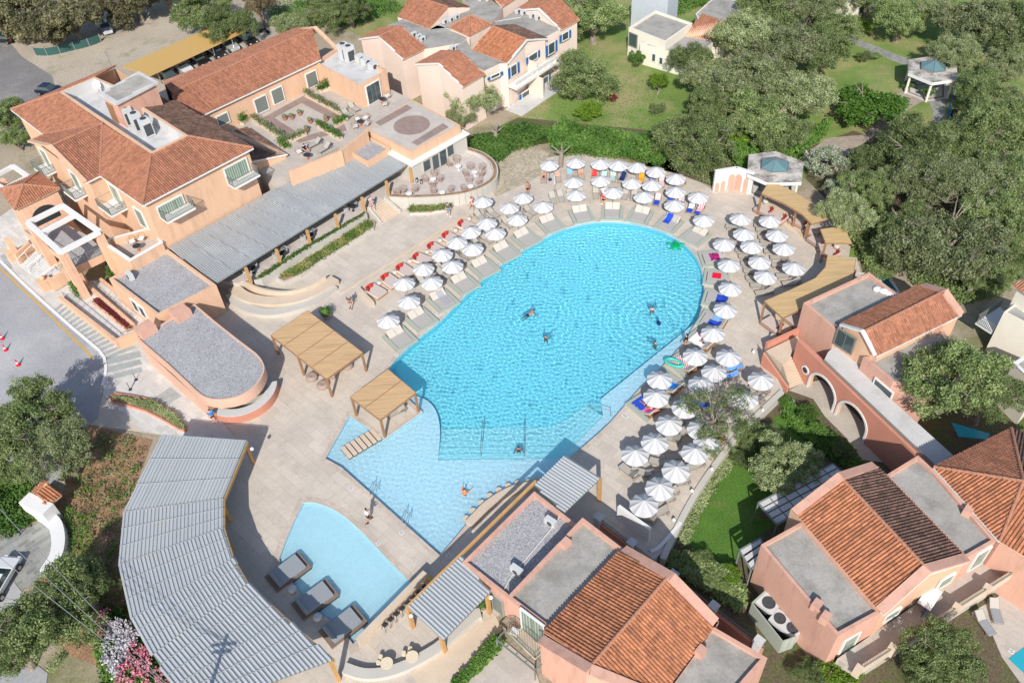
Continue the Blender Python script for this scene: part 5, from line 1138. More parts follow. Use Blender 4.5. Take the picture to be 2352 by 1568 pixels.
# wall with iron rail and piers behind the poolside villa
rl=bld('pier_wall','coral wall with stone-capped piers and iron rail behind the poolside villa','wall',G('h',1780,430,0))
a,b=G('h',1775,440,1.0),G('i',560,1320,1.0); m=MB().beam(xy(a)+Vector((0,0,-.2)),xy(b)+Vector((0,0,-.2)),.3,1.6); world(m,'wall',m_coral,rl)
m=MB()
for t in (0,.22,.48,.72,.97): p=xy(a).lerp(xy(b),t); m.box((p.x,p.y,LZ),.6,.6,2.3,radians(-48)); m.box((p.x,p.y,1.3),.72,.72,.12,radians(-48))
world(m,'pier',m_lightconc,rl); railing([xy(a),xy(b)],.6,.6,m_iron,rl,step=.2)
# swim-up counter, stools in the water
cp_=smoothline([G('h',x,y,.35) for x,y in [(878,468),(930,415),(1000,345),(1100,275),(1200,228),(1300,205),(1380,190)]],4)
cw_=MB()
for i in range(len(cp_)-1): cw_.beam(xy(cp_[i])+Vector((0,0,-.02)),xy(cp_[i+1])+Vector((0,0,-.02)),.75,.8)
single(cw_,'swim_up_counter',m_sand,'curved sandstone swim-up bar counter at the shallow end of the pool','bar counter')
for k,(x,y) in enumerate([(857,432),(907,380),(965,325),(1021,278),(1085,238),(1149,209),(1216,190),(1288,182),(1345,168)]):
    p=G('h',x,y,.12); s=MB().lathe((p.x,p.y,-.42),[(.13,0),(.13,.46),(.28,.48),(.28,.55)],14); single(s,'pool_stool',m_sand,'round stone stool in the water, %s from the open end of the swim-up counter'%ORD[k],'stool','stools at the swim-up counter',smooth=False)
# stepping stones
for k in range(7):
    p=G('e',35,1545,0).lerp(G('e',235,1425,0),k/6); d=xy(G('e',235,1425,0)-G('e',35,1545,0)); s=MB().box((p.x,p.y,-.42),1.55,d.length/6*.78,.46,atan2(d.y,d.x)+pi/2); single(s,'stepping_stone',m_sand,'stepping slab across the pale shallow corner, %s from the deck'%ORD[k],'slab','stepping slabs')
# platform under the small pergola is deck; coping bands
cop=MB().poly(at_z(offset(KP,-.55),.012),[at_z(KP,.012)]); struct('coping',cop,m_cop)

sheet('path','h',[720,1300,1060,1100,1110,1200,760,1567,560,1640,480,1500],.016,m_sand)
lt=ccw(GL('h',LZ+.3,960,1470,1075,1265,1330,1480,1400,1700,700,1800)); struct('lower_terrace',MB().prism(at_z(lt,0),-.05,.10),m_terr)
pb=bld('beam_pergola','grey steel pergola beams over the lower terrace of the poolside villa','pergola',G('h',1200,1350,0)); m=MB(); a=G('h',1070,1270,1.7); b=G('h',1330,1480,1.7); a2=G('h',1120,1215,1.7); b2=G('h',1390,1430,1.7); m.beam(a,b,.12,.12).beam(a2,b2,.12,.12)
for k in range(5): m.beam(a.lerp(b,k/4),a2.lerp(b2,k/4),.09,.09)
m.box((a.x,a.y,0),.12,.12,1.7).box((b.x,b.y,0),.12,.12,1.7); world(m,'frame',m_iron,pb)
# ---------------------------------------------------------------- prototypes in local space
def part(mb,name,mat,root,smooth=False,label=None):
    o=bpy.data.objects.new(name,mb.mesh(name,mat,smooth)); C.objects.link(o); o.parent=root
    if label: o['label']=label
    return o
def proto(name,cat,group): return thing(name,'x',cat,(0,0,0),group)
# parasol
def make_parasol(R=1.23,cz=2.66,ez=2.0):
    t_=proto('parasol','parasol','white parasols around the pool'); n=10; K=5; J=4
    mb=MB(); base=[]
    for i in range(n):
        a0,a1=2*pi*i/n,2*pi*(i+1)/n; grid=[]
        for j in range(J+1):
            f=j/J
            for k in range(K+1):
                s=k/K; a=a0+(a1-a0)*s; sag=sin(pi*s); r=R*(f if f>.04 else .04)*(1-.055*sag*f); z=cz-(cz-ez)*(f**1.25)-.095*sag*f; grid.append((r*cos(a),r*sin(a),z))
        mb.add(grid,[(j*(K+1)+k,(j+1)*(K+1)+k,(j+1)*(K+1)+k+1,j*(K+1)+k+1) for j in range(J) for k in range(K)])
    part(mb,'canopy',m_canvas,t_)
    v=MB(); 
    for i in range(n): a0,a1=2*pi*i/n,2*pi*(i+1)/n; v.face([(.2*cos(a0),.2*sin(a0),cz-.045),(.2*cos(a1),.2*sin(a1),cz-.045),(0,0,cz+.06)])
    part(v,'vent_cap',m_canvas,t_)
    part(MB().tube((0,0,.05),(0,0,cz+.12),.028,n=8),'pole',m_lframe,t_)
    rb=MB()
    for i in range(n): a=2*pi*i/n; rb.beam((.03*cos(a),.03*sin(a),cz-.05),(R*.97*cos(a),R*.97*sin(a),ez-.01),.02,.02); rb.beam((.03*cos(a),.03*sin(a),cz-.65),(R*.5*cos(a),R*.5*sin(a),cz-.24),.015,.015)
    part(rb,'ribs',m_lframe,t_); part(MB().lathe((0,0,.002),[(.32,0),(.32,.06),(.28,.08),(.06,.09),(.05,.25)],18),'base',m_conc,t_); return t_
m,t,b=nt('white_canvas_cloth'); b.inputs['Base Color'].default_value=(.56,.56,.565,1); b.inputs['Roughness'].default_value=.9; tr=N(t,'ShaderNodeBsdfTranslucent'); tr.inputs[0].default_value=(.8,.8,.8,1); ms=N(t,'ShaderNodeMixShader'); ms.inputs[0].default_value=.12; t.links.new(b.outputs[0],ms.inputs[1]); t.links.new(tr.outputs[0],ms.inputs[2]); t.links.new(ms.outputs[0],t.nodes['Material Output'].inputs[0]); m_canvas=m
P_par=Placer(make_parasol())
GROUPS=[('in the back row along the hedge','from the stone path','3',[(240,218),(540,195),(815,205),(1018,220),(1238,247),(1452,293),(1678,370)]),
('in the second row below the hedge','from the stone path','3',[(520,413),(827,393),(1173,423),(1404,447),(1673,520)]),
('in the third row above the curved pool end','from the stone path','3',[(545,563),(968,525),(1316,576),(1664,670),(1932,579),(1991,835)]),
('between the patio wall and the pool','from the patio wall','6',[(1422,335),(1715,405),(1875,290),(2105,383)]),
('in the outer row beside the striped daybeds','from the patio end','6',[(1462,573),(1287,667),(1128,788),(953,927),(738,1090),(518,1253)]),
('in the inner row along the straight pool side','from the patio end','6',[(1810,530),(1562,685),(1310,858),(1073,1058),(843,1240),(575,1460),(341,1679)]),
('beside the daybeds at the right pool rim','from the pool top','f',[(290,103),(325,248),(325,407),(290,553),(215,715)]),
('in the middle row facing the cabanas','from the arched white wall','f',[(397,-70),(425,30),(475,117),(533,222),(567,325)]),
('in the row nearest the cabanas','from the arched white wall','f',[(605,-60),(655,40),(703,132),(765,267)]),
('in the cluster beside the garden staircase','from the pool','4',[(1110,382),(1487,395),(1325,575),(1855,653),(1680,870)]),
('in the dappled shade of the deck olive','from the pool','4',[(1180,710),(985,975),(1165,1215),(1250,1370)]),
('on the pool side of the deck olive','from the top','4',[(700,645),(665,845),(813,1155),(645,1363),(425,1510)]),
('in the last line before the white garden wall','from the deck olive','u',[(1595,1037),(1553,1075),(1515,1115),(1480,1155)])]
parpos=[]
for where,frm,f,L_ in GROUPS:
    for k,(x,y) in enumerate(L_):
        p=G(f,x,y,2.3); parpos.append(p); _o=P_par.put((p.x,p.y,.002),random.uniform(0,.6),'white parasol %s, %s %s'%(where,ORD[k],frm)); _o.rotation_euler.x=random.uniform(-.035,.035); _o.rotation_euler.y=random.uniform(-.035,.035)
# closed parasol
cpz=G('3',303,510,.3); cpp=thing('closed_parasol','slim closed white parasol standing among the loungers near the stone path','parasol',(cpz.x,cpz.y,0)); part(MB().lathe((0,0,.9),[(.05,0),(.14,.15),(.09,.8),(.03,1.5)],10),'canopy',m_canvas,cpp); part(MB().tube((0,0,0),(0,0,2.45),.025),'pole',m_lframe,cpp); part(MB().lathe((0,0,0),[(.3,0),(.3,.07),(.05,.09)],14),'base',m_conc,cpp)
# sun lounger, along +x towards the head
def make_lounger(sling,frame,group,ang=35,W=.66):
    t_=proto('sun_lounger','sun lounger',group); a=radians(ang); hx,hz=.22,.34
    part(MB().box((-.39,0,hz-.03),1.22,W,.05),'seat',sling,t_)
    L_=.82; b=MB(); d=Vector((cos(a),0,sin(a))); n=Vector((-sin(a),0,cos(a))); o=Vector((hx,0,hz)); vs=[]
    for s in (0,L_):
        for q in (-W/2,W/2):
            for e in (-.02,.03): vs.append(o+d*s+n*e+Vector((0,q,0)))
    b.add(vs,[(1,5,7,3),(0,2,6,4),(0,4,5,1),(2,3,7,6),(4,6,7,5),(0,1,3,2)]); part(b,'backrest',sling,t_)
    f=MB()
    for s in (-1,1): f.beam((-1.0,s*(W/2+.02),hz-.02),(.98,s*(W/2+.02),hz-.02),.045,.06); f.beam(o+Vector((0,s*(W/2+.02),0)),o+d*L_+Vector((0,s*(W/2+.02),0)),.045,.05)
    f.beam((-1.0,-W/2,hz-.02),(-1.0,W/2,hz-.02),.045,.06); f.beam((.98,-W/2,hz-.02),(.98,W/2,hz-.02),.045,.05); part(f,'frame',frame,t_)
    for x in (-.85,.75):
        for s in (-1,1): part(MB().beam((x,s*(W/2+.01),hz-.03),(x+(.06 if x<0 else .12),s*(W/2+.03),0),.04,.05),'leg',frame,t_)
    sp=o+d*L_*.7; f=MB()
    for s in (-1,1): f.beam(sp+Vector((0,s*(W/2-.06),-.02)),(.85,s*(W/2-.06),hz-.02),.03,.03)
    part(f,'strut',frame,t_); return t_
P_lo=Placer(make_lounger(m_lounge,m_lframe,'beige sun loungers on the pool deck'))
def hf(f,hx,hy,fx,fy,z=.25):
    a=G(f,hx,hy,z+.3); b=G(f,fx,fy,z); c=(a+b)/2; return Vector((c.x,c.y,.003)),atan2(a.y-b.y,a.x-b.x)
LG=[('in the back row under the hedge','from the stone path','3',[(180,315,175,450),(325,305,350,440),(472,295,472,400),(590,290,612,400),(757,295,742,420),(865,325,840,440),(965,305,955,435),(1095,325,1040,440),(1285,345,1272,440),(1415,360,1400,430),(1520,360,1505,495),(1750,420,1690,500)]),
('in the row facing the curved pool end','from the stone path','3',[(260,545,300,680),(352,525,388,665),(465,510,490,655),(585,500,608,635),(763,485,770,625),(865,480,890,625),(1118,495,1080,640),(1212,505,1185,650),(1325,560,1312,690),(1482,560,1440,710),(1630,595,1565,730),(1745,605,1690,755),(1872,650,1815,785),(1975,680,1905,800)]),
('in the scattered group below the patio wall','from the striped daybeds','6',[(1340,465,1430,560),(1480,430,1580,520),(1640,530,1760,650),(1900,410,2000,490),(1820,480,1930,540)]),
('between the parasol rows left of the pool','from the patio end','6',[(1480,560,1560,610),(1395,720,1520,810),(1310,770,1400,850),(1175,890,1290,985),(1085,950,1220,1030),(890,1060,1030,1170),(930,1130,1010,1190),(690,1200,800,1320)]),
('in the file behind the right-hand daybeds','from the arched white wall','f',[(395,-10,320,-5),(445,60,340,70),(470,105,365,115),(480,150,375,155),(510,190,390,200),(520,235,410,250),(540,290,430,300),(555,335,445,350),(595,385,470,400),(630,425,500,455)]),
('in the file nearest the bamboo cabanas','from the arched white wall','f',[(600,-20,510,-15),(620,5,515,15),(640,60,530,70),(650,105,550,115),(680,155,570,165),(725,195,610,210),(740,250,620,260),(770,315,650,335),(812,360,690,390)]),
('around the deck olive by the staircase','from the staircase','4',[(1940,800,1740,745),(1870,900,1700,830),(1600,530,1470,545),(1535,610,1440,640),(1380,790,1280,760),(1220,960,1120,950),(1600,1000,1470,930)]),
('below the parasols near the white garden wall','from the pool','u',[(1574,985,1550,995),(1555,1005,1525,1002),(1570,1040,1540,1050),(1535,1062,1500,1058),(1530,1085,1500,1095),(1490,1085,1460,1080),(1462,1092,1428,1070),(1610,1060,1580,1075),(1575,1100,1545,1110),(1550,1125,1520,1140),(1540,1140,1510,1155),(1525,1170,1495,1180),(1500,1190,1465,1180)])]
lounpos={}
for where,frm,f,L_ in LG:
    for k,q in enumerate(L_):
        p,a=hf(f,*q); P_lo.put(p,a,'beige sun lounger %s, %s %s'%(where,ORD[k],frm)); lounpos[(f,q[0],q[1])]=(p,a)
# towels: draped over seat and back
def towel(name,label,p,a,mat,x0=-.95,x1=.95,w=.62,zo=.39,bx=.22,ang=35,y=0,cat='towel'):
    mb=MB(); A=radians(ang); K=14; J=4; g=[]
    for k in range(K+1):
        x=x0+(x1-x0)*k/K
        for j in range(J+1):
            v=(j/J-.5)*w*(1+.05*sin(k*1.3)); s=max(0,x-bx); X=min(x,bx)+s*cos(A); Z=zo+s*sin(A)+.012*sin(k*2.1+j*1.7); X2=p.x+X*cos(a)-(v+y)*sin(a); Y2=p.y+X*sin(a)+(v+y)*cos(a); g.append((X2,Y2,Z))
    n=len(g); g2=[(q[0],q[1],q[2]+.015) for q in g]; fs=[(k*(J+1)+j,(k+1)*(J+1)+j,(k+1)*(J+1)+j+1,k*(J+1)+j+1) for k in range(K) for j in range(J)]
    mb.add(g+g2,[tuple(reversed(f)) for f in fs]+[tuple(i+n for i in f) for f in fs]); return single(mb,name,mat,label,cat,smooth=True)
c_royal=M('royal_blue_towel',(.02,.07,.50),.95,.08,3); c_navy=M('navy_towel',(.012,.03,.12),.95,.1,3); c_redt=M('red_towel',(.70,.06,.05),.95,.05,3); c_light=M('light_blue_towel',(.20,.42,.80),.95,.08,3); c_crim=M('crimson_towel',(.68,.01,.04),.95,.08,3)
c_mag=blotch('magenta_print',[(.65,.01,.25),(.06,.01,.06),(.65,.01,.25)],3); c_str=stripes('red_white_stripe',(.72,.03,.09),(.8,.78,.76),5.5,0); c_or=M('orange_towel',(.85,.33,.02),.95); c_pk=M('pink_towel',(.80,.50,.52),.95,.1,5); c_wh=M('white_towel',(.82,.82,.82),.95,.03,5); c_prt=blotch('tropical_print',[(.1,.3,.7),(.8,.8,.8),(.2,.5,.15),(.75,.75,.75),(.05,.2,.6)],5); c_pur=blotch('violet_print',[(.25,.1,.5),(.7,.6,.8),(.1,.15,.5)],6); c_mint=M('mint_towel',(.4,.7,.6),.95); c_hot=M('hot_pink_towel',(.85,.06,.36),.95,.1,5)
T3=lambda x,y:lounpos[('3',x,y)]
for nm,lab,key,mt,x0,x1 in [('towel','plain bright red towel over a lounger in the back row',(757,295),c_redt,-.2,.95),('towel','mint green patterned towel at a lounger head in the back row',(865,325),c_mint,.2,.95),('towel','white towel printed with green palms in the back row',(965,305),c_prt,-.9,.95),('towel','dark navy towel on a lounger in the back row',(1095,325),c_navy,-.6,.95),('towel','yellow-orange towel with red hem in the back row',(1285,345),c_or,-.9,.95),('towel','violet printed towel peeping between two parasols',(1415,360),c_pur,-.2,.95),('towel','pale pink towel on the back-row lounger near the olive',(1520,360),c_pk,-.95,.95),('towel','blue towel with curved white arcs at the back row start',(472,295),c_light,.2,.95),('towel','light blue towel on a front-row lounger under a parasol',(1325,560),c_light,-.95,.95),('towel','pink lace-patterned towel on the upper half of a front-row lounger',(1482,560),c_pk,.0,.98),('towel','royal blue towel on the lower half below the pink lace one',(1482,560),c_royal,-.98,-.02),('towel','royal blue towel left of the parasol in the front row',(1630,595),c_royal,-.98,.9),('towel','royal blue towel with a red-patterned cloth in the front row',(1745,605),c_royal,-.98,.5),('towel','red hibiscus-patterned towel on a front-row backrest',(1745,605),blotch('hibiscus',[(.7,.03,.05),(.8,.75,.75),(.7,.03,.05)],8),.5,.98),('towel','cream towel on the upper half of a front-row lounger',(1872,650),c_wh,-.2,.98),('towel','royal blue towel on the foot below the cream one',(1872,650),c_royal,-1.0,-.22),('towel','red and white striped towel on a front-row lounger',(1975,680),c_str,-.4,.98),('towel','royal blue cloth at the foot below the striped towel',(1975,680),c_royal,-1.0,-.42)]:
    p,a=T3(*key); towel(nm,lab,p,a,mt,x0,x1)
for key,lab,mt in (((1600,530),'pale blue towel on the lounger nearest the staircase cluster',c_light),((1535,610),'pale blue towel on the second lounger of the staircase cluster',c_light),((1220,960),'royal blue towel in the shade of the deck olive',c_royal)):
    p,a=lounpos[('4',*key)]; towel('towel',lab,p,a,mt,-.7,.98)
# double daybeds at the pool rim
def make_daybed():
    t_=proto('pool_daybed','daybed','double daybeds at the pool rim'); g=MB(); g.box((-.15,1.12,0),2.9,.42,.26); g.box((-.15,-1.12,0),2.9,.42,.26); g.box((-1.45,0,0),.3,1.82,.26); part(g,'plinth',m_greenbase,t_)
    part(MB().box((0,0,.02),2.35,1.78,.12),'base',m_wood,t_); part(MB().box((-.42,0,.14),1.6,1.72,.18),'mattress',m_mattress,t_)
    a=radians(33); d=Vector((cos(a),0,sin(a))); n=Vector((-sin(a),0,cos(a))); o=Vector((.40,0,.17))
    for s in (-1,1):
        vs=[o+d*q+n*e+Vector((0,s*.44+w,0)) for q in (0,.95) for w in (-.42,.42) for e in (.02,.14)]; part(MB().add(vs,[(1,5,7,3),(0,2,6,4),(0,4,5,1),(2,3,7,6),(4,6,7,5),(0,1,3,2)]),'back_cushion',m_backpad,t_)
    f=MB()
    for y in (-.84,0,.84): f.beam(o+Vector((0,y,0)),o+d*.97+Vector((0,y,0)),.05,.04); f.beam(o+d*.9+Vector((0,y,0)),(1.1,y,.12),.04,.04)
    part(f,'back_frame',m_wood,t_); return t_
P_db=Placer(make_daybed()); DB=[]
DBL=[('e',375,725,440,800),('e',520,595,585,665),('e',670,465,735,540),('e',815,350,880,420),('e',955,240,1020,310),('e',1105,135,1165,200),('e',1245,40,1310,105),('3',225,855,300,955),('3',590,750,630,855),('3',955,715,950,830),('3',1285,760,1235,865),('3',1625,850,1550,955),('3',1935,990,1840,1090),('3',2130,1265,1990,1300),('f',262,335,170,338),('f',262,482,165,478),('f',235,640,140,622),('4',1215,245,1060,180),('4',1040,500,890,410),('4',840,730,690,650),('4',600,985,440,880)]
nm_=['nearest the small bamboo pergola','second from the small bamboo pergola','with a striped wrap, third from the small pergola','fourth from the small bamboo pergola','fifth from the small bamboo pergola','sixth from the small bamboo pergola','seventh from the small bamboo pergola','at the left shoulder of the curved pool end','left of the middle one at the curved pool end','in the middle of the curved pool end','right of the middle one at the curved pool end','under a royal blue and a grey towel','empty beside the green turtle float','under a magenta and black towel','under a crimson towel','under crumpled royal blue towels below the crimson one','under a light and royal blue pair of towels','under a big white towel with two bathers','under the red and white stripes and the rubber ring','half hidden by a parasol beside the pool shelf','under a royal blue and pink pile with a bather']
for q,n_ in zip(DBL,nm_):
    p,a=hf(*q,z=.2); p=p+Vector((cos(a),sin(a),0))*(.28 if len(DB)<13 else .5); P_db.put(p,a,'grey double daybed '+n_); DB.append((p,a))
def bt(i,lab,mt,x0,x1,w,y=0): p,a=DB[i]; return towel('towel',lab,p,a,mt,x0,x1,w,.34,.40,33,y)
bt(2,'grey striped wrap lying on the third daybed from the small pergola',stripes('grey_wrap',(.30,.29,.33),(.4,.39,.42),14,0),-1.0,1.1,.75,-.2)
bt(11,'royal blue towel over the left cushion of a daybed',c_royal,-.3,1.25,.75,.4); bt(11,'pale grey towel over the right cushion of a daybed',m_mattress,-.9,1.25,.7,-.4)
bt(13,'magenta and black printed towel on a daybed',c_mag,-.5,.55,1.2,.1); bt(14,'crimson towel on a daybed by the right rim',c_crim,-.7,.25,.9,.2)
bt(15,'crumpled royal blue towel below the crimson one',c_royal,-.2,1.1,1.2); bt(16,'light blue towel beside its royal blue pair',c_light,-.3,.7,.6,.45); bt(16,'royal blue towel beside its light blue pair',c_royal,-.5,.9,.7,-.3)
bt(17,'large white towel spread across the bathers daybed',c_wh,-1.15,.6,1.5); bt(18,'red and white striped towel on the daybed with the rubber ring',c_str,-1.2,.6,1.3); bt(19,'bright blue towel under a parasol by the shelf',M('azure_towel',(.03,.25,.7),.95),-.4,1.1,.9); bt(20,'large royal blue towel on the daybed at the shelf corner',c_royal,-1.2,.1,1.7); bt(20,'hot pink towel on the cushions of the shelf corner daybed',c_hot,.2,1.0,.7,-.3); bt(20,'scarlet towel beside the hot pink one',c_redt,.1,1.1,.6,.4)
# striped lounging beds with red cushions
m_ticking=stripes('ticking',(.66,.58,.52),(.36,.25,.22),4.6,1,duty=.6)
def make_striped():
    t_=proto('striped_daybed','daybed','striped daybeds with red cushions'); part(MB().box((0,0,.12),2.0,1.45,.30),'mattress',m_ticking,t_); part(MB().box((0,0,0),2.05,1.5,.12),'base',m_wood,t_)
    for k,(x,y,z,r) in enumerate([(.82,.42,.42,.2),(.62,.52,.44,.6),(.85,-.05,.42,-.2),(.70,-.30,.43,.3)][:3]):
        a=radians(58); mb=MB(); P=[]; K=6
        for j in range(K+1):
            for i in range(K+1):
                u,v=i/K*2-1,j/K*2-1; th=.09*(1-u*u)*(1-v*v)+.01; P.append((u,v,th))
        R3=Matrix.Translation((x,y,z+.16))@Matrix.Rotation(r,4,'Z')@Matrix.Rotation(-a,4,'Y')
        top=[R3@Vector((u*.27*(1-.08*v*v),v*.27*(1-.08*u*u),th)) for u,v,th in P]; bo=[R3@Vector((u*.27*(1-.08*v*v),v*.27*(1-.08*u*u),-th)) for u,v,th in P]; n=len(P); fs=[(j*(K+1)+i,j*(K+1)+i+1,(j+1)*(K+1)+i+1,(j+1)*(K+1)+i) for j in range(K) for i in range(K)]
        part(mb.add(top+bo,fs+[tuple(q+n for q in reversed(f)) for f in fs]),'cushion',m_red,t_,True)
    return t_
P_sb=Placer(make_striped()); SBp=[]
for k,(hx,hy,fx,fy) in enumerate([(150,1310,270,1400),(320,1190,430,1290),(490,1080,600,1170),(670,960,800,1030),(840,840,950,920),(1010,720,1110,800),(1190,590,1290,650)]):
    p,a=hf('6',hx,hy,fx,fy,z=.35); p.z=.14; P_sb.put(p,a,'striped daybed with red cushions on the long bench, %s from the greeter end'%ORD[k]); SBp.append((p,a))
pd=MB(); a=G('6',30,1335,0); b=G('6',1250,500,0); c=G('6',1370,575,0); d=G('6',180,1510,0); pd.prism(ccw(at_z([a,b,c,d],0)),.0,.14); dk=single(pd,'bench_platform',m_sand,'long low sandstone platform carrying the red-cushioned daybeds','platform')
ew=MB().beam(xy(G('6',25,1345,.3))+Vector((0,0,.35)),xy(G('6',185,1515,.3))+Vector((0,0,.35)),.22,.7); single(ew,'platform_end_wall',m_sand,'low stone end wall of the red-cushioned daybed platform','wall')
def pouf(p,label,r=.3,h=.45,mat=None,group='woven pouf tables'):
    return single(MB().lathe((p.x,p.y,p.z),[(r*.8,0),(r,h*.3),(r*1.02,h*.6),(r*.85,h),(r*.3,h+.01)],18),'pouf',mat or m_backpad,label,'pouf',group,smooth=True)
for k,(x,y) in enumerate([(85,1380),(248,1265),(425,1145),(595,1020),(790,915),(935,785),(1110,672),(1265,543)]):
    p=G('6',x,y,.4); p.z=.14; pouf(p,'round cream pouf between striped daybeds, %s from the greeter end'%ORD[k])
# kids pool daybeds on plinths
def make_kbed():
    t_=proto('plinth_daybed','daybed','grey daybeds standing in the kids pool'); part(MB().box((0,0,-.33),3.3,1.9,.55),'plinth',M('dark_plinth',(.20,.15,.12),.8,.1,2),t_); part(MB().box((.0,0,.22),2.55,1.6,.24),'mattress',m_matd,t_); part(MB().tube((-1.15,-.72,.52),(-1.15,.72,.52),.17,n=12),'bolster',m_matd,t_); return t_
m_matd=M('slate_weave',(.27,.29,.31),.95,.05,3,.05,60)
P_kb=Placer(make_kbed())
for k,(hx,hy,fx,fy) in enumerate([(1880,870,2080,720),(2065,1060,2270,910),(2270,1240,2450,1100)]):
    a=G('g',hx,hy,.3); b=G('g',fx,fy,.3); c=(a+b)/2; P_kb.put((c.x,c.y,0),atan2(b.y-a.y,b.x-a.x),'slate grey daybed on a brown plinth in the kids pool, %s from its top'%ORD[k])
for k,(x,y) in enumerate([(2012,918),(2187,1110)]): pouf(G('g',x,y,.3)*1+Vector((0,0,-.3)),'round mosaic-topped side table between kids pool daybeds, %s from the top'%ORD[k],.36,.4,m_lightconc,'side tables by the kids pool')
# bamboo pergolas
def pergola(label,cor,z,posts,seams,mat,bay=1):
    t_=bld('bamboo_pergola',label,'pergola',cor[0],'bamboo-roofed pergolas'); r=MB(); slab(r,[p-Vector((0,0,0)) for p in cor],.10); ro=world(r,'bamboo_roof',mat,t_)
    f=MB(); n=len(cor)
    for i in range(n): f.beam(cor[i]-Vector((0,0,.12)),cor[(i+1)%n]-Vector((0,0,.12)),.12,.2)
    world(f,'frame',m_wood,t_); s=MB()
    for a,b in seams: s.beam(a+Vector((0,0,.02)),b+Vector((0,0,.02)),.05,.05)
    if seams: world(s,'seam',m_wood,ro)
    for p in posts: world(MB().box((p.x,p.y,0),.2,.2,z-.1,radians(45)),'post',m_wood,t_)
    return t_
c=[G('u',*p,2.75) for p in [(622.5,769),(706,713),(832.5,809),(750,869)]]; cc_=sum(c,Vector())/4
pergola('large bamboo pergola on brown posts shading beanbags on the paved deck',c,2.75,[p.lerp(cc_,.02) for p in c]+[c[0].lerp(c[3],.5)],[(c[0].lerp(c[3],t),c[1].lerp(c[2],t)) for t in (.25,.5,.75)],m_bamboo)
c=[G('u',*p,2.75) for p in [(804.7,911),(890.7,847.5),(954.7,901),(873.3,962.5)]]; cc_=sum(c,Vector())/4
pergola('small square bamboo pergola at the pool corner over a pair of loungers',c,2.75,[p.lerp(cc_,.03) for p in c],[(c[0].lerp(c[3],.5),c[1].lerp(c[2],.5))],m_bamboo)
for k,q in enumerate([(420,1235,330,1290),(400,1200,300,1310)]):
    if k==0: p,a=hf('e',*q); P_lo.put(p,a,'beige sun lounger standing on the platform under the small bamboo pergola')
# bean bags under large pergola
m_bean=M('taupe_beanbag',(.33,.25,.22),.95,.1,3)
for k,(x,y,f) in enumerate([(2150,1030,'d'),(2225,1085,'d'),(2290,1010,'d'),(40,950,'e')]):
    p=G(f,x,y,.25); single(MB().lathe((p.x,p.y,0),[(.45,0),(.62,.15),(.6,.4),(.42,.6),(.2,.5)],14),'bean_bag',m_bean,'taupe bean bag beneath the large bamboo pergola, %s from its left post'%ORD[k],'bean bag','bean bags under the pergola',smooth=True)
p=G('d',2215,1030,.4); single(MB().lathe((p.x,p.y,0),[(.25,0),(.3,.35),(.32,.4)],14),'side_table',m_backpad,'cream round side table among the taupe bean bags','table')
# cabanas along the right rim
cabs=[[('c',600,1245),('c',545,1332),('c',650,1375),('c',760,1425),('c',850,1490),('c',905,1550),('c',985,1500),('c',925,1420),('c',800,1335)],
 [('f',945,0),('f',985,100),('f',1165,105),('f',1120,-10)]]
def inseg(I,O,label,posts,bedlab):
    z=2.75; Ip=[G(*q,z) for q in I]; Op=[G(*q,z) for q in O]; t_=bld('bamboo_cabana',label,'cabana',Ip[0],'bamboo cabanas along the hedge'); r=MB()
    for i in range(len(Ip)-1): slab(r,[Ip[i],Ip[i+1],Op[i+1],Op[i]],.1)
    ro=world(r,'bamboo_roof',m_bamboo2,t_); f=MB()
    for L_ in (Ip,Op):
        for i in range(len(L_)-1): f.beam(L_[i]-Vector((0,0,.13)),L_[i+1]-Vector((0,0,.13)),.12,.2)
    for i in range(len(Ip)): f.beam(Ip[i]-Vector((0,0,.13)),Op[i]-Vector((0,0,.13)),.1,.16)
    world(f,'frame',m_wood,t_)
    for p in posts: q=G(*p,0) if len(p)==3 else p; world(MB().box((q.x,q.y,0),.2,.2,2.6,radians(45)),'post',m_wood,t_)
    pl=MB()
    P=ccw([xy(p) for p in Ip]+[xy(p) for p in reversed(Op)]); 
    world(MB().prism(at_z(offset(P,.1),0),0,.16),'floor',m_sand,t_); return Ip,Op
Ia,Oa=inseg([('c',545,1330),('c',700,1398),('c',820,1470),('c',890,1540)],[('c',602,1245),('c',770,1320),('c',930,1420),('c',1010,1500)],'upper curved bamboo cabana over striped beds by the hexagonal kiosk',[('c',518,1478),('c',757,1567),('f',840,80)],'')
Ib,Ob=inseg([('f',950,10),('f',985,100)],[('f',1110,-10),('f',1165,105)],'short middle bamboo cabana half under the olive branches',[('f',850,75),('f',950,240)],'')
Ic,Oc=inseg([('f',565,505),('f',740,430),('f',915,348),('f',985,272),('f',1000,190)],[('f',690,618),('f',870,530),('f',1060,430),('f',1172,350),('f',1192,215)],'lower curved bamboo cabana running behind the arched villa',[('f',535,655),('f',660,755),('f',1150,420)],'')
k=0
for (x,y,f) in ((560,1450,'c'),(650,1500,'c'),(800,1530,'c'),(900,1600,'c'),(930,95,'f'),(1010,170,'f'),(620,670,'f'),(770,640,'f')):
    p=G(f,x,y,.4); p.z=.16; P_sb.put(p,radians(-50+ (0 if f=='c' else -10)),'striped daybed with red cushions inside the bamboo cabanas, %s from the hexagonal kiosk'%ORD[k]); k+=1
for k,(x,y,f) in enumerate([(572,1388,'c'),(625,740,'f'),(1060,130,'f')]): p=G(f,x,y,.4); p.z=.16 if k!=1 else 0; pouf(p,['cream pouf at the upper cabana corner post','cream pouf at the lower cabana corner post','cream pouf inside the middle cabana'][k],.32,.5)
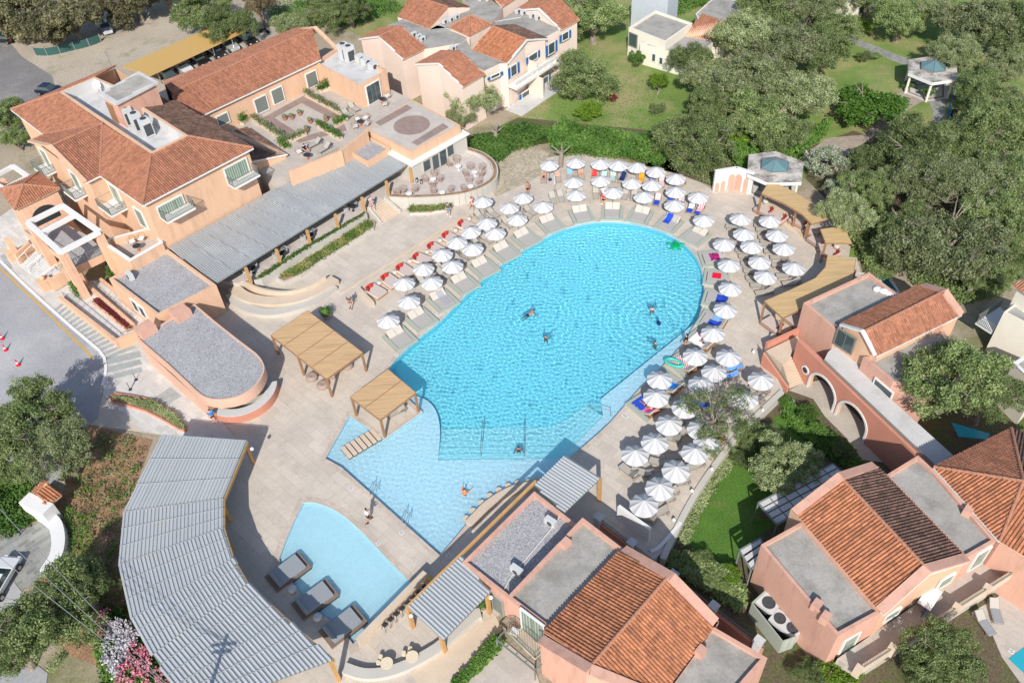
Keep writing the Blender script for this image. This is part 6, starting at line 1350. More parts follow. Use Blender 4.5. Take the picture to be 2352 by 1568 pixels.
# wicker armchair + round tables
m_wick=M('mauve_wicker',(.26,.16,.14),.9,.1,3); m_rat=M('golden_rattan',(.45,.24,.09),.8,.1,3); m_blk=plain('black_rope',(.04,.04,.045),.7)
def make_chair(name,cat,group,frame,seat,W=.62):
    t_=proto(name,cat,group); part(MB().box((0,0,.38),W*.85,W*.8,.09),'seat_cushion',seat,t_); f=MB(); K=9
    for i in range(K+1):
        a=radians(-110+220*i/K); x,y=cos(a)*W*.5,sin(a)*W*.55; x2,y2=cos(a)*W*.62,sin(a)*W*.66; f.tube((x,y,.36),(x2,y2,.72+.12*cos(a)),.014,n=5)
        if i: a0=radians(-110+220*(i-1)/K); f.tube((cos(a0)*W*.62,sin(a0)*W*.66,.72+.12*cos(a0)),(x2,y2,.72+.12*cos(a)),.018,n=5); f.tube((cos(a0)*W*.5,sin(a0)*W*.55,.36),(x,y,.36),.016,n=5)
    part(f,'back',frame,t_)
    for x in (-.22,.22):
        for y in (-.22,.22): part(MB().tube((x,y,.38),(x*1.25,y*1.25,0),.018,n=5),'leg',frame,t_)
    return t_
def rtable(name,label,p,r,h,top,leg,group=None,cat='table'):
    t_=thing(name,label,cat,p,group); part(MB().lathe((0,0,h-.04),[(r,0),(r,.04)],24),'tabletop',top,t_); part(MB().lathe((0,0,0),[(r*.45,0),(r*.4,.04),(.06,.1),(.06,h-.04)],16),'pedestal',leg,t_); return t_
P_wc=Placer(make_chair('wicker_armchair','armchair','wicker armchairs on the lobby patio',m_wick,M('taupe_cushion',(.40,.30,.25),.9),.8))
PT=[((805,1140),[(745,1125,200),(795,1098,100)]),((918,1180),[(890,1145,120),(968,1150,40),(965,1195,-20),(858,1190,190)]),((632,1228),[(640,1195,90),(580,1230,180),(677,1230,0),(628,1265,-90)]),((465,1328),[(425,1305,150),(505,1300,30),(385,1322,190)]),((695,1320),[(637,1310,170),(750,1305,10)]),((890,1278),[(882,1237,95),(945,1250,10),(848,1295,200)])]
k=0
for i,((x,y),ch) in enumerate(PT):
    p=G('b',x,y,1.9); p.z=1.2; rtable('round_table','low white round table on the lobby patio, %s'%['nearest the back wall doors','with greenery by the curved rim','ringed by four chairs in the middle','nearest the stairs','by the planted front rim','at the rim corner with greenery'][i],p,.38,.6,m_white,m_white,'white patio tables')
    for (cx,cy,an) in ch:
        q=G('b',cx,cy,1.7); q.z=1.2; P_wc.put(q,radians(an),'mauve wicker armchair, %s seat of the patio table %s'%(ORD[ch.index((cx,cy,an))],['by the back wall doors','with greenery by the rim','ringed by four chairs','nearest the stairs','by the front rim','at the rim corner'][i]))
P_bc=Placer(make_chair('dining_chair','chair','chairs under the restaurant canopy',m_acw,m_acw,.55))
for i,(x,y) in enumerate([(1765,250),(1975,145),(2165,20)]):
    p=G('d',x-30,y+30,1.9); p.z=1.2; rtable('dining_table','dark round dining table under the restaurant canopy, %s from the seat wall'%ORD[i],p,.45,.74,m_dark,m_dark,'dining tables under the canopy')
    for s,(dx,dy,an) in enumerate([(.1,.75,90),(-.75,-.2,190)]): P_bc.put((p.x+dx,p.y+dy,1.2),radians(an),'white dining chair %s the %s canopy table from the seat wall'%(['behind','left of'][s],ORD[i]))
for i,(x,y,f) in enumerate([(75,1420,'b'),(690,505,'u'),(735,480,'u'),(765,462,'u')]):
    p=G(f,x,y,1.9); p.z=1.2; rtable('dining_table','dark round dining table near the stairs end of the canopy, %s from the stairs'%ORD[i],p,.45,.74,m_dark,m_dark,'dining tables under the canopy')
    for s,(dx,dy,an) in enumerate([(.1,.75,90),(-.75,-.2,190)]): P_bc.put((p.x+dx,p.y+dy,1.2),radians(an),'white dining chair %s the %s canopy table from the stairs'%(['behind','left of'][s],ORD[i]))
# terrace furniture
P_tc=Placer(make_chair('terrace_armchair','armchair','wooden armchairs on hotel terraces',m_wood,m_white,.75))
for lab,f,x,y,z,an in [('beside the blue-topped table on the roof terrace edge','a',2060,1045,TZ,120),('left of the sun loungers on the roof terrace edge','a',2100,1010,TZ,60),('with a cream cushion beside the lobby doors','b',320,660,TZ,30),('in front of the lobby doors','b',300,715,TZ,-80),('at the orange table, left','b',95,870,TZ,190),('at the orange table, upper left','b',110,820,TZ,120),('at the orange table, upper right','b',170,810,TZ,60),('at the orange table, right','b',175,850,TZ,-20),('left of two on the walled first-floor terrace','2',1820,90,4.1,120),('right of two on the walled first-floor terrace','2',1950,50,4.1,80),('wooden one on the balcony by the road','1',1650,1010,6.4,0),('on the upper balcony of the poolside villa','h',1195,1215,1.9,150),('on the lower terrace of the poolside villa','h',1075,1440,LZ+.1,100)]:
    p=G(f,x,y,z+.4); p.z=z+.01; P_tc.put(p,radians(an),'wooden armchair with pale cushion '+lab)
m_orp=M('orange_pedestal',(.60,.13,.04),.7)
for lab,f,x,y,z in [('on the roof terrace edge','a',2115,1070,TZ),('by the lobby doors','b',283,685,TZ),('among four armchairs on the roof terrace','b',130,840,TZ),('on the walled first-floor terrace','2',1885,160,4.1),('on the lower terrace of the poolside villa','h',1140,1380,LZ+.1)]:
    p=G(f,x,y,z+.6); p.z=z+.01; rtable('terrace_table','dark round table on an orange pedestal '+lab,p,.45,.7,m_dark,m_orp,'orange-legged terrace tables')
for k,(q,w) in enumerate([((2200,960,2130,1010),'upper one by the planter'),((2265,990,2200,1045),'lower one by the canopy')]):
    p,a=hf('a',*q,z=TZ+.3); p.z=TZ+.005; P_lo.put(p,a,'pale sun lounger on the roof terrace edge, '+w)
for k,(q,w) in enumerate([((55,715,110,760),'left of the machine-room block'),((20,760,50,790),'beside the terrace planter')]):
    p,a=hf('b',*q,z=TZ+.3); p.z=TZ+.005; P_lo.put(p,a,'pale sun lounger on the roof terrace '+w)
# snack bar: high stools along the counter, round tables
ct=MB().beam(G('h',590,850,.0)+Vector((0,0,1.0)),G('h',130,1320,.0)+Vector((0,0,1.0)),.55,.08); ct.beam(G('h',590,850,.0)+Vector((0,0,.5)),G('h',130,1320,.0)+Vector((0,0,.5)),.12,1.0); single(ct,'snack_counter',m_sand,'long sandstone counter along the kids pool edge by the snack bar','bar counter')
def make_stool():
    t_=proto('bar_stool','bar stool','black stools along the snack counter'); part(MB().box((0,0,.68),.4,.4,.05),'seat',m_blk,t_); part(MB().box((.2,0,.72),.04,.4,.28),'backrest',m_blk,t_)
    for x in (-.17,.17):
        for y in (-.17,.17): part(MB().tube((x,y,.68),(x*1.4,y*1.4,0),.017,n=5),'leg',m_blk,t_)
    return t_
P_st=Placer(make_stool())
for k in range(8):
    t_=k/7; p=G('h',575,905,.7).lerp(G('h',300,1165,.7),t_); p.z=0; P_st.put(p,radians(-45),'black bar stool at the snack counter, %s from the yellow sign'%ORD[k])
for lab,x,y in (('right of the pair beyond the canopy post',488,1385),('left of the pair beyond the canopy post',312,1430)):
    p=G('h',x,y,.7); p.z=0; rtable('round_table','cream round table on the snack terrace, '+lab,p,.48,.7,M('cream_top',(.68,.58,.42),.7),m_backpad,'cream snack tables')
for k,(x,y) in enumerate([(430,1360),(475,1330),(270,1385),(255,1425)]): p=G('h',x,y,.4); p.z=0; single(MB().lathe((p.x,p.y,0),[(.17,0),(.2,.2),(.17,.45)],14),'low_stool',M('cream_top',(.68,.58,.42),.7),'cream drum stool on the snack terrace, %s from the canopy post'%ORD[k],'stool','cream drum stools')
curvewall('terrace_rim_wall','curved white bench wall rounding the snack terrace','h',[20,1460,150,1500,300,1490,450,1440,600,1360,700,1290,900,1110,960,1080],0,.5,.8,m_grey)
# yellow caution sign, lamps, cones, stanchions
p=G('h',607,862,0); ys=thing('caution_sign','yellow folding caution sign standing at the end of the snack counter','sign',p); part(MB().beam((-.13,0,0),(0,0,.62),.3,.02,up=Vector((1,0,0))),'front_panel',plain('signal_yellow',(.8,.6,.0),.5),ys); part(MB().beam((.13,0,0),(0,0,.62),.3,.02,up=Vector((1,0,0))),'rear_panel',plain('signal_yellow',(.8,.6,.0),.5),ys)
m_conered=plain('cone_red',(.65,.02,.04),.5)
for k,(x,y) in enumerate([(18,768),(42,845),(128,948)]):
    p=G('d',x,y,.02); c_=thing('traffic_cone','red and white traffic cone on the pale road, %s from the kerb corner'%['farthest','second','nearest'][k],'traffic cone',p,'traffic cones'); part(MB().lathe((0,0,.001),[(.24,0),(.24,.05),(.16,.06),(.12,.3)],14),'cone_base',m_conered,c_); part(MB().lathe((0,0,.3),[(.12,0),(.09,.2)],14),'white_band',m_white,c_); part(MB().lathe((0,0,.5),[(.09,0),(.04,.35)],14),'cone_tip',m_conered,c_)
for k,(x,y) in enumerate([(938,1048),(898,1115)]):
    p=G('d',x,y,.02); c_=thing('barrier_post','black rope barrier post on the entrance pavement, %s'%['upper one','lower one'][k],'barrier post',p,'rope barrier posts'); part(MB().lathe((0,0,.002),[(.19,0),(.17,.04),(.03,.06)],14),'foot',m_dark,c_); part(MB().tube((0,0,0),(0,0,1.0),.03),'pole',m_dark,c_)
single(MB().beam(G('d',938,1048,.95),G('d',898,1115,.95),.03,.06),'barrier_belt',m_dark,'black belt stretched between the two barrier posts','barrier belt')
p=G('d',1155,1168,.02); single(MB().box((p.x,p.y,.022),1.9,1.9,.02,radians(45)),'door_mat',m_slab,'square grey mat on the entrance pavement below the round bar','mat')
for k,(x,y,f) in enumerate([(553,1252,'f'),(490,850,'f'),(202,90,'i'),(65,240,'i'),(2292,440,'h'),(1735,1520,'d'),(1030,975,'h'),(480,1100,'h')]):
    z=0 if k not in (6,7,5) else 2.4; p=G(f,x,y,z+.3)
    single(MB().lathe((p.x,p.y,z+.14),[(.16,0),(.18,.1),(.05,.3)],12),'lamp',m_white,'small white lamp, '+['on the garden wall by the staircase','at the wall end above the staircase','on the white wall above the lawn, upper','on the white wall above the lawn, lower','on the deck corner behind the villa','on the first post of the curved bar canopy','on the salmon wall beside the canopy post','hanging at the front of the snack canopy'][k],'lamp','small white lamps',smooth=True)
# rails in the pool
for k,(p0,p1) in enumerate([((e_x,e_y),(e_x2,e_y2)) for e_x,e_y,e_x2,e_y2 in ((975,1350,962,1560),(1260,1345,1262,1560))]):
    a=G('e',*p0,-.1); b=G('e',*p1,-.1); m=MB().tube(a+Vector((0,0,.6)),b+Vector((0,0,.6)),.03); 
    for t_ in (0,.5,1): m.tube(a.lerp(b,t_)+Vector((0,0,.6)),a.lerp(b,t_)-Vector((0,0,.6)),.03)
    single(m,'pool_handrail',m_steel,'steel handrail standing in the pool steps, %s'%['the one nearer the curved shelf','the one nearer the swimmer'][k],'handrail','pool handrails')
for k,(x,y,x2,y2) in enumerate([(200,275,235,200),(425,470,455,390)]):
    a=G('h',x,y,0); b=G('h',x2,y2,-.1); m=MB(); d=xy(G('h',400,520,0)-G('h',200,340,0)).normalized()*.5
    for s in (0,1): o=d*s; m.path([a+o,a+o+Vector((0,0,.75)),a.lerp(b,.8)+o+Vector((0,0,.75)),b+o+Vector((0,0,-.35))],.028)
    single(m,'pool_ladder',m_steel,'steel grab-rail pair at the shallow pool edge, %s'%['beside the walking waiter','closer to the snack bar'][k],'pool ladder','pool ladders')
m=MB(); a=G('e',1715,1260,0);b=G('e',1858,1300,0)
m.path([a+Vector((0,0,-.4)),a+Vector((0,0,.75)),b+Vector((0,0,.8)),b],.03); single(m,'pool_handrail',m_steel,'long steel handrail on the corner steps by the shelf end','handrail','pool handrails')
# depth signs
for k,(x,y,f) in enumerate([(378,878,'e'),(668,600,'e'),(1945,1287,'e'),(65,228,'h'),(414,535,'h'),(255,608,'h'),(740,688,'h'),(1645,1018,'3'),(1060,862,'3'),(322,1092,'4'),(2265,1350,'i')]):
    p=G(f,x,y,.01); a=radians(40); z_=LZ+.02 if f=='i' else .016
    if f=='i': p=G(f,x,y,LZ)
    s=thing('marker_tile','white pool marker tile with a struck-out circle, '+['by the daybed nearest the small pergola','by the second daybed from the pergola','beside the blue-towel daybed','left of the walking waiter','right of the waiter along the pool','at the kids pool coping','under the snack bar shade','by the blue-towelled daybed at the curved end','at the middle of the curved end','beside the sandals on the coping','by the small corner pool'][k],'marker tile',(p.x,p.y,z_),'pool marker tiles',a); part(MB().box((0,0,0),.36,.36,.008),'tile',m_white,s)
    r=MB(); K=16; vs=[(q*cos(2*pi*i/K),q*sin(2*pi*i/K),.011) for q in (.09,.125) for i in range(K)]; r.add(vs,[(i,(i+1)%K,(i+1)%K+K,i+K) for i in range(K)]); r.box((0,0,.0085),.2,.025,.003,radians(45)); part(r,'symbol',m_dark,s)
# potted plants, floats
# ---------------------------------------------------------------- vegetation
lm_olive=leafmat('olive_leaf',(.13,.165,.06),(.275,.325,.145),(.47,.52,.29),.35)
lm_olive2=leafmat('olive_leaf_green',(.09,.135,.04),(.205,.275,.10),(.37,.44,.19),.35)
lm_dark=leafmat('pine_leaf',(.11,.115,.05),(.20,.195,.10),(.33,.30,.17),.25)
lm_bright=leafmat('broad_leaf',(.035,.09,.01),(.08,.19,.025),(.17,.31,.05),.3)
lm_hedge=leafmat('hedge_leaf',(.045,.11,.015),(.10,.21,.035),(.20,.33,.075),.3)
lm_brown=leafmat('dry_needles',(.10,.075,.035),(.17,.13,.07),(.24,.20,.11),.1)
lm_lime=leafmat('lime_leaf',(.08,.17,.01),(.15,.27,.02),(.26,.40,.05),.3)
lm_white=leafmat('white_blossom',(.06,.11,.03),(.30,.36,.22),(.72,.74,.62),.2)
lm_wbl=leafmat('oleander_white',(.40,.37,.41),(.50,.47,.51),(.64,.62,.64),.2)
lm_pink=leafmat('oleander_pink',(.5,.09,.16),(.6,.2,.27),(.68,.38,.42),.2)
lm_grass=leafmat('ornamental_grass',(.16,.17,.05),(.30,.27,.10),(.45,.38,.18),.2)
lm_red=leafmat('red_foliage',(.10,.012,.02),(.22,.03,.035),(.30,.06,.05),.2)
m_bark=M('olive_bark',(.24,.20,.16),.95,.25,2,.2,10)
m_twig=M('grey_twigs',(.26,.22,.18),.95,.2,2,.1,10)
def leafcloud(pts,nrm,lens,wid,seed,tints,jit=.5):
    rs=np.random.RandomState(seed); n=len(pts); d=rs.normal(size=(n,3)); d/=np.linalg.norm(d,axis=1)[:,None]
    nn=nrm*(1-jit)+d*jit; nn/=np.maximum(1e-6,np.linalg.norm(nn,axis=1))[:,None]
    e=rs.normal(size=(n,3)); a=np.cross(nn,e); a/=np.maximum(1e-6,np.linalg.norm(a,axis=1))[:,None]; b=np.cross(nn,a); s=rs.uniform(.7,1.35,(n,1))
    a*=lens*s*.5; b*=wid*s*.5; V=np.empty((n,4,3)); V[:,0]=pts-a; V[:,1]=pts+b*.9; V[:,2]=pts+a; V[:,3]=pts-b*.9
    return V.reshape(-1,3),tints
def leafmesh(name,V,tints,mat):
    n=len(V)//4; me=bpy.data.meshes.new(name); me.vertices.add(4*n); me.vertices.foreach_set('co',V.astype('f').ravel()); me.loops.add(4*n); me.loops.foreach_set('vertex_index',np.arange(4*n,dtype='i')); me.polygons.add(n); me.polygons.foreach_set('loop_start',np.arange(0,4*n,4,dtype='i')); me.update(calc_edges=True)
    at=me.attributes.new('tint','FLOAT','FACE'); at.data.foreach_set('value',np.clip(tints,0,1).astype('f')); me.materials.append(mat); me.validate(); return me
def crownmesh(name,mat,seed,n=30000,lobes=12,ll=.048,lw=.024,flat=.9,spread=.74,lr=(.24,.40),sparse=0):
    rs=np.random.RandomState(seed); L=[]; 
    for i in range(lobes):
        a=2*pi*i/lobes+rs.uniform(-.4,.4); r=spread*sqrt(rs.uniform(.25,1)) if i else 0; L.append((r*cos(a),r*sin(a),rs.uniform(-.25,.35)*flat+(.18 if i==0 else 0),rs.uniform(*lr)+(.1 if i==0 else 0)))
    sub=[]
    for (x,y,z,r) in L:
        for k in range(26):
            u=rs.normal(size=3); u/=np.linalg.norm(u); u[2]=abs(u[2])*.9-.15 if rs.rand()<.75 else u[2]; q=np.array([x,y,z])+u*r*rs.uniform(.72,1.08)*np.array([1,1,.85]); sub.append((q,rs.uniform(.09,.17),rs.uniform(0,1)))
    if sparse: sub=[s for s in sub if rs.rand()>sparse]
    m=n//len(sub); P=[];Nn=[];T=[]
    for q,r,t in sub:
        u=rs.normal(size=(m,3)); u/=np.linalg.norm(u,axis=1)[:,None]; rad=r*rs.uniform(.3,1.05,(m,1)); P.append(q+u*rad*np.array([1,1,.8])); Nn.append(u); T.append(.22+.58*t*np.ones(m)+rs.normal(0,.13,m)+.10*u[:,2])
    P=np.concatenate(P); V,T=leafcloud(P,np.concatenate(Nn),ll,lw,seed+1,np.concatenate(T)); return leafmesh(name,V,T,mat)
CM={}
def crowns(kind,mat,k,**kw): CM[kind]=[crownmesh('crown',mat,100*len(CM)+i,**kw) for i in range(k)]
crowns('olive',lm_olive,3); crowns('olive2',lm_olive2,3); crowns('sparse',lm_olive2,1,n=7000,sparse=.5,lobes=11,spread=.8,lr=(.2,.34)); crowns('dark',lm_dark,2,ll=.07,lw=.04,flat=1.0); crowns('bright',lm_bright,1,ll=.075,lw=.055,n=9000,flat=.6,spread=.7); crowns('brown',lm_brown,1,flat=1.1); crowns('white',lm_white,1,n=8000,lw=.05); crowns('lime',lm_lime,1,n=6000,ll=.09,lw=.06); crowns('shrub',lm_hedge,2,n=6000,ll=.09,lw=.06); crowns('redb',lm_red,1,n=2500,ll=.12,lw=.08)
TC=[0]
def tree(label,f,x,y,rpx,kind='olive',zc=3.6,flat=.95,name='olive_tree',cat='tree',group=None,z0=0,trunk=True,sx=1,twigs=0,leafy=True):
    zc=zc*.86 if zc>2 else zc; c=G(f,x,y,zc+z0); dep=-(c-Vector((0,0,CH))).dot(CB); R=rpx*1.24*dep/CF; TC[0]+=1; rs=random.Random(TC[0]*17)
    t_=thing(name,label,cat,(c.x,c.y,z0),group); ms=CM[kind]; o=bpy.data.objects.new('crown',ms[TC[0]%len(ms)]); C.objects.link(o); o.parent=t_; o.location=(0,0,zc); o.scale=(R*sx,R,R*flat); o.rotation_euler=(0,0,rs.uniform(0,6.28) if sx==1 else 0)
    if trunk:
        m=MB(); fk=Vector((rs.uniform(-.3,.3),rs.uniform(-.3,.3),zc*.35)); m.tube((0,0,-.02),fk,.10*R+.05,.07*R+.03,n=8)
        for k in range(6):
            a=2*pi*k/6+rs.uniform(-.4,.4); e=fk+Vector((cos(a)*R*.42,sin(a)*R*.42,zc*.45+rs.uniform(0,R*.3))); mid=fk.lerp(e,.5)+Vector((rs.uniform(-.2,.2),rs.uniform(-.2,.2),.1*R)); m.tube(fk,mid,.045*R,.03*R,n=6); m.tube(mid,e,.03*R,.012*R,n=6)
            for j in range(3): a2=a+rs.uniform(-.8,.8); m.tube(e,e+Vector((cos(a2)*R*.35,sin(a2)*R*.35,rs.uniform(0,R*.3))),.014*R,.005*R,n=4)
        part(m,'trunk',m_bark,t_)
    if twigs:
        for k in range(twigs):
            m=MB(); a=rs.uniform(0,6.28); b=Vector((cos(a)*R*.6,sin(a)*R*.6-R*.2,zc+R*flat*rs.uniform(.25,.6)))
            for j in range(7): m.tube(b,b+Vector((rs.uniform(-1,1),rs.uniform(-1,1),rs.uniform(.1,.9)))*R*.25,.02,.006,n=4)
            part(m,'bare_twigs',m_twig,t_)
    return t_
TR_=[
('brown-tinged pine in the upper left corner','u',35,25,75,'dark',5),('tall pine left of the white car','u',105,55,62,'dark',5),('dark pine overhanging the netting fence','u',165,45,58,'dark',5),('pine crown at the top edge above the white car','u',215,10,42,'brown',5),
('broad green tree shading the carport roof','u',460,25,62,'olive2',4.5),('second green crown joined to the carport tree','u',520,50,52,'olive2',4.5),('brown dry-tipped tree at the top edge beyond the carport','u',597,8,36,'brown',5),
('rounded grey olive at the end of the long wing','u',665,55,36,'olive',3),('dark tree above the long wing gable','u',745,25,48,'olive2',4),('tall dark tree left of the pink house roofs','u',800,20,45,'olive2',4),('dark tree in the shade behind the carport','u',310,5,60,'dark',4),
('olive at the left edge beside the hotel corner','u',12,265,48,'olive2',3.5),('small dark olive at the left edge above the balcony','u',35,215+100,30,'olive2',2.5),
('big dark olive behind the pink house','u',1365,40,72,'olive2',5),('upper dark olive at the top edge by the grey house','u',1330,0,50,'olive2',5),
('feathery olive in front of the pink house corner','u',1095,225,56,'olive',3.4),('low branches of the olive by the lobby','u',1060,265,32,'olive',2.2),
('spreading olive with a thick trunk on the lawn','u',1330,175,72,'olive2',3.8),
('round grey olive touching the parasol hedge','u',1597,330,80,'olive2',3.4),
('olive of the grove nearest the cream bungalow','u',1622,175,58,'olive',4),('olive at the grove left edge','u',1640,235,55,'olive2',4),('olive in the upper grove by the terracotta slope','u',1700,85,70,'olive',5),('olive at the top of the grove','u',1760,25,70,'olive2',5),('pale twiggy olive in the grove middle','u',1720,185,75,'olive',5),('olive in the grove centre right','u',1800,120,75,'olive',5),('olive at the right edge of the grove','u',1880,110,68,'olive2',5),('deep green olive in the lower grove','u',1745,270,72,'olive2',4.2),('lower right olive of the grove','u',1830,230,72,'olive',4.2),('lowest olive of the grove by the kiosk hedge','u',1800,310,58,'olive2',3.4),('olive at the top edge beyond the grove','u',1870,20,55,'olive',5),
('olive beside the cream house balcony','u',2070,40,58,'olive2',4.5),('olive with a pale trunk at the top right lawn','u',2110,20,45,'olive',4.5),
('large olive beyond the upper kiosk','u',2240,60,80,'olive',5),('olive behind the upper kiosk roof','u',2200,130,52,'olive',4),('grey olive in the upper right corner','u',2310,60,75,'olive2',5),('olive above the swing at the right edge','u',2310,160,50,'olive',4),
('dense olive right of the climbing frame','u',2290,300,85,'olive2',4.5),('twiggy olive at the right edge middle','u',2330,400,70,'olive2',4.5),
('large olive centred below the climbing frame','u',2110,345,85,'olive2',4.5),('olive below the large one, right of the kiosk path','u',2140,420,72,'olive',4.2),
('huge pale olive above the arched villa','u',2170,560,112,'olive',5),('left shoulder of the pale olive grove','u',2090,520,60,'olive2',4.2),('olive between the pale giant and the right edge','u',2300,500,75,'olive2',4.2),('dark olive behind the cream villa balcony','u',2310,590,50,'olive2',4),
('olive overhanging the upper cabana','u',1945,490,58,'olive',3.8),('dark bushy tree behind the upper cabana','u',1990,440,55,'olive2',3.2),
('big drooping olive over the arched villa corner','u',2190,860,105,'olive2',5.5),('right half of the drooping olive by the cream villa','u',2275,900,62,'olive2',5),
('sparse deck olive growing in a pot among the parasols','u',1650,945,72,'sparse',3.6),('lower limb of the deck olive over the white wall','u',1645,1010,42,'sparse',2.6),
('small grey olive beside the pergola on the lower lawn','u',1800,1075,70,'olive',2.8),
('feathery olive at the bottom right corner pool','u',2165,1505,78,'olive2',4),('lower crown of the olive at the bottom right','u',2130,1560,60,'olive2',3.5),
('old olive casting shade on the pale road','u',70,965,95,'olive2',4.5),('lower olive crown by the earth slope','u',140,1040,72,'olive',4),('left edge olive above the gate','u',20,1050,60,'olive2',4),
('large olive at the bottom left corner','u',110,1400,105,'olive2',4.5),('olive filling the gap right of the upper kiosk','u',2260,210,60,'olive2',4.0),('olive at the right edge beside the climbing frame','u',2345,250,55,'olive',4.2),('olive left of the twiggy olive at the right','u',2200,330,70,'olive2',4.2),('olive over the hidden green tub','u',2260,420,72,'olive',4.2),('olive between the large one and the lower path','u',2060,410,50,'olive',3.6),('small olive right of the lower kiosk path','u',1990,360,34,'olive2',2.6),('olive above the small corner pool of the arched villa','u',2050,560,45,'olive2',3.0),('olive left of the grove near the cream slope','u',1590,130,45,'olive2',4.2),('olive at the back of the grove by the stone path','u',1920,60,50,'olive2',4.5),('olive beyond the cream house at the top edge','u',2000,-20,60,'olive2',4.5),('tree beside the yard at the top edge','u',380,-20,50,'olive2',4),('olive joining the two right-hand crowns','u',2250,620,60,'olive2',4.0),('olive crown at the lower left edge','u',20,1480,75,'olive2',4.5),('right crown of the bottom left olives','u',190,1350,55,'olive2',4)]
for a in TR_:
    low=a[1]=='u' and (a[2]>1700 and a[3]>900 and a[2]!=2280) and 'villa corner' not in a[0]
    tree(('conifer tree: ' if a[5] in('dark','brown') else 'olive tree: ')+a[0] if False else a[0],a[1],a[2],a[3],a[4],a[5],a[6],z0=LZ if low else 0,name='pine_tree' if a[5] in('dark','brown') else 'olive_tree',twigs=5 if 'twiggy' in a[0] or 'pale' in a[0] or 'sparse' in a[0] else 1)
tree('bright broad-leaved tree with a flat dome on the upper lawn','u',1995,245,74,'bright',2.6,.6,name='broadleaf_tree')
tree('white-flowering shrub tree beside the lower kiosk','u',1895,375,42,'white',2.4,.9,name='flowering_tree'); tree('lower white-flowering shrub above the upper cabana','u',1930,430,30,'white',1.8,.8,name='flowering_tree')
tree('lime green bush tree on the lawn by the bungalow','u',1512,190,20,'lime',1.8,1.1,name='lime_bush',cat='bush'); tree('round lime green bush under the lawn olive','u',1350,258,29,'lime',.9,.7,name='lime_bush',cat='bush',trunk=False)
tree('climbing shrub against the cream bungalow wall','u',1463,135,16,'shrub',1.4,1.3,name='climbing_shrub',cat='shrub'); tree('dark red bush on the lawn','u',1403,222,13,'redb',.6,.8,name='red_bush',cat='bush',trunk=False)
tree('small dark two-tier shrub on the lawn','u',1510,250,16,'olive2',.9,1,name='garden_shrub',cat='shrub'); 
for k,(lab,x,y,r,kd,z0) in enumerate([('ivy bush wrapped round the left column of the upper kiosk',2088,195,13,'shrub',0),('ivy bush by the front column of the upper kiosk',2133,212,13,'shrub',0),('small dark shrub by the stone path lamp',1985,130,16,'olive2',0),('second small shrub by the stone path',2010,128,14,'olive2',0),('yellow-green bush under the cream house balcony',1982,65,18,'lime',0),('rounded shrub at the top of the arch courtyard',1855,950,20,'shrub',LZ),('second shrub along the arch courtyard bed',1880,985,20,'shrub',LZ),('third shrub along the arch courtyard bed',1905,1010,20,'shrub',LZ),('fourth shrub along the arch courtyard bed',1940,1035,24,'olive2',LZ),('shrub in the corner below the garden pergola',1675,1318,22,'lime',LZ),('dark shrub at the hidden end of the lower lawn',1620,1290,30,'olive2',LZ),('bush between the two salmon villas',1640,1335,28,'olive2',LZ),('lime bush at the bottom edge between villas',1930,1530,45,'lime',LZ),('dark bush at the bottom edge between villas',1860,1545,35,'olive2',LZ),('bright shrub beside the stepping path in the lower garden',1800,920,12,'shrub',LZ),('dark bushes under the white garden wall',1720,1010,30,'olive2',LZ),('bush below the white wall by the lawn',1700,1045,24,'olive2',LZ),('dark round bush in the arch garden',1770,1000,30,'olive2',LZ)]):
    tree(lab,'u',x,y,r,kd,.9,.75,name='garden_bush',cat='bush',z0=z0,trunk=False)
def hedge(name,label,f,pts,z0,h,mat,n,ll=.30,lw=.2,seed=1,cat='hedge',kind=None,lump=1.6,parent=None,base=.1):
    P=ccw(GL(f,z0+h*.5,*pts)); xs=[p.x for p in P]; ys=[p.y for p in P]; rs=np.random.RandomState(seed); Q=[]
    cl=[(rs.uniform(min(xs),max(xs)),rs.uniform(min(ys),max(ys))) for _ in range(150)]
    while len(Q)<n:
        x=rs.uniform(min(xs),max(xs)); y=rs.uniform(min(ys),max(ys))
        if seed>100: c_=cl[rs.randint(150)]; x=c_[0]+rs.normal(0,.22); y=c_[1]+rs.normal(0,.22)
        if not inside((x,y),P): continue
        top=h*(.62+.25*sin(x/lump+seed)*cos(y/lump*1.3+seed*2)+.13*sin(x*2.1/lump)*sin(y*2.7/lump)); z=top*(1-rs.rand()**2*.85) if rs.rand()<.8 else top*rs.rand(); Q.append((x+rs.normal(0,.12),y+rs.normal(0,.12),z0+max(.03,z)))
    Q=np.array(Q); V,T=leafcloud(Q,np.tile([0,-.3,1.],(n,1)),ll,lw,seed+3,.25+.5*(.5+.5*np.sin(Q[:,0]*1.1+seed)*np.cos(Q[:,1]*.9))+rs.normal(0,.15,n)); off=Vector((np.mean(Q[:,0]),np.mean(Q[:,1]),z0)); V=V-np.array(off); me=leafmesh(name,V,T,mat)
    o=bpy.data.objects.new(name,me); C.objects.link(o); o.location=off
    if kind: o['kind']=kind
    else: tag(o,label,cat)
    return o
hedge('hedge','tall bright green hedge between the lawn and the parasols','u',[1290,275,1370,300,1500,305,1540,350,1520,372,1470,358,1330,345,1300,350,1265,335,1255,300],0,2.0,lm_hedge,14000,seed=2)
hedge('hedge','lower hedge of glossy shrubs between the lobby olive and the lawn','u',[1150,300,1210,280,1270,290,1260,320,1180,338,1140,368,1080,335,1085,310],0,1.6,lm_hedge,8000,seed=4)
hedge('hedge','sunlit hedge behind the hexagonal kiosk and arched wall','u',[1690,300,1720,320,1750,340,1850,300,1910,270,1900,300,1820,370,1760,370,1700,390,1680,360],0,1.9,lm_hedge,8000,seed=5)
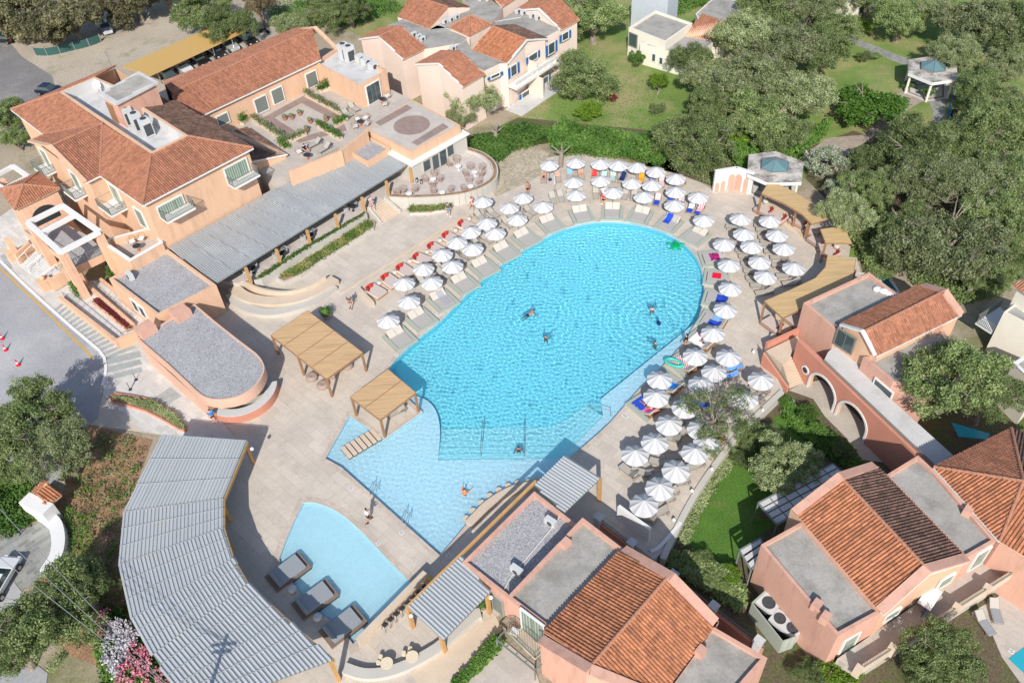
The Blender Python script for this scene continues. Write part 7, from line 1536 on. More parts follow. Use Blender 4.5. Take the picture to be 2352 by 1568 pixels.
hedge('hedge','yellow-green hedge strip right of the round olive','u',[1685,240,1700,250,1720,330,1700,345,1680,320],0,1.8,lm_lime,2500,seed=6)
hedge('hedge','dark bushy growth behind the middle cabana','u',[1930,440,2010,430,2060,500,2050,590,1990,600,1965,560,1940,520],0,2.2,lm_olive2,9000,seed=7)
hedge('hedge','green creeper mound around the old stump by the lobby','u',[1075,320,1130,310,1170,345,1150,365,1110,358,1090,345],0,1.4,lm_hedge,3500,seed=8)
hedge('hedge','bright green hedge at the left edge above the gate','u',[-20,1070,60,1100,100,1140,80,1180,30,1215,-30,1230],0,1.8,lm_hedge,5000,seed=9)
hedge('hedge','shrub row along the foot of the white garden wall','u',[1700,1000,1720,1015,1640,1120,1600,1190,1575,1250,1560,1240,1590,1150,1640,1070],LZ,.9,lm_olive,5000,seed=10,ll=.25,lw=.12)
hedge('hedge','dark shrubs between the poolside villa and the lower lawn','u',[1540,1265,1600,1275,1700,1330,1720,1370,1700,1400,1600,1340,1530,1290],LZ,1.3,lm_olive2,5000,seed=11)
hedge('hedge','clipped hedge beside the terrace of the poolside villa','h',[900,1440,1010,1290,1080,1240,1110,1290,1010,1400,900,1500,820,1567,760,1567],0,1.0,lm_hedge,4000,seed=12)
hedge('hedge','hedges in the garden behind the cream bungalow','u',[1500,20,1560,-20,1660,-30,1640,0,1560,30],0,1.0,lm_hedge,3500,seed=13)
hedge('hedge','green thicket at the top edge beyond the long wing','u',[610,20,700,-10,860,-20,930,10,830,45,700,45,640,50],0,2.0,lm_hedge,6000,seed=14)
hedge('hedge','dense dark undergrowth below the right olives','u',[2060,560,2200,640,2352,520,2352,620,2290,680,2180,700,2100,650],0,1.2,lm_olive2,6000,seed=15)
hedge('hedge','shrubs in the garden strip of the arch courtyard','u',[1800,905,1830,930,1930,1030,1990,1060,1960,1080,1880,1030,1800,960],LZ,.9,lm_hedge,4500,seed=16,ll=.25,lw=.15)
# planted beds: uncountable ground planting
for nm,f,pts,z0,h,mt,n,sd in [('planter_grasses','u',[640,634,658,620,702,594,845,505,858,512,852,522,728,600,688,628],.4,.45,lm_grass,3200,21),('planter_leaves','u',[640,634,658,620,702,594,845,505,858,512,852,522,728,600,688,628],.4,.6,lm_hedge,2400,22),('planter_leaves','u',[586,642,600,628,700,565,838,486,838,490,700,572,602,636],1.3,.4,lm_hedge,1800,23),('planter_leaves','b',[450,1435,520,1400,700,1390,765,1410,740,1435,600,1455,470,1455],.3,.5,lm_hedge,700,24),('planter_grasses','b',[450,1435,520,1400,700,1390,765,1410,740,1435,600,1455,470,1455],.3,.35,lm_grass,700,25),('planter_leaves','d',[760,1160,1050,1190,1190,1275,1280,1375,1240,1370,1100,1270,900,1190],.25,.6,lm_olive,2600,26),('trough_plants','2',[1290,895,1325,865,1800,1250,1750,1285],.7,.4,lm_red,1400,27),('slope_plants','u',[215,985,340,1015,285,1170,265,1300,300,1430,230,1330,200,1180,160,1130],.03,.45,lm_hedge,1300,128),('slope_plants','u',[215,985,340,1015,285,1170,265,1300,300,1430,230,1330,200,1180,160,1130],.03,.45,lm_grass,900,129),('slope_plants','u',[215,985,340,1015,285,1170,265,1300,300,1430,230,1330,200,1180,160,1130],.03,.4,lm_brown,1300,131),('slope_plants','u',[215,985,340,1015,285,1170,265,1300,300,1430,230,1330,200,1180,160,1130],.03,.4,lm_olive,1500,132),('undergrowth','u',[140,1150,200,1180,230,1330,290,1430,200,1450,120,1330,140,1240],.03,.7,lm_hedge,3500,30),('lawn_tufts','u',[1150,300,1290,200,1340,100,1480,170,1560,200,1500,300,1300,290],.0,.10,lm_hedge,2500,31),('undergrowth','u',[2000,590,2060,620,2050,640,1985,640],.0,.7,lm_olive2,1800,32),('hedge_foot_plants','u',[1530,380,1640,425,1700,395,1690,350,1600,370],.0,.6,lm_olive2,2500,33)]:
    hedge(nm,'',f,pts,z0,h,mt,n,.3 if 'grass' in nm else .2,.07 if 'grass' in nm else .1,sd,kind='stuff',lump=.7)
# roof-terrace troughs
def trough(label,f,p,q,z,n=900,mt=None,h=.7):
    a=G(f,*p,z); b=G(f,*q,z); t_=thing('flower_trough',label,'planter',((a+b)/2),'roof terrace troughs'); d=xy(b-a); part(MB().box((0,0,0),d.length,.55,.5,atan2(d.y,d.x)),'trough',m_sand,t_)
    rs=np.random.RandomState(n); s=rs.rand(n); P=np.stack([(s-.5)*d.x+rs.normal(0,.2,n),(s-.5)*d.y+rs.normal(0,.2,n),.45+rs.rand(n)*h*(.6+.4*np.sin(s*19))],1); V,T=leafcloud(P,np.tile([0,0,1.],(n,1)),.24,.1,n,.5+rs.normal(0,.2,n)); o=bpy.data.objects.new('foliage',leafmesh('foliage',V,T,mt or lm_olive)); C.objects.link(o); o.parent=t_
trough('long leafy trough at the left side of the patterned roof garden','a',(1750,830),(1990,985),TZ,1600); trough('leafy trough at the near edge of the roof garden','a',(1985,985),(2110,930),TZ,900); trough('tall green trough along the canopy side of the roof garden','a',(2200,880),(2352,965),TZ,1200,lm_hedge,.9); trough('long trough along the far side of the roof garden','a',(2110,660),(2352,790),TZ,1500,lm_olive,.8); trough('big shrub trough beside the far door of the roof garden','a',(2200,640),(2280,610),TZ,900,lm_hedge,1.3); trough('small trough beside the wing corner','a',(1670,865),(1710,820),TZ,700,lm_hedge,1.3); trough('trough on the canopy-side ledge','a',(1930,1000),(1990,1040),TZ-.2,600,lm_hedge,1.0)
trough('pair-row trough of flowers between the lounging corners','b',(-40,880),(40,830),TZ,700,lm_hedge,.8)
def pot(label,p,r=.35,h=.45,mat=None,n=500,hh=.8,lm=None,rr=.45):
    t_=thing('potted_plant',label,'potted plant',p,'potted plants'); part(MB().lathe((0,0,0),[(r*.7,0),(r,h*.7),(r*1.05,h),(r*.85,h),(r*.8,h-.05)],16),'pot',mat or m_ridge,t_)
    rs=np.random.RandomState(n); u=rs.normal(size=(n,3)); u/=np.linalg.norm(u,axis=1)[:,None]; P=u*rs.uniform(.2,1,(n,1))*[rr,rr,hh*.5]+[0,0,h+hh*.45]; V,T=leafcloud(P,u,.22,.1,n,.5+rs.normal(0,.2,n)); o=bpy.data.objects.new('foliage',leafmesh('foliage',V,T,lm or lm_hedge)); C.objects.link(o); o.parent=t_
pot('large pot of green agapanthus between the pergola and the promenade',G('d',2255,625,0),.5,.55,m_bean,900,1.1,rr=.75)
for k,(x,y) in enumerate([(1965,828),(2013,822),(2068,795),(2140,850),(2117,905),(2250,835),(2310,830),(2195,865)]): pot('terracotta pot with a small plant on the roof garden, %s from the left'%ORD[k],G('a',x,y,TZ),.3,.4,None,160,.5,lm_olive,.35)
pot('potted bush at the salmon wall behind the snack canopy',G('h',980,1060,0),.35,.4,m_sand,500,1.0)
pot('terracotta pot holding the deck olive trunk',G('u',1650,1018,0),.6,.5,m_ridge,100,.3)
for k,(x,y,z,n) in enumerate([(505,400,0,900),(745,290,0,900)]):
    P0=G('d',x,y,1.4); hh=hedge('wall_creeper','leafy creeper climbing the brick column, '+['at the road side','by the hotel terrace'][k],'d',[x-30,y-60,x+25,y-70,x+45,y+50,x+10,y+60],.2,2.4,lm_hedge,n,.25,.14,seed=60+k,cat='creeper')
# oleander
ol=hedge('oleander_bush','big oleander bush with white and pink flowers beside the curved bar canopy','g',[640,1060,800,1060,960,1200,1060,1330,1150,1480,1190,1600,720,1600,680,1380],0,2.0,lm_hedge,9000,seed=41,cat='bush')
def flowers(f,pts,z,n,mat,name,seed,s=.17):
    P=ccw(GL(f,z,*pts)); xs=[p.x for p in P]; ys=[p.y for p in P]; rs=np.random.RandomState(seed); cl=[]
    while len(cl)<n//14:
        x=rs.uniform(min(xs),max(xs)); y=rs.uniform(min(ys),max(ys))
        if inside((x,y),P): cl.append((x,y,z+rs.uniform(-.25,.25)))
    Q=np.array([cl[i//14] for i in range(len(cl)*14)])+rs.normal(0,.13,(len(cl)*14,3)); V,T=leafcloud(Q,np.tile([0,-.5,1.],(len(Q),1)),s,s,seed,rs.rand(len(Q))); V=V-np.array(ol.location); o=bpy.data.objects.new(name,leafmesh(name,V,T,mat)); C.objects.link(o); o.parent=ol; o['kind']='stuff'
flowers('g',[760,1140,880,1150,960,1230,900,1320,860,1420,800,1520,720,1440,680,1330],1.75,1700,lm_wbl,'white_flowers',42); flowers('g',[640,1080,740,1070,740,1180,680,1280],1.7,500,lm_pink,'pink_flowers',43); flowers('g',[880,1310,1000,1310,1140,1480,1160,1590,760,1590,800,1520],1.7,800,lm_pink,'pink_flowers',44)
# old stump by the hedge & cut trunk at the first parasol
for lab,f,x,y,h in (('gnarled bare trunk leaning over the old stone path','b',1060,980,1.6),('twisted bare olive trunk beside the first hedge parasols','b',1510,1150,2.2)):
    p=G(f,x,y,0); m=MB().tube(p,p+Vector((.2,.2,h)),.35,.25,n=9); 
    for k in range(5): a=k*1.3; m.tube(p+Vector((.2,.2,h*.8)),p+Vector((cos(a)*1.3,sin(a)*1.1+.4,h+.5)),.14,.04,n=6)
    single(m,'tree_trunk',m_twig,lab,'tree trunk')
# ---------------------------------------------------------------- vehicles and yard things
def car(label,f,x,y,rz,col,z=.02,L_=4.4,W=1.8,group='parked cars',rough=.25,metal=0):
    p=G(f,x,y,.7); t_=thing('parked_car',label,'car',(p.x,p.y,z),group,rz); mt=plain('car_paint_%s'%('%.2f%.2f%.2f'%col),col,rough,metal,.6)
    prof=[(-L_/2,.35),(-L_/2+.02,.75),(-L_/2+.25,.92),(-L_*.30,.98),(L_*.22,1.0),(L_/2-.25,.82),(L_/2-.02,.62),(L_/2,.35)]
    def loft(prof,ws,mat,nm):
        m=MB(); k=len(prof); vs=[]
        for s,w_ in ws: vs+= [(a,s*w_ if isinstance(w_,(int,float)) else s*w_[i],b) for i,(a,b) in enumerate(prof)]
        r=len(ws); fs=[(j*k+i,j*k+(i+1)%k,(j+1)*k+(i+1)%k,(j+1)*k+i) for j in range(r-1) for i in range(k)]; fs+= [tuple(range(k-1,-1,-1)),tuple(range((r-1)*k,r*k))]; return part(m.add(vs,fs),nm,mat,t_,False)
    W2=[W/2*q for q in (.80,.86,.96,1,1,.95,.86,.8)]; loft(prof,[(-1,W2),(-.88,[w*1.0 for w in W2]),(.88,W2),(1,W2)],mt,'body')
    cab=[(-L_*.40,.95),(-L_*.30,1.42),(L_*.03,1.46),(L_*.20,.97)]; loft(cab,[(-1,[W*.46,W*.37,W*.37,W*.46]),(1,[W*.46,W*.37,W*.37,W*.46])],m_glass,'windows')
    ro=[(-L_*.30,1.40),(-L_*.28,1.47),(L_*.02,1.50),(L_*.035,1.44)]; loft(ro,[(-1,W*.385),(1,W*.385)],mt,'roof')
    for xx in (-L_*.31,L_*.31):
        for s in (-1,1):
            w=part(MB().tube((xx,s*(W/2-.2),.33),(xx,s*(W/2+.005),.33),.33,n=16),'wheel',plain('tyre',(.02,.02,.02),.8),t_); part(MB().tube((xx,s*(W/2),.33),(xx,s*(W/2+.02),.33),.19,n=12),'rim',m_steel,w)
    for s in (-1,1): part(MB().box((L_/2-.12,s*W*.33,.6),.2,.3,.12),'headlight',m_white,t_); part(MB().box((-L_/2+.06,s*W*.34,.7),.12,.28,.14),'tail_light',m_conered,t_)
    return t_
A4=radians(-48)
car('dark grey car in the first carport bay','a',1165,525,A4,(.07,.075,.08)); car('white car under the carport edge','a',1262,468,A4,(.6,.6,.62)); car('black car in the third carport bay','a',1370,412,A4,(.012,.012,.014)); car('shadowed dark car in the fourth carport bay','a',1480,358,A4,(.02,.02,.025)); car('silver car behind the carport tree','a',1575,310,A4,(.45,.46,.48),metal=.3); car('black car at the carport far end','a',1700,270,A4,(.01,.01,.012))
car('navy car parked behind the hotel roof on the grey yard','a',340,620,radians(-18),(.008,.018,.05)); car('pale silver car under the pines','a',725,190,radians(-62),(.50,.53,.58),metal=.2); car('dark red-lit car cut by the left edge','a',15,265,radians(165),(.02,.02,.03)); car('white car cut by the lower left edge','u',-2,1330,radians(80),(.7,.7,.7),z=.036)
mc=G('a',1820,215,.4); t_=thing('motorcycle','dark motorcycle parked at the far end of the bays','motorcycle',(mc.x,mc.y,.02),None,radians(-20))
for x in (-.65,.65): part(MB().tube((x,-.06,.32),(x,.06,.32),.32,n=14),'wheel',plain('tyre',(.02,.02,.02),.8),t_)
part(MB().beam((-.5,0,.62),(.2,0,.7),.28,.22).beam((.2,0,.7),(.62,0,.35),.1,.1).beam((.3,-.3,.98),(.3,.3,.98),.05,.05).beam((.15,0,.7),(.35,0,.98),.08,.08),'body',m_dark,t_)
# carport
cpq=[G('a',x,y,2.3) for x,y in [(838,460),(1290,262),(1760,60+90),(1750,195),(1480,318),(1033,525)]]; cpq=[G('a',838,460,2.3),G('a',1290,262,2.3),G('a',1700,85,2.3),G('a',1745,190,2.3),G('a',1480,318,2.3),G('a',1033,525,2.3)]
cpt=bld('carport','long carport with a yellow sheet roof behind the hotel','carport',cpq[0]); r=MB(); slab(r,cpq,.08); world(r,'roof',stripes('yellow_sheet',(.56,.36,.12),(.50,.31,.10),3,0,.7),cpt)
for (x,y) in ((1115,580),(1490,412),(1245,520),(1620,350)): p=G('a',x,y,0); world(MB().box((p.x,p.y,0),.12,.12,2.25),'post',m_steel,cpt)
# netting fence
P=smoothline([G('a',x,y,0) for x,y in [(250,382),(330,385),(420,370),(520,345),(620,320),(700,290)]],3); m=MB(); m.add([tuple(p) for p in P]+[(p.x,p.y,1.3) for p in P],[(i,i+1,i+1+len(P),i+len(P)) for i in range(len(P)-1)])
nf=bld('netting_fence','dark green netting fence under the pines','fence',P[0]); world(m,'netting',plain('green_netting',(.03,.09,.08),.8),nf)
m=MB()
for p in P[::3]: m.box((p.x,p.y,0),.12,.12,1.4)
world(m,'posts',m_steel,nf)
# gate, curved wall, tiled canopy bottom left
gt=bld('gate_pier','white gate pier with a small tiled shelter on the earth slope','gate pier',G('g',250,330)); a=G('g',165,290,2.2);b=G('g',330,370,2.2); world(MB().beam(xy(a)+Vector((0,0,1.1)),xy(b)+Vector((0,0,1.1)),1.2,2.2),'pier',m_white,gt); tileroof(gt,[[G('g',215,255,2.4),G('g',250,265,2.4),G('g',330,185,2.9),G('g',300,160,2.9)],[G('g',250,265,2.6),G('g',330,360,2.0),G('g',425,275,2.0),G('g',330,190,2.6)]],[m_tile,m_tile2])
curvewall('garden_wall','white curved wall top beside the slate forecourt','g',[300,400,370,460,395,530,400,600,385,680,350,740,310,800],0,1.0,1.1,m_white)
# swing, climbing frame
sg=bld('swing_frame','dark swing frame on the lawn by the climbing frame','swing',G('c',2080,740)); m=MB(); a=G('c',2035,720,2.0); b=G('c',2140,640,2.0); a=G('c',2030,790,0)
A1,A2=G('c',2028,790,0),G('c',2145,740,0); 
for p in (A1,A2):
    for s in (-1,1): m.tube(p+Vector((s*.8,s*.3,0)),p+Vector((0,0,2.2)),.06)
m.tube(A1+Vector((0,0,2.2)),A2+Vector((0,0,2.2)),.06); world(m,'frame',m_dark,sg); m=MB(); c=A1.lerp(A2,.5); m.tube(c+Vector((.25,0,.5)),c+Vector((.25,0,2.2)),.015).tube(c+Vector((-.25,0,.5)),c+Vector((-.25,0,2.2)),.015).box(c+Vector((0,0,.45)),.6,.25,.05); world(m,'swing_seat',m_blue,sg)
cf=bld('play_climber','blue tubular climbing frame bordering the play lawn','climbing frame',G('c',1840,700)); m=MB(); mb_=plain('blue_tube',(.03,.12,.42),.4)
pts=[(1828,835),(1835,740),(1855,670),(2020,680),(2190,695)]
for i in range(len(pts)-1):
    a,b=G('c',*pts[i],0),G('c',*pts[i+1],0)
    for h in (.1,.6,1.1): m.tube(xy(a)+Vector((0,0,h)),xy(b)+Vector((0,0,h)),.035)
    for k in range(8): p=xy(a.lerp(b,k/7)); m.tube(p,p+Vector((0,0,1.15)),.025)
world(m,'rails',mb_,cf)
# bin on play lawn, ring bins
single(MB().lathe(tuple(G('c',1865,800,0)),[(.35,0),(.38,.8),(.3,.9)],14),'litter_bin',m_dark,'dark round bin on the play lawn by the climbing frame','bin')
single(MB().lathe(tuple(G('c',2190,1235,0)),[(.7,0),(.75,.4),(.6,.5)],14),'green_tub',plain('green_plastic',(.0,.16,.08),.5),'round green tub beneath the right-hand olives','tub')
# floats
tz=WZ+.03; p=G('3',1670,1155,tz); tt=thing('turtle_float','green inflatable turtle floating at the curved pool end','float',(p.x,p.y,tz),None,radians(80)); gp=plain('green_vinyl',(.0,.38,.13),.25); gd=plain('dark_green_vinyl',(.0,.14,.06),.3)
part(MB().blob((0,0,.1),.62,.5,.16,14,8),'shell',gp,tt,True); part(MB().blob((.78,0,.1),.22,.18,.12),'head',gp,tt,True)
for s in (-1,1): part(MB().blob((.4,s*.68,.05),.2,.38,.07),'front_flipper',gp,tt,True); part(MB().blob((-.55,s*.45,.05),.16,.25,.06),'rear_flipper',gp,tt,True)
m=MB()
for k in range(6): a=k*pi/3; m.blob((.3*cos(a),.25*sin(a),.2),.12,.1,.06,8,4)
part(m,'shell_plates',gd,tt)
def torus(mb,c,R,r,sx=1,sy=1,n=20,k=8,rz=0):
    vs=[]
    for i in range(n):
        for j in range(k):
            a,b=2*pi*i/n,2*pi*j/k; x=(R+r*cos(b))*cos(a)*sx; y=(R+r*cos(b))*sin(a)*sy; vs.append((c[0]+x*cos(rz)-y*sin(rz),c[1]+x*sin(rz)+y*cos(rz),c[2]+r*sin(b)))
    return mb.add(vs,[(i*k+j,((i+1)%n)*k+j,((i+1)%n)*k+(j+1)%k,i*k+(j+1)%k) for i in range(n) for j in range(k)])
p=G('4',870,485,.45); single(torus(MB(),(p.x,p.y,.5),.7,.16,1.25,.62,rz=radians(-30)),'rubber_ring',plain('teal_vinyl',(.05,.50,.42),.3),'long teal inflatable lounger on the striped daybed','float',smooth=True)
p=G('4',1175,165,.5); single(torus(MB(),(p.x,p.y,.55),.22,.09),'swim_ring',plain('pink_vinyl',(.75,.18,.30),.3),'small pink swim ring on the white-towelled daybed','float',smooth=True)
p=G('e',2187,660,WZ); single(MB().blob((p.x,p.y,WZ+.05),.22,.42,.1,12,6),'pool_float',c_navy,'dark blue kickboard float near the right rim swimmer','float',smooth=True)
# ---------------------------------------------------------------- people
skins=[M('skin_light',(.62,.34,.24),.6,.04,5),M('skin_tan',(.45,.22,.14),.6,.04,5)]
HAIR={'dark':M('dark_hair',(.015,.011,.01),.7,.1,9),'brown':M('brown_hair',(.10,.05,.03),.7,.1,9),'bald':None,'grey':M('grey_hair',(.35,.33,.30),.7,.1,9)}
def skinned(name,verts,edges,radii,mat,root=0,sub=1):
    me=bpy.data.meshes.new(name); me.from_pydata(verts,edges,[]); o=bpy.data.objects.new(name,me); C.objects.link(o)
    m=o.modifiers.new('skin','SKIN'); 
    sv=me.skin_vertices[0].data if me.skin_vertices else None
    if sv is None:
        bm=bmesh.new(); bm.from_mesh(me); bm.verts.layers.skin.verify(); bm.to_mesh(me); bm.free(); sv=me.skin_vertices[0].data
    for i,r in enumerate(radii): sv[i].radius=(r,r) if not isinstance(r,tuple) else r; sv[i].use_root=(i==root)
    m.use_smooth_shade=True; s=o.modifiers.new('sub','SUBSURF'); s.levels=sub; s.render_levels=sub
    me.materials.append(mat); return o
def rotp(p,q,ax,ang): return p
def pose_joints(pose,S=1.0):
    """joint positions, facing +x; returns dict"""
    J={}
    if pose in('stand','walk','back'):
        sw=.26 if pose=='walk' else .05
        J=dict(pel=(0,0,.98),spn=(.0,0,1.2),chs=(.01,0,1.42),nek=(.015,0,1.56),hed=(.03,0,1.70),
          hl=(0,.10,.93),kl=(sw*.75,.11,.52),al=(sw*.85,.11,.09),tl=(sw*.85+.17,.12,.04),hr=(0,-.10,.93),kr=(-sw*.1+.03,-.11,.51),ar=(-sw*1.2,-.11,.12),tr=(-sw*1.2+.16,-.12,.04),
          sl=(.0,.19,1.45),el=(-sw*.5,.26,1.17),wl=(-sw*.3+.06,.28,.93),sr=(0,-.19,1.45),er=(sw*.6,-.26,1.18),wr=(sw*1.0+.04,-.27,.97))
    elif pose=='carry':
        J=pose_joints('walk'); J['el']=(.12,.26,1.2); J['wl']=(.36,.16,1.15); J['er']=(.12,-.26,1.2); J['wr']=(.36,-.12,1.15)
    elif pose=='lie':   # on a lounger: back raised, head +x end
        J=dict(pel=(.12,0,.50),spn=(.30,0,.58),chs=(.50,0,.72),nek=(.62,0,.82),hed=(.75,0,.90),hl=(.08,.1,.50),kl=(-.33,.13,.58),al=(-.74,.13,.46),tl=(-.80,.14,.60),hr=(.08,-.1,.50),kr=(-.33,-.14,.60),ar=(-.72,-.13,.46),tr=(-.78,-.14,.60),
          sl=(.52,.19,.74),el=(.34,.31,.60),wl=(.15,.30,.58),sr=(.52,-.19,.74),er=(.34,-.31,.60),wr=(.15,-.30,.58))
    elif pose=='sit':
        J=dict(pel=(0,0,.52),spn=(-.03,0,.74),chs=(.0,0,.97),nek=(.03,0,1.10),hed=(.07,0,1.23),hl=(.04,.1,.50),kl=(.44,.14,.54),al=(.50,.14,.12),tl=(.66,.15,.05),hr=(.04,-.1,.5),kr=(.44,-.14,.54),ar=(.50,-.14,.12),tr=(.66,-.15,.05),
          sl=(0,.18,1.0),el=(.10,.25,.74),wl=(.33,.20,.60),sr=(0,-.18,1.0),er=(.10,-.25,.74),wr=(.33,-.2,.6))
    elif pose=='swim':
        J=dict(pel=(-.1,0,.0),spn=(.12,0,.03),chs=(.34,0,.06),nek=(.48,0,.10),hed=(.62,0,.17),hl=(-.14,.1,-.01),kl=(-.52,.22,-.12),al=(-.86,.18,-.16),tl=(-1.0,.2,-.2),hr=(-.14,-.1,-.01),kr=(-.55,-.16,-.10),ar=(-.92,-.12,-.12),tr=(-1.08,-.12,-.16),
          sl=(.38,.18,.05),el=(.58,.34,.0),wl=(.84,.36,.02),sr=(.38,-.18,.05),er=(.30,-.42,-.02),wr=(.44,-.66,-.04))
    elif pose=='float':  # upright in water, head and shoulders out
        J=dict(pel=(-.05,0,-.55),spn=(-.03,0,-.32),chs=(0,0,-.08),nek=(.02,0,.06),hed=(.05,0,.20),hl=(-.04,.1,-.6),kl=(.12,.14,-.95),al=(-.1,.14,-1.2),tl=(.0,.14,-1.24),hr=(-.04,-.1,-.6),kr=(.15,-.14,-.92),ar=(-.05,-.14,-1.2),tr=(.06,-.14,-1.24),
          sl=(0,.18,-.06),el=(.2,.34,-.14),wl=(.42,.42,-.06),sr=(0,-.18,-.06),er=(.2,-.34,-.14),wr=(.42,-.42,-.06))
    return J
ORDJ=['pel','spn','chs','nek','hed','hl','kl','al','tl','hr','kr','ar','tr','sl','el','wl','sr','er','wr']
RAD=dict(pel=.135,spn=.12,chs=.145,nek=.055,hed=.095,hl=.095,kl=.062,al=.042,tl=.035,hr=.095,kr=.062,ar=.042,tr=.035,sl=.07,el=.045,wl=.030,sr=.07,er=.045,wr=.030)
EDG=[('pel','spn'),('spn','chs'),('chs','nek'),('nek','hed'),('pel','hl'),('hl','kl'),('kl','al'),('al','tl'),('pel','hr'),('hr','kr'),('kr','ar'),('ar','tr'),('chs','sl'),('sl','el'),('el','wl'),('chs','sr'),('sr','er'),('er','wr')]
def person(label,loc,rz,pose='stand',skin=0,hair='dark',top=None,bot=None,shoes=None,S=1.06,long=False,hat=None,top_low=False):
    J=pose_joints(pose); V=[Vector(J[k])*S for k in ORDJ]; E=[(ORDJ.index(a),ORDJ.index(b)) for a,b in EDG]; Rr=[RAD[k]*S for k in ORDJ]
    # hands: palm and five unequal fingers
    for s,(w_,e_) in ((1,('wl','el')),(-1,('wr','er'))):
        w=Vector(J[w_])*S; d=(w-Vector(J[e_])*S).normalized(); sd=d.cross(Vector((1,0,0)) if abs(d.x)<.7 else Vector((0,0,1))).normalized(); up=sd.cross(d); i0=len(V); V.append(w+d*.075); Rr.append(.030); E.append((ORDJ.index(w_),i0))
        for k,(o,l) in enumerate(((-.030,.070),(-.010,.082),(.010,.078),(.030,.060))):
            i1=len(V); V.append(w+d*.105+sd*o); Rr.append(.010); E.append((i0,i1)); V.append(w+d*(.105+l*.6)+sd*o*1.2+up*.012); Rr.append(.009); E.append((i1,i1+1)); V.append(w+d*(.105+l)+sd*o*1.25+up*.03); Rr.append(.008); E.append((i1+1,i1+2))
        i1=len(V); V.append(w+d*.05+sd*.055+up*.01); Rr.append(.011); E.append((i0,i1)); V.append(w+d*.09+sd*.075+up*.02); Rr.append(.009); E.append((i1,i1+1))
    b=skinned('person',[tuple(v) for v in V],E,Rr,skins[skin],0,1); b.location=loc; b.rotation_euler=(0,0,rz); tag(b,label,'person')
    h=Vector(J['hed'])*S; n=Vector(J['nek'])*S; ax=(h-n).normalized(); fw=Vector((1,0,0)) if pose not in('lie','swim') else (Vector((-.4,0,1)).normalized() if pose=='lie' else Vector((.8,0,-.3)).normalized())
    hc=h+ax*.02
    # head with face: skull, nose, ears, eyes, mouth
    hd=MB(); hd.blob(tuple(hc),.085*S,.078*S,.115*S if pose not in('swim',) else .09*S,14,10); hd.tube(hc+fw*.085,hc+fw*.112-ax*.02,.013,.018,n=6)
    for s in (-1,1): hd.blob(tuple(hc+Vector((0,s*.082*S,0))),.018,.01,.028,6,5)
    part(hd,'head',skins[skin],b,True); fc=MB()
    for s in (-1,1): fc.blob(tuple(hc+fw*.078+Vector((0,s*.030,.0))+ax*.012),.010,.013,.008,6,5)
    fc.blob(tuple(hc+fw*.080-ax*.045),.006,.026,.007,6,5); part(fc,'face_features',m_dark,b)
    if HAIR.get(hair): 
        hm=MB(); hm.blob(tuple(hc-fw*.022+ax*.028),.095*S,.090*S,.108*S,14,10)
        if long: hm.tube(hc-fw*.07,hc-fw*.10-ax*.26,.07,.04,n=8)
        part(hm,'hair',HAIR[hair],b,True)
    if hat: hm=MB(); hm.lathe(tuple(hc+ax*.06-Vector((0,0,0))),[(.17,0),(.17,.012),(.10,.02),(.09,.09),(.03,.1)],16); part(hm,'hat',hat,b)
    def cloth(keys,edges,rads,mat,nm):
        v=[tuple(Vector(J[k] if isinstance(k,str) else k)*S) for k in keys]; o=skinned(nm,v,edges,[r*S*1.24 for r in rads],mat,0,1); o.parent=b; return o
    mixp=lambda a,c,t:tuple(Vector(J[a]).lerp(Vector(J[c]),t))
    if top: cloth([mixp('pel','spn',.3),'spn','chs','sl',mixp('sl','el',.7),'sr',mixp('sr','er',.7)],[(0,1),(1,2),(2,3),(3,4),(2,5),(5,6)],[.155,.145,.165,.088,.068,.088,.068],top,'shirt')
    if bot=='dress': pass
    elif bot is not None:
        e=.75 if top_low else .55; cloth(['pel',mixp('pel','spn',.35),'hl',mixp('hl','kl',e),'hr',mixp('hr','kr',e)],[(0,1),(0,2),(2,3),(0,4),(4,5)],[.150,.145,.112,.098,.112,.098],bot,'shorts')
    if shoes:
        m=MB()
        for a,t in (('al','tl'),('ar','tr')):
            A_,T_=Vector(J[a])*S,Vector(J[t])*S; m.beam(A_.lerp(T_,-.3)-Vector((0,0,.03)),T_.lerp(A_,-.25),.10,.09)
        part(m,'shoes',shoes,b)
    return b
cl=lambda n,c: M('cloth_'+n,c,.9,.06,6)
k_grey=cl('grey',(.10,.11,.115)); k_navy=cl('navy',(.012,.018,.05)); k_blk=cl('black',(.012,.012,.015)); k_wh=cl('white',(.78,.78,.78)); k_pk=blotch('pink_floral',[(.8,.35,.3),(.8,.6,.55),(.75,.25,.25)],9); k_blu=cl('azure',(.03,.25,.7)); k_red=cl('scarlet',(.7,.06,.04)); k_mv=cl('mauve',(.42,.36,.38)); k_org=cl('orange',(.8,.2,.06))
def at(f,x,y,z=0): p=G(f,x,y,z); return (p.x,p.y,z+.004)
person('greeter in a dark grey shirt and shorts by the daybed platform',at('e',68,555),radians(-95),'stand',0,'grey',k_grey,k_grey,k_blk)
person('waiter in a white shirt and dark trousers walking between the pools',at('h',190,455),radians(35),'carry',1,'dark',k_wh,k_blk,k_blk,top_low=True)
person('man in a grey shirt and blue shorts walking under the patio wall',at('b',740,1485),radians(-80),'walk',0,'brown',k_grey,k_blu,k_wh)
person('woman in a mauve dress stepping towards the restaurant stairs',at('b',215,1440,1.2),radians(-60),'walk',0,'dark',k_mv,k_mv,k_wh,long=True)
person('woman in a pink flowered dress beside the patio wall',at('b',900,1445),radians(-60),'walk',1,'brown',k_pk,k_pk,None)
person('bare-shouldered man behind the parasol below the patio wall',at('6',1928,270),radians(-80),'stand',1,'brown',None,k_blk,None)
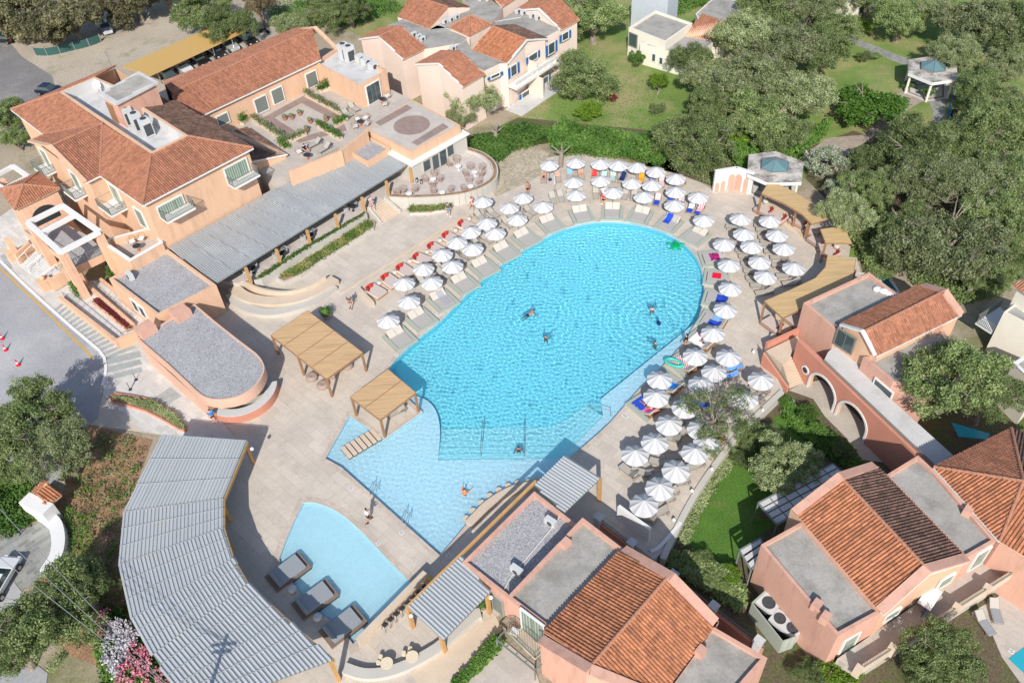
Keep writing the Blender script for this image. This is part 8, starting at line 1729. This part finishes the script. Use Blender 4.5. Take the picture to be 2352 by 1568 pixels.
person('white-shirted person standing behind the red-shirted one at the curved end',at('3',845,625),radians(-80),'stand',0,'dark',k_wh,k_navy,k_wh,hat=k_navy)
person('person in a red and orange top with a visor by the curved end daybeds',at('3',850,695),radians(-95),'walk',0,'dark',k_red,k_blk,k_wh,hat=k_wh)
def onl(key): return lounpos[key]
for lab,key,kw in (('sunbather in black trunks on the first back-row lounger',('3',180,315),dict(skin=1,hair='dark',bot=k_blk)),('sunbather on a violet towel on the second back-row lounger',('3',325,305),dict(skin=0,hair='brown',bot=k_pk)),('sunbather on the fourth back-row lounger near the hedge trunk',('3',590,290),dict(skin=0,hair='brown',bot=k_org))):
    p,a=onl(key); person(lab,(p.x,p.y,-.02),a,'lie',**kw)
for lab,xx,yy,rz,ps,kw in (('swimmer in a dark suit face-down left of the pool centre',1295,595,40,'swim',dict(skin=1,hair='dark',bot=k_navy)),('bare-backed swimmer treading water in the pool centre',1408,755,60,'float',dict(skin=1,hair='brown')),('swimmer at the right end of the deep pool inside big ripples',2143,560,80,'float',dict(skin=0,hair='brown',top=k_pk)),('swimmer holding the pool shelf edge',2165,795,200,'float',dict(skin=0,hair='dark')),('swimmer standing on the wide pool steps',1222,1520,-90,'float',dict(skin=1,hair='dark'))):
    p=G('e',xx,yy,WZ+.05); person(lab,(p.x,p.y,WZ+.02 if ps=='float' else WZ-.02),radians(rz),ps,**kw)
p=G('h',850,260,WZ); person('bather in an orange vest in the shallow pool',(p.x,p.y,WZ+.28),radians(60),'float',0,'brown',k_org,None)
p,a=DB[17]; person('bather in black standing at the foot of the white-towelled daybed',at('4',995,310),radians(150),'stand',0,'dark',k_blk,k_blk,None,long=True)
person('bather seated on the white-towelled daybed',(p.x+.2,p.y-.3,-.05),a+pi,'sit',0,'dark',k_mv,k_navy,None)
p,a=DB[20]; person('sunbather in a dark bikini lying on the royal blue towel',(p.x,p.y,-.12),a,'lie',1,'dark',None,k_blk,None,long=True)
person('second sunbather beside her on the shelf corner daybed',(p.x+.45,p.y-.45,-.12),a,'lie',0,'brown',k_red,k_wh,None)
p=G('c',1155,225,.9); person('small figure in a yellow top on the stone path by the cream house',(p.x,p.y,.014),radians(-100),'walk',0,'brown',cl('yellow',(.75,.45,.12)),k_wh,None)
p=G('a',2100,1035,TZ+.5); person('seated guest in navy at the edge of the roof terrace',(p.x,p.y,TZ),radians(-30),'sit',0,'dark',k_navy,k_navy,None)
p=G('d',1460,1300,1.2); person('barman in bright blue leaning at the round bar end',(p.x,p.y,.3),radians(-60),'stand',0,'dark',k_blu,k_navy,None)
# sandals, bag, hat beside the daybeds
def sandals(label,f,x,y,mat,rz):
    p=G(f,x,y,0); t_=thing('sandals',label,'sandals',(p.x,p.y,.004),'footwear',rz)
    for s in (-1,1): part(MB().lathe((0,s*.08,0),[(.05,0),(.06,.02),(.05,.03)],10,sx=2.2,sy=1),'sole',mat,t_); part(MB().beam((.04,s*.08-.045,.03),(.04,s*.08+.045,.03),.02,.03),'strap',mat,t_)
sandals('black sandals on the coping by the shelf corner daybed','4',435,1045,m_blk,.4); sandals('pale sandals on the coping by the shelf corner daybed','4',365,1008,m_backpad,1.2); sandals('black shoes on the plinth of the royal blue daybed','4',352,942,m_blk,.9)
p=G('3',250,410,.1); single(MB().blob((p.x,p.y,.18),.25,.17,.18),'beach_bag',c_navy,'navy beach bag between the first two back-row loungers','bag',smooth=True)
p=G('3',965,378,.5); 
for k,(x,y) in enumerate([(565,1252-3),(600,1265)]): pass
lnt=[]
for k,(x,y) in enumerate([(522,1255),(552,1265)]):
    p=G('b',x,y,1.2); t_=thing('lantern','dark floor lantern beside the canopy end post, %s'%['left','right'][k],'lantern',(p.x,p.y,1.2),'floor lanterns'); m=MB(); 
    for a in (-1,1):
        for b in (-1,1): m.box((a*.13,b*.13,0),.03,.03,.5)
    m.box((0,0,0),.3,.3,.03).box((0,0,.5),.3,.3,.03).lathe((0,0,.53),[(.15,0),(.03,.12)],4); part(m,'frame',m_dark,t_); part(MB().tube((0,0,.03),(0,0,.25),.05),'candle',m_white,t_)
# antennas, dish, clothes rack, terrace bits
an=bld('roof_antenna','thin white mast with dish on the hotel roof corner','antenna',G('a',800,540,PZ)); b0_=G('a',803,540,PZ); world(MB().tube(b0_,b0_+Vector((0,0,3.6)),.035).beam(b0_+Vector((-.4,0,3.0)),b0_+Vector((.4,0,3.0)),.03).beam(b0_+Vector((-.3,0,3.3)),b0_+Vector((.3,0,3.3)),.03),'mast',m_steel,an)
for k,(x,y,lab) in enumerate([(665,590,'white satellite dish beside the roof parapet'),(912,690,'white satellite dish on the stair house edge')]):
    p=G('a',x,y,PZ); t_=thing('satellite_dish',lab,'satellite dish',(p.x,p.y,PZ-1.1 if k==0 else PZ)); d=MB().tube((0,0,0),(0,0,1.0),.04); part(d,'stand',m_steel,t_); m=MB(); m.lathe((0,0,0),[(.04,0),(.3,.06),(.5,.18),(.5,.2),(.3,.08),(.03,.02)],18); o=part(m,'dish',m_white,t_); o.location=(0,0,1.1); o.rotation_euler=(radians(55),0,radians(20))
for k,(x,y,rz,lab) in enumerate([(1445,478,60,'white box unit with a pipe near the far parapet of the villa gravel roof'),(1210,810,60,'white box unit with a pipe near the middle of the villa gravel roof')]): acunit(G('h',x,y,3.1),radians(-42),1.0,.45,.75,lab,1,False,'box units on the villa gravel roof')
acunit(G('d',905,355,3.55),radians(-48),1.0,.5,.9,'white outdoor unit in the corner of the hotel gravel roof',1,False)
cr_=bld('clothes_rack','clothes airer covered in white towels on the villa terrace','clothes airer',G('i',1680,1010,dz)); p=G('i',1690,1000,dz+.5); world(MB().box((p.x,p.y,dz),1.9,.1,1.0,radians(44)),'frame',m_steel,cr_); world(MB().box((p.x,p.y,dz+.95),2.0,1.0,.06,radians(44)),'laundry',k_wh,cr_); world(MB().box((p.x-.3,p.y-.55,dz+.25),1.7,.06,.7,radians(44)),'hanging_towel',c_navy,cr_)
for k,(q,w) in enumerate([((2150,1020,2165,1120),'upper one'),((2060,1110,2100,1190),'lower one')]):
    p,a=hf('i',*q,z=LZ+.3); p.z=LZ+.02; P_lo.put(p,a,'grey-draped lounger beside the corner pool of the garden villa, '+w); towel('towel','grey towel over the %s of the corner pool loungers'%['upper','lower'][k],p,a,m_matd,-.95,.2,zo=.39+LZ)
# telegraph pole and cables, lower left
pt=G('u',530,1590,0); pp=thing('utility_pole','weathered wooden utility pole top rising at the bottom edge','utility pole',(pt.x-.5,pt.y-3.5,0)); part(MB().tube((0,0,0),(0,0,8.2),.17,.12,n=10),'pole',m_conc,pp); part(MB().beam((-.9,0,7.7),(.9,0,7.7),.12,.12).beam((-.7,0,7.3),(.7,0,7.3),.12,.12),'crossarm',m_conc,pp)
for k,(a,b) in enumerate([(((0,50),8.0),0),(((0,170),7.8),0),(((0,270),7.6),0)]): pass
top=Vector((pt.x-.5,pt.y-3.5,7.9))
for k,(x,y) in enumerate([(-60,1105),(-60,1170),(-60,1230)]):
    q=G('u',x,y,9.0); m=MB(); P=[top.lerp(q,t/14)-Vector((0,0,1.2*4*(t/14)*(1-t/14))) for t in range(15)]; m.path(P,.022,n=4); single(m,'overhead_cable',m_steel,'thin overhead cable crossing the earth slope, %s from the top'%ORD[k],'cable','overhead cables')

for v,f,x,y,z in ((vD,'i',925,1030,4.8),(vD,'i',985,1115,4.8),(vD,'i',1968,380,4.9),(vB,'h',1545,605,4.8),(vB,'i',125,1350,4.9),(vE,'f',1755,690,4.3)):
    p=G(f,x,y,z); world(MB().box((p.x,p.y,z-.5),.75,.6,.75,radians(44)),'chimney_stub',m_pink,v)
p=G('f',1345,420,4.4); m=MB()
for k in range(6): m.blob((p.x+k*.45,p.y-k*.38,4.35+.05*(k%2)),.5,.42,.22,9,6,.12)
single(m,'rubble_sacks',m_white,'row of white rubble sacks on the concrete roof of the arched villa','sacks',smooth=True)
for k,(q) in enumerate([((1520,400),(1440,515),(1170,835),(1110,948))]): m=MB().path([G('h',x,y,3.22) for x,y in q],.04,5); single(m,'roof_pipe',m_white,'thin white pipe running over the villa gravel roof','pipe')
for k,q in enumerate([[(680,170),(760,215),(830,225),(885,250)],[(880,300),(890,240),(960,200),(1030,190)],[(1060,150),(1150,135),(1240,120)]]): m=MB().path([G('b',x,y,6.62) for x,y in q],.035,5); single(m,'roof_cable',m_white,'white cable looping over the pink house roofs, %s of three'%['left','middle','right'][k],'cable','cables on the pink house roofs')
# ---------------------------------------------------------------- light, sky, camera
sc=bpy.context.scene
w=bpy.data.worlds.new('World'); sc.world=w; w.use_nodes=True; t=w.node_tree
sky=t.nodes.new('ShaderNodeTexSky'); sky.sky_type='NISHITA'; sky.sun_disc=False
SEL,SAZ=radians(37),radians(84)   # elevation; the horizontal way the light travels
sky.sun_elevation=SEL
L=Vector((cos(SAZ)*cos(SEL),sin(SAZ)*cos(SEL),-sin(SEL)))
sdir=-L; sky.sun_rotation=atan2(sdir.x,sdir.y)
bg=t.nodes['Background']; bg.inputs[1].default_value=.145; t.links.new(sky.outputs[0],bg.inputs[0])
ld=bpy.data.lights.new('sun','SUN'); ld.energy=4.7; ld.angle=radians(.5); ld.color=(1,.955,.88)
lo=bpy.data.objects.new('sun',ld); C.objects.link(lo); lo.rotation_euler=L.to_track_quat('-Z','Y').to_euler(); lo.location=(0,-20,80)
ld.cycles.is_caustics_light=True
cd=bpy.data.cameras.new('camera'); co=bpy.data.objects.new('camera',cd); C.objects.link(co); sc.camera=co
cd.sensor_width=36; cd.lens=CF/2352*36; cd.clip_end=5000; cd.clip_start=.5
co.matrix_world=Matrix(((CR.x,CU.x,CB.x,0),(CR.y,CU.y,CB.y,0),(CR.z,CU.z,CB.z,CH),(0,0,0,1)))
sc.view_settings.view_transform='Standard'; sc.view_settings.look='None'; sc.view_settings.exposure=.13; sc.view_settings.gamma=1
sc.render.film_transparent=False
sc.cycles.use_denoising=True; sc.cycles.max_bounces=8; sc.cycles.transparent_max_bounces=8; sc.cycles.diffuse_bounces=3; sc.cycles.glossy_bounces=3; sc.cycles.transmission_bounces=6
